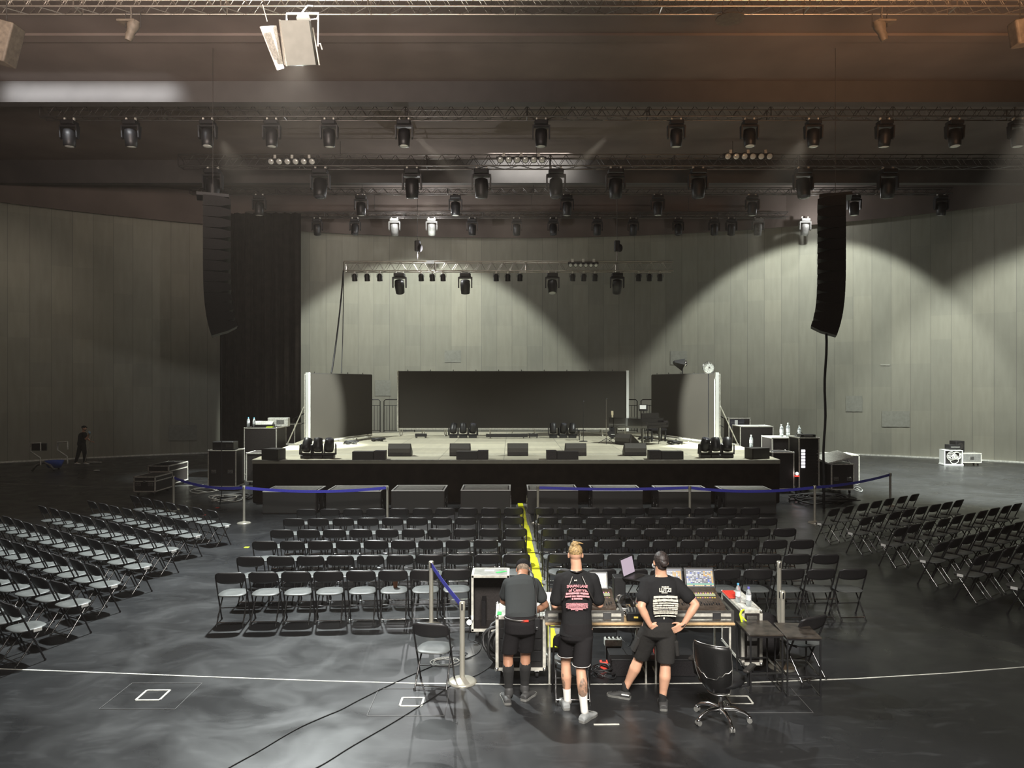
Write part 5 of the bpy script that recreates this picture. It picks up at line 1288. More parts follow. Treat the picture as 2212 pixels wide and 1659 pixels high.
# office chair
def office_chair():
    t = thing('office_chair', 'black office chair on a chrome five-star base with casters', 'chair', (2.235, 7.93, 0), -0.62)
    for k in range(5):
        a = 2*PI*k/5+0.42; ca, sa = math.cos(a), math.sin(a)
        mb = MB(); mb.tube([(0.02*ca, 0.02*sa, 0.125), (0.14*ca, 0.14*sa, 0.135), (0.24*ca, 0.24*sa, 0.105), (0.285*ca, 0.285*sa, 0.075)], [0.030, 0.024, 0.019, 0.015], 10); l = mb.build('base_arm', M_chrome, t)
        c = (0.295*ca, 0.295*sa); mb = MB(); px_, py_ = -sa*0.016, ca*0.016
        for s_ in (-1, 1): mb.tube([(c[0]+px_*s_*0.4, c[1]+py_*s_*0.4, 0.028), (c[0]+px_*s_*1.5, c[1]+py_*s_*1.5, 0.028)], 0.028, 12)
        mb.build('caster', M_greyr, t); MB().ball((c[0], c[1], 0.052), (0.026, 0.026, 0.022), 10).build('caster_hood', M_chrome, l)
    mb = MB(); mb.lathe([(0.030, 0.08), (0.034, 0.16), (0.026, 0.17), (0.026, 0.26)], n=16); mb.build('gas_column', M_chrome, t)
    MB().lathe([(0.017, 0.25), (0.017, 0.38)], n=12).build('piston', M_black, t)
    MB().rbox((0, 0, 0.385), (0.16, 0.22, 0.04), 0.02).build('tilt_mechanism', M_black, t)
    mb = MB(); mb.loft([((0, 0.02, 0.405), (1, 0, 0), (0, 1, 0), 0.20, 0.20), ((0, 0.02, 0.43), (1, 0, 0), (0, 1, 0), 0.235, 0.235), ((0, 0.02, 0.465), (1, 0, 0), (0, 1, 0), 0.235, 0.235), ((0, 0.02, 0.485), (1, 0, 0), (0, 1, 0), 0.19, 0.19)]); mb.build('seat', M_black, t)
    # padded shell back, rear face towards the camera
    nx, nz = 14, 14; vs = []
    for side in (0, 1):
        for j in range(nz+1):
            v = j/nz; z = 0.335+0.56*v; lean = -0.235-0.10*v+0.09*(1-v)**3
            hw = 0.225*(1-0.45*(1-v)**3)*(1-0.10*v) if v < 0.93 else 0.205*(1-0.10*v)
            for i in range(nx+1):
                u = -1+2*i/nx; th = 0.030*(1-u**6*0.7)*(1-(2*v-1)**8*0.7)
                wrap = 0.075*u*u
                vs.append((u*hw, lean+wrap+(th if side else -th), z+0.02*(1-u*u)*(v-0.5)))
    q = (nx+1)*(nz+1); fs = []
    for j in range(nz):
        for i in range(nx): k = j*(nx+1)+i; fs.append((k, k+1, k+nx+2, k+nx+1)); fs.append((q+k, q+k+nx+1, q+k+nx+2, q+k+1))
    for i in range(nx): k = nz*(nx+1)+i; fs.append((k, k+1, q+k+1, q+k)); fs.append((i, q+i, q+i+1, i+1))
    for j in range(nz): k = j*(nx+1); fs.append((k, k+nx+1, q+k+nx+1, q+k)); k += nx; fs.append((k, q+k, q+k+nx+1, k+nx+1))
    bk = MB().add(vs, fs, True).build('backrest', mat('black_leather', (0.012, 0.012, 0.012), 0.32, bump=(60, 0.15)), t)
    pt = lambda j, i, s_=0: Vector(vs[s_*q+j*(nx+1)+i])+Vector((0, -0.004, 0))
    ring = [pt(0, i) for i in range(nx+1)]+[pt(j, nx) for j in range(1, nz+1)]+[pt(nz, i) for i in range(nx-1, -1, -1)]+[pt(j, 0) for j in range(nz-1, 0, -1)]
    MB().tube(ring, 0.006, 6, closed=True).build('piping', M_alu, bk)  # bright metal tone paints the lit rim of the backrest
    mb = MB(); mb.tube([pt(8-round(3*(1-abs(-1+2*i/nx)**1.5)), i) for i in range(nx+1)], 0.004, 6); mb.build('seam', M_alu, bk)
    for sx in (-1, 1):
        mb = MB(); mb.tube([(sx*0.20, 0.0, 0.41), (sx*0.29, 0.02, 0.44), (sx*0.30, -0.02, 0.60)], 0.016, 8); ar = mb.build('armrest', M_black, t)
        MB().rbox((sx*0.30, 0.03, 0.615), (0.07, 0.26, 0.03), 0.02).build('arm_pad', M_trussb, ar)
    return t
office_chair()
# open flight case standing on the left
t = thing('open_flight_case', 'tall flight case standing open with a black interior', 'case', (-0.305, 10.46, 0))
w_, d_, h_ = 0.53, 0.42, 0.89
mb = MB(); mb.box((0, d_-0.01, 0.5), (w_, 0.02, h_-0.13)); mb.box((-w_/2+0.01, d_/2, 0.5), (0.02, d_, h_-0.13)); mb.box((w_/2-0.01, d_/2, 0.5), (0.02, d_, h_-0.13)); mb.box((0, d_/2, h_-0.01), (w_, d_, 0.02)); mb.box((0, d_/2, 0.13), (w_, d_, 0.02)); mb.build('shell', M_case, t)
MB().box((-0.10, d_*0.6, 0.32), (0.06, 0.25, 0.36)).build('foam_block', M_fabric, t)
mb = MB()
for sx in (-1, 1): mb.box((sx*(w_/2-0.012), -0.004, 0.505), (0.032, 0.03, h_-0.11))
for zz in (0.125, h_-0.005): mb.box((0, -0.004, zz), (w_, 0.03, 0.034))
for sx in (-1, 1): mb.box((sx*(w_/2-0.012), d_/2, h_), (0.03, d_, 0.02))
mb.box((0, d_-0.01, h_), (w_, 0.03, 0.02)); mb.build('edge_profile', M_alud, t)
MB().box((0, d_/2, h_+0.002), (w_-0.05, d_-0.06, 0.01)).build('top_panel', M_subtop, t)
MB().box((-0.02, d_*0.62, h_+0.010), (0.14, 0.08, 0.004)).build('white_label', M_white, t)
MB().box((0.15, d_*0.45, h_+0.010), (0.16, 0.05, 0.004), rz=0.55).build('green_tape', M_green, t)
for sx in (-1, 1):
    for yy in (0.08, d_-0.08):
        c = MB().tube([(sx*0.19-0.02, yy, 0.045), (sx*0.19+0.02, yy, 0.045)], 0.045, 14).build('caster', M_black, t); MB().box((sx*0.19, yy, 0.095), (0.05, 0.07, 0.05)).build('fork', M_alud, c)
t = thing('clip_lamp', 'small bright lamp on the left side of the open flight case', 'lamp', (-0.60, 10.38, 0.26))
MB().ball((0, 0, 0), 0.035, 12).build('bulb', mat('bright_bulb', (1, 1, 1), 0.5, emit=(1, 0.98, 0.88), es=14), t); MB().box((0.02, 0.03, 0.0), (0.05, 0.03, 0.03)).build('clip', M_black, t)
MB().tube([(0.01, 0.03, 0), (0.0, 0.05, -0.12), (-0.02, 0.05, -0.255)], 0.006, 6).build('cord', M_cable, t)
# coil of cable hung on the case side
t = coil('cable_coil', 'thick black cable coil standing between the two flight cases', (0, 0, 0), 0.19, 5, 0.022, M_cable, 0.12, 2, 1.0, M=Matrix.Translation((-0.20, 9.72, 0.235)) @ Matrix.Rotation(PI/2-0.15, 4, 'X') @ Matrix.Rotation(0.5, 4, 'Y'))
# work case in front of the capped man
wc = road_case('workstation_case', 'open front road case with drawers before the man in the cap', 'case', (0.105, 8.98, 0), 0.60, 0.55, 0.78, 0, None, handles=0, panel=M_blackm, top=M_whitew)
for k, zz in enumerate((0.30, 0.44, 0.58)):
    dr = MB().rbox((0, 0.0, zz), (0.50, 0.02, 0.125), 0.006).build('drawer', M_black, wc); MB().tube([(-0.10, -0.014, zz+0.02), (-0.09, -0.03, zz), (0.09, -0.03, zz), (0.10, -0.014, zz+0.02)], 0.006, 6).build('pull', M_alud, dr)
MB().box((-0.26, 0.10, 0.790), (0.05, 0.12, 0.004)).build('green_tape', M_green, wc)
t = thing('radio_pack', 'white tray with a notepad on the workstation case', 'tray', (0.27, 9.28, 0.79), 0.1); MB().rbox((0, 0, 0.02), (0.24, 0.20, 0.04), 0.01).build('tray', M_whitew, t); MB().box((0, 0, 0.043), (0.14, 0.12, 0.006)).build('notepad', M_paper, t)
# under the table
t = thing('power_box', 'white power distribution box on the floor under the mixing tables', 'equipment', (1.33, 9.75, 0), 0.0); MB().rbox((0, 0, 0.21), (0.23, 0.12, 0.09), 0.012).build('housing', M_whitew, t)
MB().box((0, 0, 0.08), (0.2, 0.1, 0.16)).build('plinth', M_black, t)
for k in range(4): MB().lathe([(0.013, 0), (0.013, 0.03)], (-0.08+k*0.053, 0, 0.255), 10).build('plug', M_black, t)
t = thing('transformer_case', 'long low black case lying under the mixing tables', 'case', (1.75, 9.30, 0)); MB().rbox((0, 0, 0.10), (1.05, 0.38, 0.20), 0.02).build('body', M_fabric, t); MB().rbox((0, 0, 0.205), (1.06, 0.39, 0.02), 0.008).build('lid', M_black, t)
for x, y, lb in ((1.16, 9.35, 'red plug box under the left mixing table'), (1.83, 9.30, 'red handled box behind the legs of the man with a bun')):
    t = thing('red_box', lb, 'box', (x, y, 0.0 if x < 1.5 else 0.215)); MB().rbox((0, 0, 0.05), (0.10, 0.10, 0.10), 0.01).build('body', M_red, t); MB().box((0, 0, 0.107), (0.05, 0.03, 0.015)).build('cap', M_black, t)
coil('cable_pile', 'pile of black cables on the floor under the left mixing table', (1.12, 9.15, 0), 0.13, 6, 0.008, M_cable, 0.10, 8)
def cable(name, label, pts, r, m):
    # smooth through the given points
    P = [Vector(p) for p in pts]; out = []
    for i in range(len(P)-1):
        p0 = P[max(i-1, 0)]; p1 = P[i]; p2 = P[i+1]; p3 = P[min(i+2, len(P)-1)]
        for k in range(6):
            u = k/6; out.append(0.5*((2*p1)+(-p0+p2)*u+(2*p0-5*p1+4*p2-p3)*u*u+(-p0+3*p1-3*p2+p3)*u**3))
    out.append(P[-1]); o = MB().tube(out, r, 6).build(name, m); prop(o, label, 'cable'); return o
fz = lambda x, y: W(x, y, 0.006)
cable('floor_cable', 'thin black cable snaking across the floor to the bottom edge at left', [fz(440, 1690), fz(500, 1655), fz(560, 1622), (W(640, 1575, 0.006)), fz(700, 1548), fz(736, 1533), fz(770, 1515), fz(820, 1490), fz(880, 1462), fz(910, 1449), fz(950, 1432)], 0.006, M_cable)
cable('floor_cable', 'thin black cable running from the lone chair to the bottom edge', [fz(610, 1690), fz(690, 1655), fz(760, 1612), fz(850, 1560), fz(930, 1510), fz(985, 1474), fz(1030, 1458), fz(1062, 1438)], 0.005, M_cable)
cable('floor_cable', 'thin cable curving across the floor beside the front barrier post', [fz(1000, 1425), fz(1030, 1412), fz(1040, 1395), fz(1028, 1387), fz(1015, 1386)], 0.005, M_cable)
p = W(955, 1437); coil('cable_loops', 'loose loops of thin grey cable under the lone folding chair', (p.x, p.y+0.1, 0), 0.17, 4, 0.0045, M_cableg, 0.01, 4, 0.8)
p = W(965, 1422); coil('cable_loops', 'second loose cable loop behind the lone folding chair', (p.x+0.05, p.y+0.1, 0), 0.20, 2, 0.0045, M_cable, 0.01, 9, 0.6)
for k, (a, b, sag) in enumerate((((1.30, 9.2, 0.71), (1.36, 9.6, 0.30), 0.1), ((1.62, 9.3, 0.71), (1.40, 9.7, 0.28), 0.25), ((1.45, 9.4, 0.71), (1.66, 9.5, 0.05), 0.05))):
    a = Vector(a); b = Vector(b); m = a.lerp(b, 0.5)-Vector((0, 0, sag)); cable('hanging_cable', f'black cable hanging below the mixing tables, {from_left(k, 3)}', [a, a.lerp(m, 0.5), m, m.lerp(b, 0.5), b], 0.005, M_cable)
# cable heaps on the floor at both stage corners
p = W(505, 1078); coil('cable_coil', 'thick cable coil on the floor below the tall rack case', (p.x, p.y, 0), 0.42, 5, 0.025, M_cable, 0.10, 2, 1.0)
p = W(515, 1076); coil('cable_coil', 'grey cable loops on the floor left of the stage', (p.x-0.25, p.y-0.6, 0), 0.42, 3, 0.018, M_cableg, 0.12, 6, 0.8)
p = W(452, 1062); coil('cable_coil', 'pale cable loop left of the tall rack case', (p.x-0.15, p.y-0.2, 0), 0.45, 2, 0.016, M_cableg, 0.10, 3, 0.6)
p = W(1755, 1078); coil('cable_heap', 'heap of black cables on the floor below the lit rack', (p.x, p.y-0.6, 0), 0.70, 8, 0.024, M_cable, 0.16, 5, 0.8)
p = W(1790, 1080); coil('cable_heap', 'second heap of cables below the sloping lid case', (p.x, p.y-0.5, 0), 0.50, 5, 0.020, M_cable, 0.12, 7, 0.7)
p = W(1835, 1062); coil('white_cable', 'white cable loops on the floor right of the sloping lid case', (p.x-0.1, p.y, 0), 0.38, 3, 0.016, M_white, 0.25, 8, 0.6)
p = D(1000, 960, 29.0)
for x, y, nm, sd in ((-6.2, 28.3, 'near end of the left', 3), (-5.4, 29.7, 'far end of the left', 4), (6.2, 28.3, 'near end of the right', 5), (5.5, 30.6, 'far end of the right', 6)):
    coil('cable_coil', f'cable loops on the stage beside the {nm} video wall', (x, y, ST), 0.24, 4, 0.02, M_cable, 0.10, sd, 0.8)
# thin aerials on the cap-side case
t = thing('metal_rod', 'thin silver rod standing behind the man in the cap', 'rod', (D(1122, 1190, 10.3).x, 10.3, 0)); MB().tube([(0, 0, 0), (0, 0, 1.15)], 0.008, 6).build('shaft', M_chrome, t); MB().lathe([(0.07, 0), (0.06, 0.02)], n=14).build('foot', M_black, t)
# cleaning trolley at far left
p = W(92, 1018)
t = thing('cleaning_trolley', 'grey cleaning trolley with bent handles at the far left', 'trolley', (p.x, p.y, 0), 0.0)
mb = MB()
for dx, dy in ((-0.3, 0), (0.45, 0.6)): mb.tube([(dx+0.22, dy, 0.25), (dx+0.2, dy, 0.55), (dx-0.2, dy, 0.82), (dx-0.2, dy, 1.15), (dx+0.22, dy, 1.17), (dx+0.22, dy, 0.85)], 0.03, 8)
mb.build('handle_frame', M_whitew, t)
mb = MB(); mb.tube([(-0.42, 0, 0.05), (-0.25, 0, 0.25), (0.0, 0.1, 0.36), (0.3, 0, 0.25), (0.48, 0, 0.05)], 0.05, 8); mb.build('base_frame', M_greyr, t)
MB().prism([(-0.3, 0.0), (0.3, 0.0), (0.3, 0.06), (-0.3, 0.06)], 0.85, 1.15, Matrix.Translation((-0.15, 0, 0))).build('back_panel', M_trussb, t)
MB().loft([((0.3, 0.3, 0.12), (1, 0, 0), (0, 1, 0), 0.24, 0.2), ((0.3, 0.3, 0.42), (1, 0, 0), (0, 1, 0), 0.36, 0.3)]).build('bucket', M_bluec, t)
for x, y in ((-0.42, 0), (0.48, 0), (0.3, 0.6)): MB().tube([(x-0.02, y, 0.04), (x+0.02, y, 0.04)], 0.04, 10).build('wheel', M_black, t)
t = thing('wet_floor_cone', 'small pale cone standing near the far left wall', 'cone', (W(243, 984).x, W(243, 984).y, 0)); MB().lathe([(0.12, 0), (0.05, 0.2), (0.02, 0.6)], n=12).build('cone', M_alud, t); MB().box((0, 0, 0.01), (0.3, 0.3, 0.02)).build('foot', M_alud, t)
for x, y, w0, lb in ((200, 1000, 0.9, 'white mop cloth on the floor right of the cleaner'), (209, 1018, 0.25, 'small white rag on the floor in front of the cleaner')):
    p = W(x, y); mb = MB(); mb.ball((p.x, p.y, 0.03), (w0/2, 0.12, 0.03), 12); o = mb.build('floor_cloth', M_white); prop(o, lb, 'cloth')
t = thing('folded_equipment', 'dark equipment folded on the floor at the far left edge', 'equipment', (W(2, 1030).x, W(2, 1033).y, 0)); MB().loft([((0, 0, 0), (1, 0, 0), (0, 1, 0), 0.16, 0.3), ((0, 0, 0.3), (1, 0, 0), (0, 1, 0), 0.12, 0.25), ((-0.02, 0, 0.55), (1, 0, 0), (0, 1, 0), 0.05, 0.15)]).build('bundle', M_fabric, t); MB().tube([(-0.1, -0.2, 0.05), (0.2, -0.2, 0.04)], 0.03, 6).build('bar', M_chrome, t)
# ---------------------------------------------------------------- people
def V(*a): return Vector(a)
def hand(mb, wrist, fwd, palm, side, s=1.0, curl=0.5, spread=0.10):
    """fwd: pointing direction of the hand, palm: palm normal, side: direction of the thumb"""
    f = fwd.normalized(); n = (palm-f*palm.dot(f)).normalized(); sd = (side-f*side.dot(f)-n*side.dot(n)).normalized()
    L = 0.088*s
    for k, o in enumerate((-0.030, -0.010, 0.010, 0.028)):
        mb.limb([wrist+sd*o*0.5*s, wrist+f*L*0.55+sd*o*s, wrist+f*L+sd*o*1.05*s], [0.0165*s, 0.0155*s, 0.0125*s], 8)
    for k, (o, ln) in enumerate(((0.031, 0.070), (0.0105, 0.078), (-0.0105, 0.072), (-0.030, 0.056))):
        p = wrist+f*L+sd*o*s; c = 0.0; pts = [p]; d = (f+sd*o*spread*30).normalized()
        for seg, fr in ((0.45, 0.5), (0.30, 0.9), (0.25, 0.9)):
            c += curl*fr; dd = (d*math.cos(c)+n*math.sin(c)).normalized(); p = p+dd*ln*seg*s; pts.append(p)
        mb.limb(pts, [0.0098*s, 0.0092*s, 0.0085*s, 0.0075*s], 8)
    p = wrist+f*0.022*s+sd*0.022*s
    q = p+(f*0.55+sd*0.8+n*0.15).normalized()*0.042*s; r = q+(f*0.85+sd*0.35+n*0.3).normalized()*0.032*s; e = r+(f*0.95+n*0.35).normalized()*0.024*s
    mb.limb([p, q, r, e], [0.015*s, 0.012*s, 0.0105*s, 0.009*s], 8)
def head(mb, c, f, up, s=1.0):
    """c: centre of the skull"""
    f = f.normalized(); r = f.cross(up).normalized(); u = r.cross(f).normalized()
    B = Matrix((r, f, u)).transposed().to_4x4()
    P = lambda x, y, z: c+(r*x+f*y+u*z)*s
    mb.ball(P(0, -0.010, 0.020), (0.076*s, 0.094*s, 0.092*s), 18, R=B)
    mb.ball(P(0, 0.030, -0.045), (0.058*s, 0.060*s, 0.062*s), 14, R=B)
    mb.ball(P(0, 0.055, -0.085), (0.036*s, 0.034*s, 0.030*s), 12, R=B)
    mb.ball(P(0, 0.078, 0.022), (0.055*s, 0.020*s, 0.022*s), 10, R=B)
    mb.limb([P(0, 0.088, 0.015), P(0, 0.104, -0.018), P(0, 0.108, -0.030)], [0.009*s, 0.012*s, 0.014*s], 8)
    for sx in (-1, 1):
        mb.ball(P(sx*0.018, 0.083, -0.052), (0.020*s, 0.010*s, 0.007*s), 8, R=B)
        mb.ball(P(sx*0.078, -0.005, -0.010), (0.012*s, 0.022*s, 0.033*s), 10, R=B)
    return P, B
def shoe(mb, heel, toe, s=1.0, h=0.085):
    d = (toe-heel); L = d.length; f = d.normalized(); r = f.cross(V(0, 0, 1))
    z = V(0, 0, 1)
    R = lambda c, rx, ry, dz: (c, r, f, rx, ry)
    prof = [(0.0, 0.034, 0.06, 0.062), (0.12, 0.040, 0.075, 0.060), (0.30, 0.041, 0.080, 0.058), (0.50, 0.040, 0.062, 0.060), (0.72, 0.046, 0.046, 0.055), (0.90, 0.042, 0.036, 0.045), (1.0, 0.024, 0.024, 0.03)]
    rings = []
    for u, hw, hh, _ in prof:
        c = heel+f*L*u+z*(hh/2+0.004); rings.append((c, r, z, hw*s, hh/2*1.05))
    mb.loft(rings, 16)
def sole(t, heel, toe, m, s=1.0):
    f = (toe-heel).normalized(); L = (toe-heel).length; r = f.cross(V(0, 0, 1)); out = []
    for u, hw in ((-0.01, 0.020), (0.03, 0.034), (0.2, 0.041), (0.5, 0.040), (0.75, 0.049), (0.92, 0.042), (1.01, 0.022)): out.append((heel+f*L*u, hw*s))
    poly = [c+r*h for c, h in out]+[c-r*h for c, h in reversed(out)]
    mb = MB(); n = len(poly); vs = [(p.x, p.y, 0.001) for p in poly]+[(p.x, p.y, 0.026) for p in poly]
    mb.add(vs, [tuple(range(n)), tuple(reversed(range(n, 2*n)))]+[(i, n+i, n+(i+1) % n, (i+1) % n) for i in range(n)]); return mb.build('sole', m, t, t.location)
def shoe_details(t, heel, toe, m, stripe=True):
    f = (toe-heel).normalized(); r = f.cross(V(0, 0, 1))
    for k in range(4):
        c = heel+f*(0.145+0.022*k)+V(0, 0, 0.083-0.011*k); MB().tube([c-r*0.024, c+V(0, 0, 0.004), c+r*0.024], 0.0035, 6).build('lace', m, t, t.location)
    if stripe:
        for k in range(3):
            for s_ in (-1, 1):
                c = heel+f*(0.10+0.022*k)+r*0.0415*s_; MB().tube([c+V(0, 0, 0.03), c+f*0.015+V(0, 0, 0.058)-r*0.006*s_], 0.0035, 4).build('stripe', m, t, t.location)
def finish(t, mb, name, m, vox=0.008, sm=4, parent=None): return mb.build(name, m, parent or t, t.location, vox, sm)
def torso_rings(pel, chest, neck, wP, wW, wC, wS, dP, dW, dC, fwd, side):
    up = (chest-pel).normalized()
    out = []
    for c, rx, ry in ((pel-up*0.10, wP*0.92, dP*0.95), (pel, wP, dP), (pel.lerp(chest, 0.35), wW, dW), (pel.lerp(chest, 0.72), (wW+wC)/2*1.02, dC*0.97), (chest, wC, dC), (chest.lerp(neck, 0.35), wC*0.99, dC*0.93), (chest.lerp(neck, 0.66), wS, dC*0.72), (chest.lerp(neck, 0.9), wS*0.55, dC*0.5), (neck, 0.065, 0.062)):
        out.append((c, side, (up.cross(side)).normalized(), rx, ry))
    return out
def text_on(t, parent, s, size, centre, xd, zd, wid, m, curve=0.0, bold=0.0):
    cu = bpy.data.curves.new('txt', 'FONT'); cu.body = s; cu.size = size; cu.extrude = 0.0012; cu.align_x = 'CENTER'; cu.offset = bold
    o = bpy.data.objects.new('print', cu); COL.objects.link(o)
    dg = bpy.context.evaluated_depsgraph_get(); me = bpy.data.meshes.new_from_object(o.evaluated_get(dg))
    bpy.data.objects.remove(o); me.materials.clear(); me.materials.append(m)
    xs = [v.co.x for v in me.vertices]; k = wid/(max(xs)-min(xs)) if xs and wid else 1
    nrm = xd.cross(zd).normalized()
    for v in me.vertices:
        x = v.co.x*k; v.co = centre+xd*x+zd*v.co.y+nrm*(v.co.z-curve*x*x)-V(*t.location)
    p = bpy.data.objects.new('shirt_print', me); COL.objects.link(p); p.parent = parent; return p

def bars_on(t, parent, centre, xd, zd, wid, hgt, m, curve, seed, words=(0.33, 0.67)):
    # small, unreadable lines of print: broken strokes
    R_ = random.Random(seed); mb = MB(); nrm = xd.cross(zd).normalized(); x = -wid/2
    while x < wid/2-0.002:
        w_ = min(R_.uniform(0.4, 0.95)*hgt, wid/2-x); h_ = hgt*R_.uniform(0.72, 1.0); y = R_.uniform(-0.05, 0.05)*hgt
        def P(u, v, o): return centre+xd*u+zd*(v+y)+nrm*(o-curve*u*u)-V(*t.location)
        vs = [P(u, v, o) for o in (-0.004, 0.0012) for u, v in ((x, -h_/2), (x+w_, -h_/2), (x+w_, h_/2), (x, h_/2))]
        mb.add(vs, [(4, 5, 6, 7), (0, 1, 5, 4), (1, 2, 6, 5), (2, 3, 7, 6), (3, 0, 4, 7)])
        x += w_+(hgt*0.4 if R_.random() < 0.12 else hgt*0.05)
    return mb.build('shirt_print', m, parent)
# --- the tattooed man with a blond topknot -------------------------------
M_tat = bpy.data.materials.new('tattooed_skin'); M_tat.use_nodes = True
def tattoo_material(m, base, spots):
    nt = m.node_tree; N = nt.nodes; L = nt.links; b = N['Principled BSDF']; b.inputs['Roughness'].default_value = 0.5
    tc = N.new('ShaderNodeTexCoord'); acc = None
    for c, r in spots:
        mp = N.new('ShaderNodeMapping'); mp.vector_type = 'POINT'; mp.inputs['Location'].default_value = [-c[i]/r[i] for i in range(3)]; mp.inputs['Scale'].default_value = [1/x for x in r]
        L.new(tc.outputs['Object'], mp.inputs[0]); ln = N.new('ShaderNodeVectorMath'); ln.operation = 'LENGTH'; L.new(mp.outputs[0], ln.inputs[0])
        nz = N.new('ShaderNodeTexNoise'); nz.inputs['Scale'].default_value = 38; nz.inputs['Detail'].default_value = 5; L.new(tc.outputs['Object'], nz.inputs[0])
        lt = N.new('ShaderNodeMath'); lt.operation = 'LESS_THAN'; L.new(ln.outputs['Value'], lt.inputs[0]); lt.inputs[1].default_value = 1.0
        mr = N.new('ShaderNodeMapRange'); L.new(nz.outputs[0], mr.inputs[0]); mr.inputs[1].default_value = 0.35; mr.inputs[2].default_value = 0.62; mr.inputs[3].default_value = 1.0; mr.inputs[4].default_value = 0.45
        mu = N.new('ShaderNodeMath'); mu.operation = 'MULTIPLY'; L.new(lt.outputs[0], mu.inputs[0]); L.new(mr.outputs[0], mu.inputs[1])
        if acc is None: acc = mu
        else:
            a = N.new('ShaderNodeMath'); a.operation = 'MAXIMUM'; L.new(acc.outputs[0], a.inputs[0]); L.new(mu.outputs[0], a.inputs[1]); acc = a
    x = N.new('ShaderNodeMix'); x.data_type = 'RGBA'; L.new(acc.outputs[0], x.inputs[0]); x.inputs[6].default_value = base; x.inputs[7].default_value = (0.16, 0.115, 0.085, 1)
    L.new(x.outputs[2], b.inputs['Base Color'])
base = V(0.72, 8.1, 0)
t = thing('person', 'man with blond topknot, black printed t-shirt, shorts and white socks at left desk', 'person', base)
lank = V(0.615, 8.24, 0.09); rank = V(0.775, 7.93, 0.10)
lkn = V(0.600, 8.27, 0.47); rkn = V(0.745, 8.03, 0.50)
lhip = V(0.625, 8.17, 0.90); rhip = V(0.795, 8.13, 0.90)
pel = V(0.71, 8.15, 0.97); chest = V(0.715, 8.17, 1.33); neck = V(0.712, 8.19, 1.545)
lsh = V(0.535, 8.19, 1.44); rsh = V(0.895, 8.19, 1.44)
lel = V(0.475, 8.20, 1.15); rel = V(0.975, 8.22, 1.15)
lwr = V(0.55, 8.46, 1.12); rwr = V(0.90, 8.47, 1.12)
tattoo_material(M_tat, (0.58, 0.32, 0.21, 1), [((rkn.x-base.x+0.015, rkn.y-base.y-0.10, 0.32), (0.042, 0.09, 0.125)), ((lkn.x-base.x-0.03, lkn.y-base.y-0.05, 0.27), (0.022, 0.05, 0.06)), ((lkn.x-base.x-0.035, lkn.y-base.y-0.05, 0.37), (0.012, 0.05, 0.02))])
mb = MB()
for hip, kn, ank in ((lhip, lkn, lank), (rhip, rkn, rank)):
    c1 = kn.lerp(ank, 0.32)+V(0, -0.018, 0)
    mb.limb([hip, hip.lerp(kn, 0.5), kn+V(0, 0, 0.05), kn, c1, kn.lerp(ank, 0.7), ank], [0.095, 0.078, 0.058, 0.054, 0.060, 0.043, 0.034])
    mb.limb([ank, ank+V(0.01, 0.06, -0.05)], [0.034, 0.03])
for sh, el, wr, sx in ((lsh, lel, lwr, -1), (rsh, rel, rwr, 1)):
    mb.limb([sh, sh.lerp(el, 0.5), el, el.lerp(wr, 0.35), wr], [0.058, 0.048, 0.040, 0.041, 0.027])
    hand(mb, wr, V(0, 1, -0.15), V(0, 0, -1), V(-sx, 0.1, 0), 1.0, 0.45)
mb.loft(torso_rings(pel, chest, neck, 0.155, 0.145, 0.175, 0.16, 0.11, 0.10, 0.12, V(0, 1, 0), V(1, 0, 0)))
hc = V(0.705, 8.225, 1.705)
mb.limb([neck-V(0, 0, 0.05), neck+V(0, 0.01, 0.06), hc-V(0, 0.02, 0.06)], [0.066, 0.060, 0.060])
P, B = head(mb, hc, V(0.02, 1, -0.22), V(0, 0, 1), 1.0)
body = finish(t, mb, 'body', M_tat, 0.007)
mb = MB()
for sx in (-1, 1): mb.ball(P(sx*0.032, 0.083, 0.002), 0.012, 8)
finish(t, mb, 'eyes', M_white, 0)
# hair: short sides, swept back top and knot
mb = MB(); mb.ball(P(0, -0.022, 0.042), (0.079, 0.094, 0.082), 18, R=B)
mb.limb([P(0.03, 0.07, 0.085), P(0.0, 0.0, 0.118), P(0, -0.05, 0.115)], [0.03, 0.034, 0.028]); mb.limb([P(-0.035, 0.06, 0.08), P(-0.02, -0.01, 0.112), P(-0.005, -0.06, 0.108)], [0.028, 0.032, 0.026])
mb.ball(P(-0.012, -0.075, 0.112), (0.036, 0.034, 0.030), 12); mb.limb([P(0.0, -0.08, 0.125), P(0.04, -0.07, 0.128), P(0.085, -0.05, 0.118)], [0.018, 0.012, 0.005], 8); mb.limb([P(-0.02, -0.08, 0.125), P(-0.03, -0.085, 0.150)], [0.018, 0.008], 8)
finish(t, mb, 'hair', M_hairb, 0.006, 2)
# shirt
mb = MB(); rs = torso_rings(pel, chest, neck, 0.170, 0.162, 0.196, 0.178, 0.130, 0.122, 0.138, V(0, 1, 0), V(1, 0, 0))
rs = [((0.705+0.0, 8.145, 0.855), V(1, 0, 0), V(0, 1, 0), 0.188, 0.142)]+rs[1:]
rs[-1] = (neck-V(0, 0, 0.012), V(1, 0, 0), V(0, 1, 0), 0.070, 0.068); mb.loft([(Vector(a), b, c, d, e) for a, b, c, d, e in rs])
for sh, el in ((lsh, lel), (rsh, rel)): mb.limb([sh-V(0, 0, 0.0), sh.lerp(el, 0.55), sh.lerp(el, 0.78)], [0.072, 0.070, 0.074])
mb.limb([lsh, neck-V(0.03, 0, 0.035)], [0.062, 0.05]); mb.limb([rsh, neck-V(-0.03, 0, 0.035)], [0.062, 0.05])
sh_ = finish(t, mb, 'shirt', M_tee, 0.008, 5)
yb = lambda z: 8.045-0.012
YP = 8.020
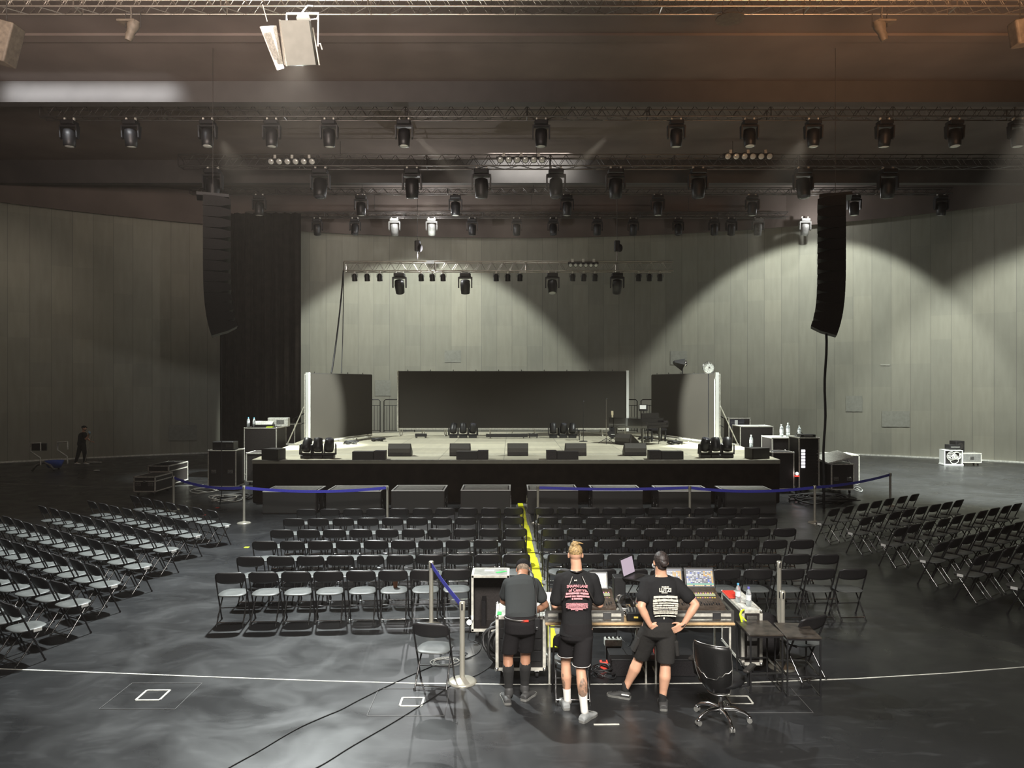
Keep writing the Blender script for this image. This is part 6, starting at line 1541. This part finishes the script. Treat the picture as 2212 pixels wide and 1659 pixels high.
text_on(t, sh_, 'SHAWN LANE', 0.042, V(0.705, YP, 1.398), V(1, 0, 0), V(0, 0, 1), 0.225, M_pink, -1.7, 0.0010)
text_on(t, sh_, 'of Camera,', 0.046, V(0.715, YP, 1.355), V(1, 0, 0), V(0, 0, 1), 0.205, M_pink, -1.7, 0.0012)
for k, (z, wd, hh) in enumerate(((1.333, 0.245, 0.022), (1.303, 0.262, 0.020), (1.274, 0.115, 0.019))): bars_on(t, sh_, V(0.705, YP, z), V(1, 0, 0), V(0, 0, 1), wd, hh, M_pink, -1.7, k)
for k, wd in enumerate((0.235, 0.24, 0.23, 0.235, 0.20, 0.13, 0.03)): bars_on(t, sh_, V(0.702, YP, 1.226-k*0.0135), V(1, 0, 0), V(0, 0, 1), wd, 0.0085, M_pink, -1.7, 20+k)
text_on(t, sh_, '64', 0.022, V(0.69, 8.036, 1.462), V(1, 0, 0), V(0, 0.25, 1), 0.03, M_print, -1.7, 0.0008)
# straps crossing at the neck
mb = MB(); st = lambda a, b, m_: [a.lerp(b, k/8)+V(0, m_*math.sin(PI*k/8), 0) for k in range(9)]
mb.tube(st(V(0.66, 8.075, 1.50), V(0.545, 8.06, 1.25), -0.045), 0.010, 6); mb.tube(st(V(0.765, 8.075, 1.50), V(0.885, 8.06, 1.25), -0.045), 0.010, 6)
mb.tube(st(V(0.645, 8.15, 1.545), V(0.775, 8.15, 1.545), -0.06), 0.010, 6); finish(t, mb, 'strap', M_trussb, 0)
# shorts with pale piping
mb = MB(); mb.loft([((0.71, 8.14, 1.00), V(1, 0, 0), V(0, 1, 0), 0.160, 0.120), ((0.71, 8.14, 0.90), V(1, 0, 0), V(0, 1, 0), 0.178, 0.135), ((0.71, 8.14, 0.82), V(1, 0, 0), V(0, 1, 0), 0.182, 0.135), ((0.71, 8.14, 0.78), V(1, 0, 0), V(0, 1, 0), 0.150, 0.10)])
for hip, kn, zc in ((lhip, lkn, 0.585), (rhip, rkn, 0.555)):
    f = (hip.z-zc)/(hip.z-kn.z); e = hip.lerp(kn, f); mb.loft([(hip-V(0, 0, 0.06), V(1, 0, 0), V(0, 1, 0), 0.098, 0.115), (hip.lerp(e, 0.5), V(1, 0, 0), V(0, 1, 0), 0.096, 0.105), (e, V(1, 0, 0), V(0, 1, 0), 0.097, 0.100)])
sho = finish(t, mb, 'shorts', M_shorts, 0.008, 4)
for hip, kn, zc in ((lhip, lkn, 0.587), (rhip, rkn, 0.557)):
    f = (hip.z-zc)/(hip.z-kn.z); e = hip.lerp(kn, f); mb = MB(); mb.tube([(e.x+0.098*math.cos(a), e.y+0.101*math.sin(a), e.z) for a in [2*PI*k/24 for k in range(24)]], 0.004, 5, closed=True); finish(t, mb, 'piping', M_sockw, 0, 0, None)
for ank, kn, zt, sx in ((lank, lkn, 0.21, -1), (rank, rkn, 0.27, 1)):
    f = (kn.z-zt)/(kn.z-ank.z); e = kn.lerp(ank, f); mb = MB(); mb.limb([e, e.lerp(ank, 0.5), ank, ank+V(0.01, 0.03, -0.03)], [0.052 if sx > 0 else 0.046, 0.043, 0.041, 0.042]); finish(t, mb, 'sock', M_sockw, 0.007, 3)
mb = MB(); shoe(mb, V(0.605, 8.165, 0), V(0.575, 8.44, 0), 1.12); finish(t, mb, 'shoe', M_shoeg, 0.007, 2); sole(t, V(0.605, 8.16, 0), V(0.575, 8.445, 0), M_greyr, 1.1); shoe_details(t, V(0.605, 8.165, 0), V(0.575, 8.44, 0), M_greyr)
mb = MB(); shoe(mb, V(0.735, 7.86, 0), V(0.905, 8.08, 0), 1.12); finish(t, mb, 'shoe', M_shoeg, 0.007, 2); sole(t, V(0.733, 7.857, 0), V(0.907, 8.083, 0), M_greyr, 1.1); shoe_details(t, V(0.735, 7.86, 0), V(0.905, 8.08, 0), M_greyr)

# --- the man with the dark bun, hands on hips ----------------------------
base = V(1.60, 8.3, 0)
t = thing('person', 'man with dark bun, black band t-shirt and cargo shorts, hands on hips', 'person', base)
rank = V(1.675, 8.24, 0.09); rkn = V(1.715, 8.28, 0.46); lank = V(1.30, 8.50, 0.10); lkn = V(1.455, 8.47, 0.47)
rhip = V(1.735, 8.32, 0.88); lhip = V(1.565, 8.33, 0.88); pel = V(1.655, 8.32, 0.95); chest = V(1.670, 8.34, 1.26); neck = V(1.680, 8.35, 1.450)
lsh = V(1.515, 8.35, 1.345); rsh = V(1.850, 8.35, 1.345); lel = V(1.43, 8.20, 1.13); rel = V(2.045, 8.24, 1.145)
lwr = V(1.53, 8.20, 0.925); rwr = V(1.895, 8.20, 0.935)
mb = MB()
for hip, kn, ank in ((lhip, lkn, lank), (rhip, rkn, rank)):
    c1 = kn.lerp(ank, 0.33)+V(0, -0.020, 0)
    mb.limb([hip, hip.lerp(kn, 0.5), kn+V(0, 0, 0.05), kn, c1, kn.lerp(ank, 0.7), ank], [0.10, 0.085, 0.062, 0.058, 0.066, 0.047, 0.036])
    mb.limb([ank, ank+V(0.0, 0.05, -0.05)], [0.036, 0.03])
for sh, el, wr, sx in ((lsh, lel, lwr, -1), (rsh, rel, rwr, 1)):
    mb.limb([sh, sh.lerp(el, 0.5), el, el.lerp(wr, 0.35), el.lerp(wr, 0.7), wr], [0.062, 0.054, 0.045, 0.047, 0.036, 0.028])
hand(mb, lwr, V(0.95, -0.05, -0.35), V(0.1, 1, 0.1), V(0.2, 0, 1), 1.0, 0.25)
hand(mb, rwr, V(-0.80, -0.05, -0.50), V(-0.1, 1, 0.1), V(-0.2, 0, 1), 1.0, 0.35)
mb.loft(torso_rings(pel, chest, neck, 0.165, 0.155, 0.180, 0.165, 0.12, 0.11, 0.125, V(0, 1, 0), V(1, 0, 0)))
hc = V(1.680, 8.37, 1.590)
mb.limb([neck-V(0, 0, 0.05), neck+V(0, 0.01, 0.05), hc-V(0, 0.02, 0.06)], [0.070, 0.064, 0.062])
P, B = head(mb, hc, V(-0.12, 1, -0.08), V(0.02, 0, 1), 1.0)
finish(t, mb, 'body', M_skin, 0.007)
mb = MB()
for sx in (-1, 1): mb.ball(P(sx*0.032, 0.083, 0.002), 0.012, 8)
finish(t, mb, 'eyes', M_white, 0)
mb = MB(); mb.limb([P(-0.05, 0.08, -0.05), P(-0.065, 0.04, -0.055), P(-0.076, -0.0, -0.02)], [0.028, 0.02, 0.006], 8); finish(t, mb, 'face_mask', M_white, 0.006, 2)
mb = MB(); mb.ball(P(0, -0.020, 0.028), (0.083, 0.098, 0.098), 18, R=B); mb.ball(P(0, -0.055, -0.035), (0.058, 0.052, 0.052), 14, R=B)
bun = mb; finish(t, mb, 'hair', M_haird, 0.006, 2)
mb = MB(); mb.ball(P(0.0, -0.122, 0.0), (0.042, 0.034, 0.038), 14); mb.limb([P(-0.02, -0.135, 0.015), P(0.02, -0.14, -0.02)], [0.014, 0.014], 8); finish(t, mb, 'hair_bun', M_haird, 0.006, 1)
mb = MB(); rs = torso_rings(pel, chest, neck, 0.176, 0.168, 0.200, 0.180, 0.136, 0.126, 0.142, V(0, 1, 0), V(1, 0, 0))
rs = [(V(1.655, 8.315, 0.915), V(1, 0, 0), V(0, 1, 0), 0.180, 0.136)]+rs[1:]
rs[-1] = (neck-V(0, 0, 0.012), V(1, 0, 0), V(0, 1, 0), 0.076, 0.074); mb.loft(rs)
for sh, el in ((lsh, lel), (rsh, rel)): mb.limb([sh, sh.lerp(el, 0.5), sh.lerp(el, 0.62)], [0.076, 0.075, 0.078])
mb.limb([lsh, neck-V(0.03, 0, 0.035)], [0.064, 0.052]); mb.limb([rsh, neck-V(-0.03, 0, 0.035)], [0.064, 0.052])
mb.limb([rsh.lerp(rel, 0.1), V(1.80, 8.33, 1.15)], [0.06, 0.07]); mb.limb([lsh.lerp(lel, 0.1), V(1.55, 8.33, 1.15)], [0.05, 0.06])
sh_ = finish(t, mb, 'shirt', M_tee, 0.008, 5)
yt = 8.190
yq = yt-0.010
for k, xx in enumerate((-0.026, 0.002, 0.029)): bars_on(t, sh_, V(1.692+xx, yq+0.006, 1.357), V(1, 0, 0), V(0, 0, 1), 0.023, 0.014, M_print, -1.6, 50+k)
text_on(t, sh_, 'LUTZI', 0.058, V(1.692, yq+0.004, 1.305), V(1, 0, 0), V(0, 0, 1), 0.132, M_print, -1.6, 0.0030)
bars_on(t, sh_, V(1.685, yq+0.004, 1.292), V(1, 0, 0), V(0, 0, 1), 0.066, 0.009, M_print, -1.6, 61)
for k, (z, wd, hh) in enumerate(((1.250, 0.262, 0.030), (1.213, 0.275, 0.031), (1.181, 0.278, 0.017), (1.157, 0.278, 0.017), (1.134, 0.272, 0.012), (1.117, 0.268, 0.012), (1.096, 0.266, 0.009), (1.082, 0.264, 0.009), (1.068, 0.260, 0.009), (1.040, 0.235, 0.015))):
    bars_on(t, sh_, V(1.690, yq-0.002+0.035*max(0, 1.12-z), z), V(1, 0, 0), V(0, 0, 1), wd, hh, M_print, -1.5, 70+k)
text_on(t, sh_, 'O', 0.024, V(1.68, yt-0.006, 1.003), V(1, 0, 0), V(0, 0, 1), 0.014, M_print, -1.5, 0.003)
mb = MB(); mb.loft([((1.655, 8.315, 0.975), V(1, 0, 0), V(0, 1, 0), 0.168, 0.128), ((1.655, 8.315, 0.88), V(1, 0, 0), V(0, 1, 0), 0.190, 0.145), ((1.650, 8.32, 0.80), V(1, 0, 0), V(0, 1, 0), 0.198, 0.142), ((1.650, 8.33, 0.75), V(1, 0, 0), V(0, 1, 0), 0.160, 0.11)])
for hip, kn in ((lhip, lkn), (rhip, rkn)):
    e = hip.lerp(kn, 0.93); dr = (e-hip).normalized(); sd = V(1, 0, 0); sd = (sd-dr*sd.dot(dr)).normalized(); fd = dr.cross(sd)
    mb.loft([(hip-V(0, 0, 0.04), sd, fd, 0.108, 0.125), (hip.lerp(e, 0.35), sd, fd, 0.112, 0.118), (hip.lerp(e, 0.7), sd, fd, 0.104, 0.110), (e, sd, fd, 0.100, 0.104)])
sho = finish(t, mb, 'cargo_shorts', mat('dark_cargo_cloth', (0.026, 0.025, 0.024), 0.85, spec=0.15, bump=(13, 0.8)), 0.008, 4)
for c, rz, s_ in ((lhip.lerp(lkn, 0.52)+V(-0.108, -0.03, 0), 0.45, 1), (rhip.lerp(rkn, 0.52)+V(0.105, -0.03, 0), -0.1, 1)):
    mb = MB(); mb.rbox((0, 0, 0), (0.045, 0.13, 0.17), 0.018, Matrix.Translation(c) @ Matrix.Rotation(rz, 4, 'Y')); finish(t, mb, 'cargo_pocket', bpy.data.materials['dark_cargo_cloth'], 0, 0)
for ank, m_ in ((lank, 0), (rank, 0)): mb = MB(); mb.limb([ank+V(0, 0, 0.045), ank, ank+V(0, 0.03, -0.04)], [0.042, 0.043, 0.045]); finish(t, mb, 'sock', M_sockb, 0.007, 2)
mb = MB(); shoe(mb, V(1.350, 8.46, 0), V(1.110, 8.58, 0), 1.15); q = finish(t, mb, 'shoe', M_shoeb, 0.007, 2); sole(t, V(1.352, 8.459, 0), V(1.108, 8.581, 0), M_greyr, 1.12); shoe_details(t, V(1.350, 8.46, 0), V(1.110, 8.58, 0), M_black, False)
mb = MB(); mb.tube([V(1.33, 8.415, 0.058), V(1.25, 8.452, 0.056)], 0.008, 6); finish(t, mb, 'shoe_stripe', M_white, 0)
mb = MB(); shoe(mb, V(1.668, 8.145, 0), V(1.715, 8.44, 0), 1.25); finish(t, mb, 'shoe', M_shoeb, 0.007, 2); sole(t, V(1.667, 8.142, 0), V(1.715, 8.445, 0), M_greyr, 1.2)
mb = MB(); mb.tube([rwr+V(0.028*math.cos(a)*0.9, 0.03*math.sin(a), 0.02*math.cos(a)) for a in [2*PI*k/16 for k in range(16)]], 0.006, 6, closed=True); finish(t, mb, 'wristband', M_black, 0)

# --- the man in the cap bending over the case ---------------------------
base = V(0.10, 8.5, 0)
t = thing('person', 'man in a black cap and charcoal t-shirt bending over the drawer case', 'person', base)
lank = V(-0.035, 8.40, 0.10); rank = V(0.145, 8.50, 0.10); lkn = V(-0.045, 8.46, 0.46); rkn = V(0.155, 8.52, 0.46)
lhip = V(0.02, 8.42, 0.86); rhip = V(0.17, 8.43, 0.86); pel = V(0.095, 8.42, 0.94); chest = V(0.115, 8.66, 1.20); neck = V(0.125, 8.80, 1.325)
lsh = V(-0.04, 8.72, 1.245); rsh = V(0.265, 8.72, 1.245); lel = V(-0.105, 8.84, 1.01); rel = V(0.395, 8.76, 0.985); lwr = V(-0.02, 9.04, 0.90); rwr = V(0.26, 8.83, 0.875)
mb = MB()
for hip, kn, ank in ((lhip, lkn, lank), (rhip, rkn, rank)):
    c1 = kn.lerp(ank, 0.33)+V(0, -0.018, 0)
    mb.limb([hip, hip.lerp(kn, 0.5), kn+V(0, 0, 0.05), kn, c1, kn.lerp(ank, 0.7), ank], [0.10, 0.080, 0.062, 0.058, 0.062, 0.045, 0.036]); mb.limb([ank, ank+V(0, 0.05, -0.05)], [0.036, 0.03])
for sh, el, wr, sx in ((lsh, lel, lwr, -1), (rsh, rel, rwr, 1)):
    mb.limb([sh, sh.lerp(el, 0.5), el, el.lerp(wr, 0.35), wr], [0.060, 0.050, 0.042, 0.043, 0.028])
hand(mb, lwr, V(0.3, 0.9, -0.3), V(0, 0, -1), V(1, 0, 0), 1.0, 0.6); hand(mb, rwr, V(-0.75, 0.55, -0.15), V(0, 0.2, -1), V(0.3, 1, 0), 1.0, 0.6)
mb.loft(torso_rings(pel, chest, neck, 0.155, 0.148, 0.172, 0.150, 0.115, 0.11, 0.115, V(0, 1, 0), V(1, 0, 0)))
hc = V(0.135, 8.90, 1.375)
mb.limb([neck-V(0, 0.03, 0.03), neck+V(0, 0.03, 0.02), hc-V(0, 0.05, 0.02)], [0.066, 0.062, 0.060])
P, B = head(mb, hc, V(0.12, 0.75, -0.72), V(0, 0.6, 0.8), 1.0)
finish(t, mb, 'body', M_skin2, 0.007)
mb = MB()
for sx in (-1, 1): mb.ball(P(sx*0.032, 0.083, 0.002), 0.012, 8)
finish(t, mb, 'eyes', M_white, 0)
mb = MB(); mb.ball(P(0, -0.015, 0.005), (0.079, 0.094, 0.075), 16, R=B); finish(t, mb, 'hair', mat('grey_hair', (0.20, 0.15, 0.11), 0.8, noise=(60, 0.4)), 0.006, 2)
mb = MB(); mb.ball(P(0, -0.010, 0.042), (0.087, 0.102, 0.082), 18, R=B); mb.limb([P(-0.05, 0.10, 0.045), P(0, 0.15, 0.040), P(0.05, 0.10, 0.045)], [0.014, 0.014, 0.014], 8); finish(t, mb, 'cap', M_fabric, 0.006, 2)
mb = MB(); mb.loft([(P(0, 0.06, 0.06), B.to_3x3() @ V(1, 0, 0), B.to_3x3() @ V(0, 0, 1), 0.075, 0.016), (P(0, 0.12, 0.045), B.to_3x3() @ V(1, 0, 0), B.to_3x3() @ V(0, 0, 1), 0.07, 0.008), (P(0, 0.16, 0.035), B.to_3x3() @ V(1, 0, 0), B.to_3x3() @ V(0, 0, 1), 0.045, 0.006)]); finish(t, mb, 'cap_brim', M_fabric, 0)
mb = MB(); rs = torso_rings(pel, chest, neck, 0.172, 0.178, 0.198, 0.168, 0.135, 0.13, 0.135, V(0, 1, 0), V(1, 0, 0))
rs = [(V(0.095, 8.40, 0.905), V(1, 0, 0), V(0, 0.95, 0.2), 0.176, 0.132)]+rs[1:]; rs[-1] = (neck-V(0, 0.01, 0.01), V(1, 0, 0), V(0, 0.7, -0.7), 0.072, 0.070); mb.loft(rs)
for sh, el in ((lsh, lel), (rsh, rel)): mb.limb([sh, sh.lerp(el, 0.45), sh.lerp(el, 0.62)], [0.074, 0.072, 0.074])
mb.limb([lsh, neck-V(0.03, 0.02, 0.03)], [0.06, 0.05]); mb.limb([rsh, neck-V(-0.03, 0.02, 0.03)], [0.06, 0.05])
sh_ = finish(t, mb, 'shirt', M_teeg, 0.008, 5)
mb = MB(); mb.tube([V(0.20, 8.80, 1.40), V(0.245, 8.66, 1.375), V(0.275, 8.52, 1.24), V(0.275, 8.40, 1.08), V(0.285, 8.33, 0.93)], 0.009, 6); finish(t, mb, 'shoulder_strap', M_black, 0)
mb = MB(); mb.rbox((0.285, 8.34, 0.90), (0.07, 0.045, 0.13), 0.012); rd = finish(t, mb, 'radio', M_black, 0)
mb = MB(); mb.tube([V(0.305, 8.34, 0.96), V(0.305, 8.34, 1.06)], 0.006, 6); finish(t, mb, 'antenna', M_black, 0)
mb = MB(); mb.ball((0.28, 8.31, 0.86), (0.014, 0.012, 0.02), 8); finish(t, mb, 'carabiner', M_chrome, 0)
mb = MB(); mb.loft([((0.095, 8.41, 0.985), V(1, 0, 0), V(0, 1, 0), 0.168, 0.130), ((0.095, 8.405, 0.90), V(1, 0, 0), V(0, 1, 0), 0.184, 0.145), ((0.095, 8.41, 0.80), V(1, 0, 0), V(0, 1, 0), 0.186, 0.145), ((0.095, 8.43, 0.75), V(1, 0, 0), V(0, 1, 0), 0.15, 0.11)])
for hip, kn in ((lhip, lkn), (rhip, rkn)):
    e = hip.lerp(kn, 0.80); mb.loft([(hip-V(0, 0, 0.04), V(1, 0, 0), V(0, 1, 0), 0.102, 0.125), (hip.lerp(e, 0.5), V(1, 0, 0), V(0, 1, 0), 0.100, 0.112), (e, V(1, 0, 0), V(0, 1, 0), 0.094, 0.100)])
finish(t, mb, 'shorts', M_shorts, 0.008, 4)
mb = MB(); mb.tube([(0.095+0.176*math.cos(a), 8.407+0.137*math.sin(a), 0.955) for a in [2*PI*k/28 for k in range(28)]], 0.014, 6, closed=True); bt = finish(t, mb, 'belt', M_trussb, 0)
mb = MB(); mb.box((0.14, 8.268, 0.955), (0.09, 0.012, 0.022)); finish(t, mb, 'red_belt_tab', M_red, 0)
for ank, kn in ((lank, lkn), (rank, rkn)):
    e = kn.lerp(ank, 0.16); mb = MB(); mb.limb([e, kn.lerp(ank, 0.33)+V(0, -0.018, 0), kn.lerp(ank, 0.7), ank, ank+V(0, 0.03, -0.04)], [0.064, 0.067, 0.051, 0.045, 0.048]); finish(t, mb, 'sock', M_sockb, 0.007, 2)
mb = MB(); shoe(mb, V(-0.045, 8.30, 0), V(-0.095, 8.58, 0), 1.1); mb.limb([lank+V(0, 0, 0.03), lank], [0.052, 0.055]); finish(t, mb, 'shoe', M_shoeb, 0.007, 2); sole(t, V(-0.044, 8.296, 0), V(-0.096, 8.585, 0), M_greyr, 1.15)
mb = MB(); shoe(mb, V(0.125, 8.40, 0), V(0.255, 8.62, 0), 1.1); mb.limb([rank+V(0, 0, 0.03), rank], [0.052, 0.055]); finish(t, mb, 'shoe', M_shoeb, 0.007, 2); sole(t, V(0.123, 8.396, 0), V(0.257, 8.624, 0), M_greyr, 1.15)

# --- the cleaner far away on the left ------------------------------------
p = W(176, 1003); bx, by = p.x, p.y; base = V(bx, by, 0)
t = thing('person', 'cleaner in black clothes and cap raising one hand near the left wall', 'person', base)
Q = lambda x, y, z: V(bx+x, by+y, z)
mb = MB()
for hip, kn, ank in ((Q(-0.06, 0.05, 0.88), Q(-0.14, 0.0, 0.48), Q(-0.24, -0.02, 0.09)), (Q(0.08, 0.0, 0.88), Q(0.14, 0.0, 0.48), Q(0.16, -0.02, 0.09))):
    mb.limb([hip, kn, ank], [0.09, 0.058, 0.038]); mb.limb([ank, ank+V(0.08, 0, -0.05)], [0.036, 0.03])
mb.loft(torso_rings(Q(0, 0, 0.95), Q(0.05, 0, 1.27), Q(0.09, 0, 1.46), 0.15, 0.14, 0.15, 0.13, 0.11, 0.10, 0.11, V(0, 1, 0), V(0.8, 0.6, 0)))
mb.limb([Q(0.15, -0.1, 1.38), Q(0.28, -0.14, 1.13), Q(0.42, -0.14, 1.35)], [0.055, 0.042, 0.03]); hand(mb, Q(0.42, -0.14, 1.35), V(0.1, 0, 1), V(1, 0, 0), V(0, -1, 0), 1.1, 0.5)
mb.limb([Q(0.06, 0.12, 1.38), Q(0.2, 0.16, 1.12), Q(0.36, 0.1, 1.02)], [0.055, 0.042, 0.03]); hand(mb, Q(0.36, 0.1, 1.02), V(1, 0, -0.1), V(0, 0, -1), V(0, -1, 0), 1.1, 0.5)
mb.limb([Q(0.09, 0, 1.44), Q(0.11, 0, 1.54)], [0.058, 0.055])
P, B = head(mb, Q(0.12, 0, 1.62), V(1, 0.1, 0.1), V(0, 0, 1)); finish(t, mb, 'body', M_skin, 0.012, 2)
mb = MB(); mb.ball(P(0, -0.01, 0.05), (0.088, 0.105, 0.07), 14, R=B); mb.limb([P(0, 0.08, 0.03), P(0, 0.14, 0.02)], [0.03, 0.012]); finish(t, mb, 'cap', M_fabric, 0.012, 2)
mb = MB(); mb.loft(torso_rings(Q(0, 0, 0.95), Q(0.05, 0, 1.27), Q(0.09, 0, 1.45), 0.17, 0.165, 0.175, 0.15, 0.13, 0.125, 0.13, V(0, 1, 0), V(0.8, 0.6, 0))); mb.limb([Q(0.15, -0.1, 1.37), Q(0.23, -0.125, 1.22)], [0.072, 0.07]); mb.limb([Q(0.06, 0.12, 1.38), Q(0.15, 0.145, 1.22)], [0.072, 0.07]); finish(t, mb, 'shirt', M_tee, 0.012, 2)
mb = MB()
for hip, kn, ank in ((Q(-0.06, 0.05, 0.88), Q(-0.14, 0.0, 0.48), Q(-0.24, -0.02, 0.12)), (Q(0.08, 0.0, 0.88), Q(0.14, 0.0, 0.48), Q(0.16, -0.02, 0.12))): mb.limb([hip, kn, ank], [0.115, 0.085, 0.06])
mb.ball(Q(0, 0, 0.92), (0.17, 0.14, 0.12), 12); finish(t, mb, 'trousers', M_shorts, 0.012, 2)
for a in (Q(-0.28, -0.02, 0), Q(0.12, -0.02, 0)): mb = MB(); shoe(mb, a, a+V(0.27, -0.03, 0)); finish(t, mb, 'shoe', M_white, 0.012, 1)
mb = MB(); mb.ball(Q(0.43, -0.14, 1.43), (0.05, 0.05, 0.09), 10); finish(t, mb, 'glove', mat('light_blue_glove', (0.30, 0.60, 0.80), 0.5), 0)
mb = MB(); mb.tube([Q(0.45, 0.02, 1.30), Q(0.35, 0.0, 0.9), Q(0.22, -0.15, 0.05)], 0.012, 6); o = mb.build('mop_handle', M_alud); prop(o, 'thin mop handle in front of the cleaner', 'mop')
# ---------------------------------------------------------------- thin stage haze filling the hall
hm = bpy.data.materials.new('stage_haze'); hm.use_nodes = True; nt = hm.node_tree; nt.nodes.clear()
vs_ = nt.nodes.new('ShaderNodeVolumeScatter'); vs_.inputs['Density'].default_value = 0.00045; vs_.inputs['Anisotropy'].default_value = 0.0; vs_.inputs['Color'].default_value = (1.0, 0.84, 0.72, 1)
ot = nt.nodes.new('ShaderNodeOutputMaterial'); nt.links.new(vs_.outputs[0], ot.inputs['Volume'])
o = MB().box((0, 18, 6.5), (84, 58, 15.5)).build('haze', hm); prop(o, 'thin haze filling the air of the whole hall', 'haze', kind='stuff')
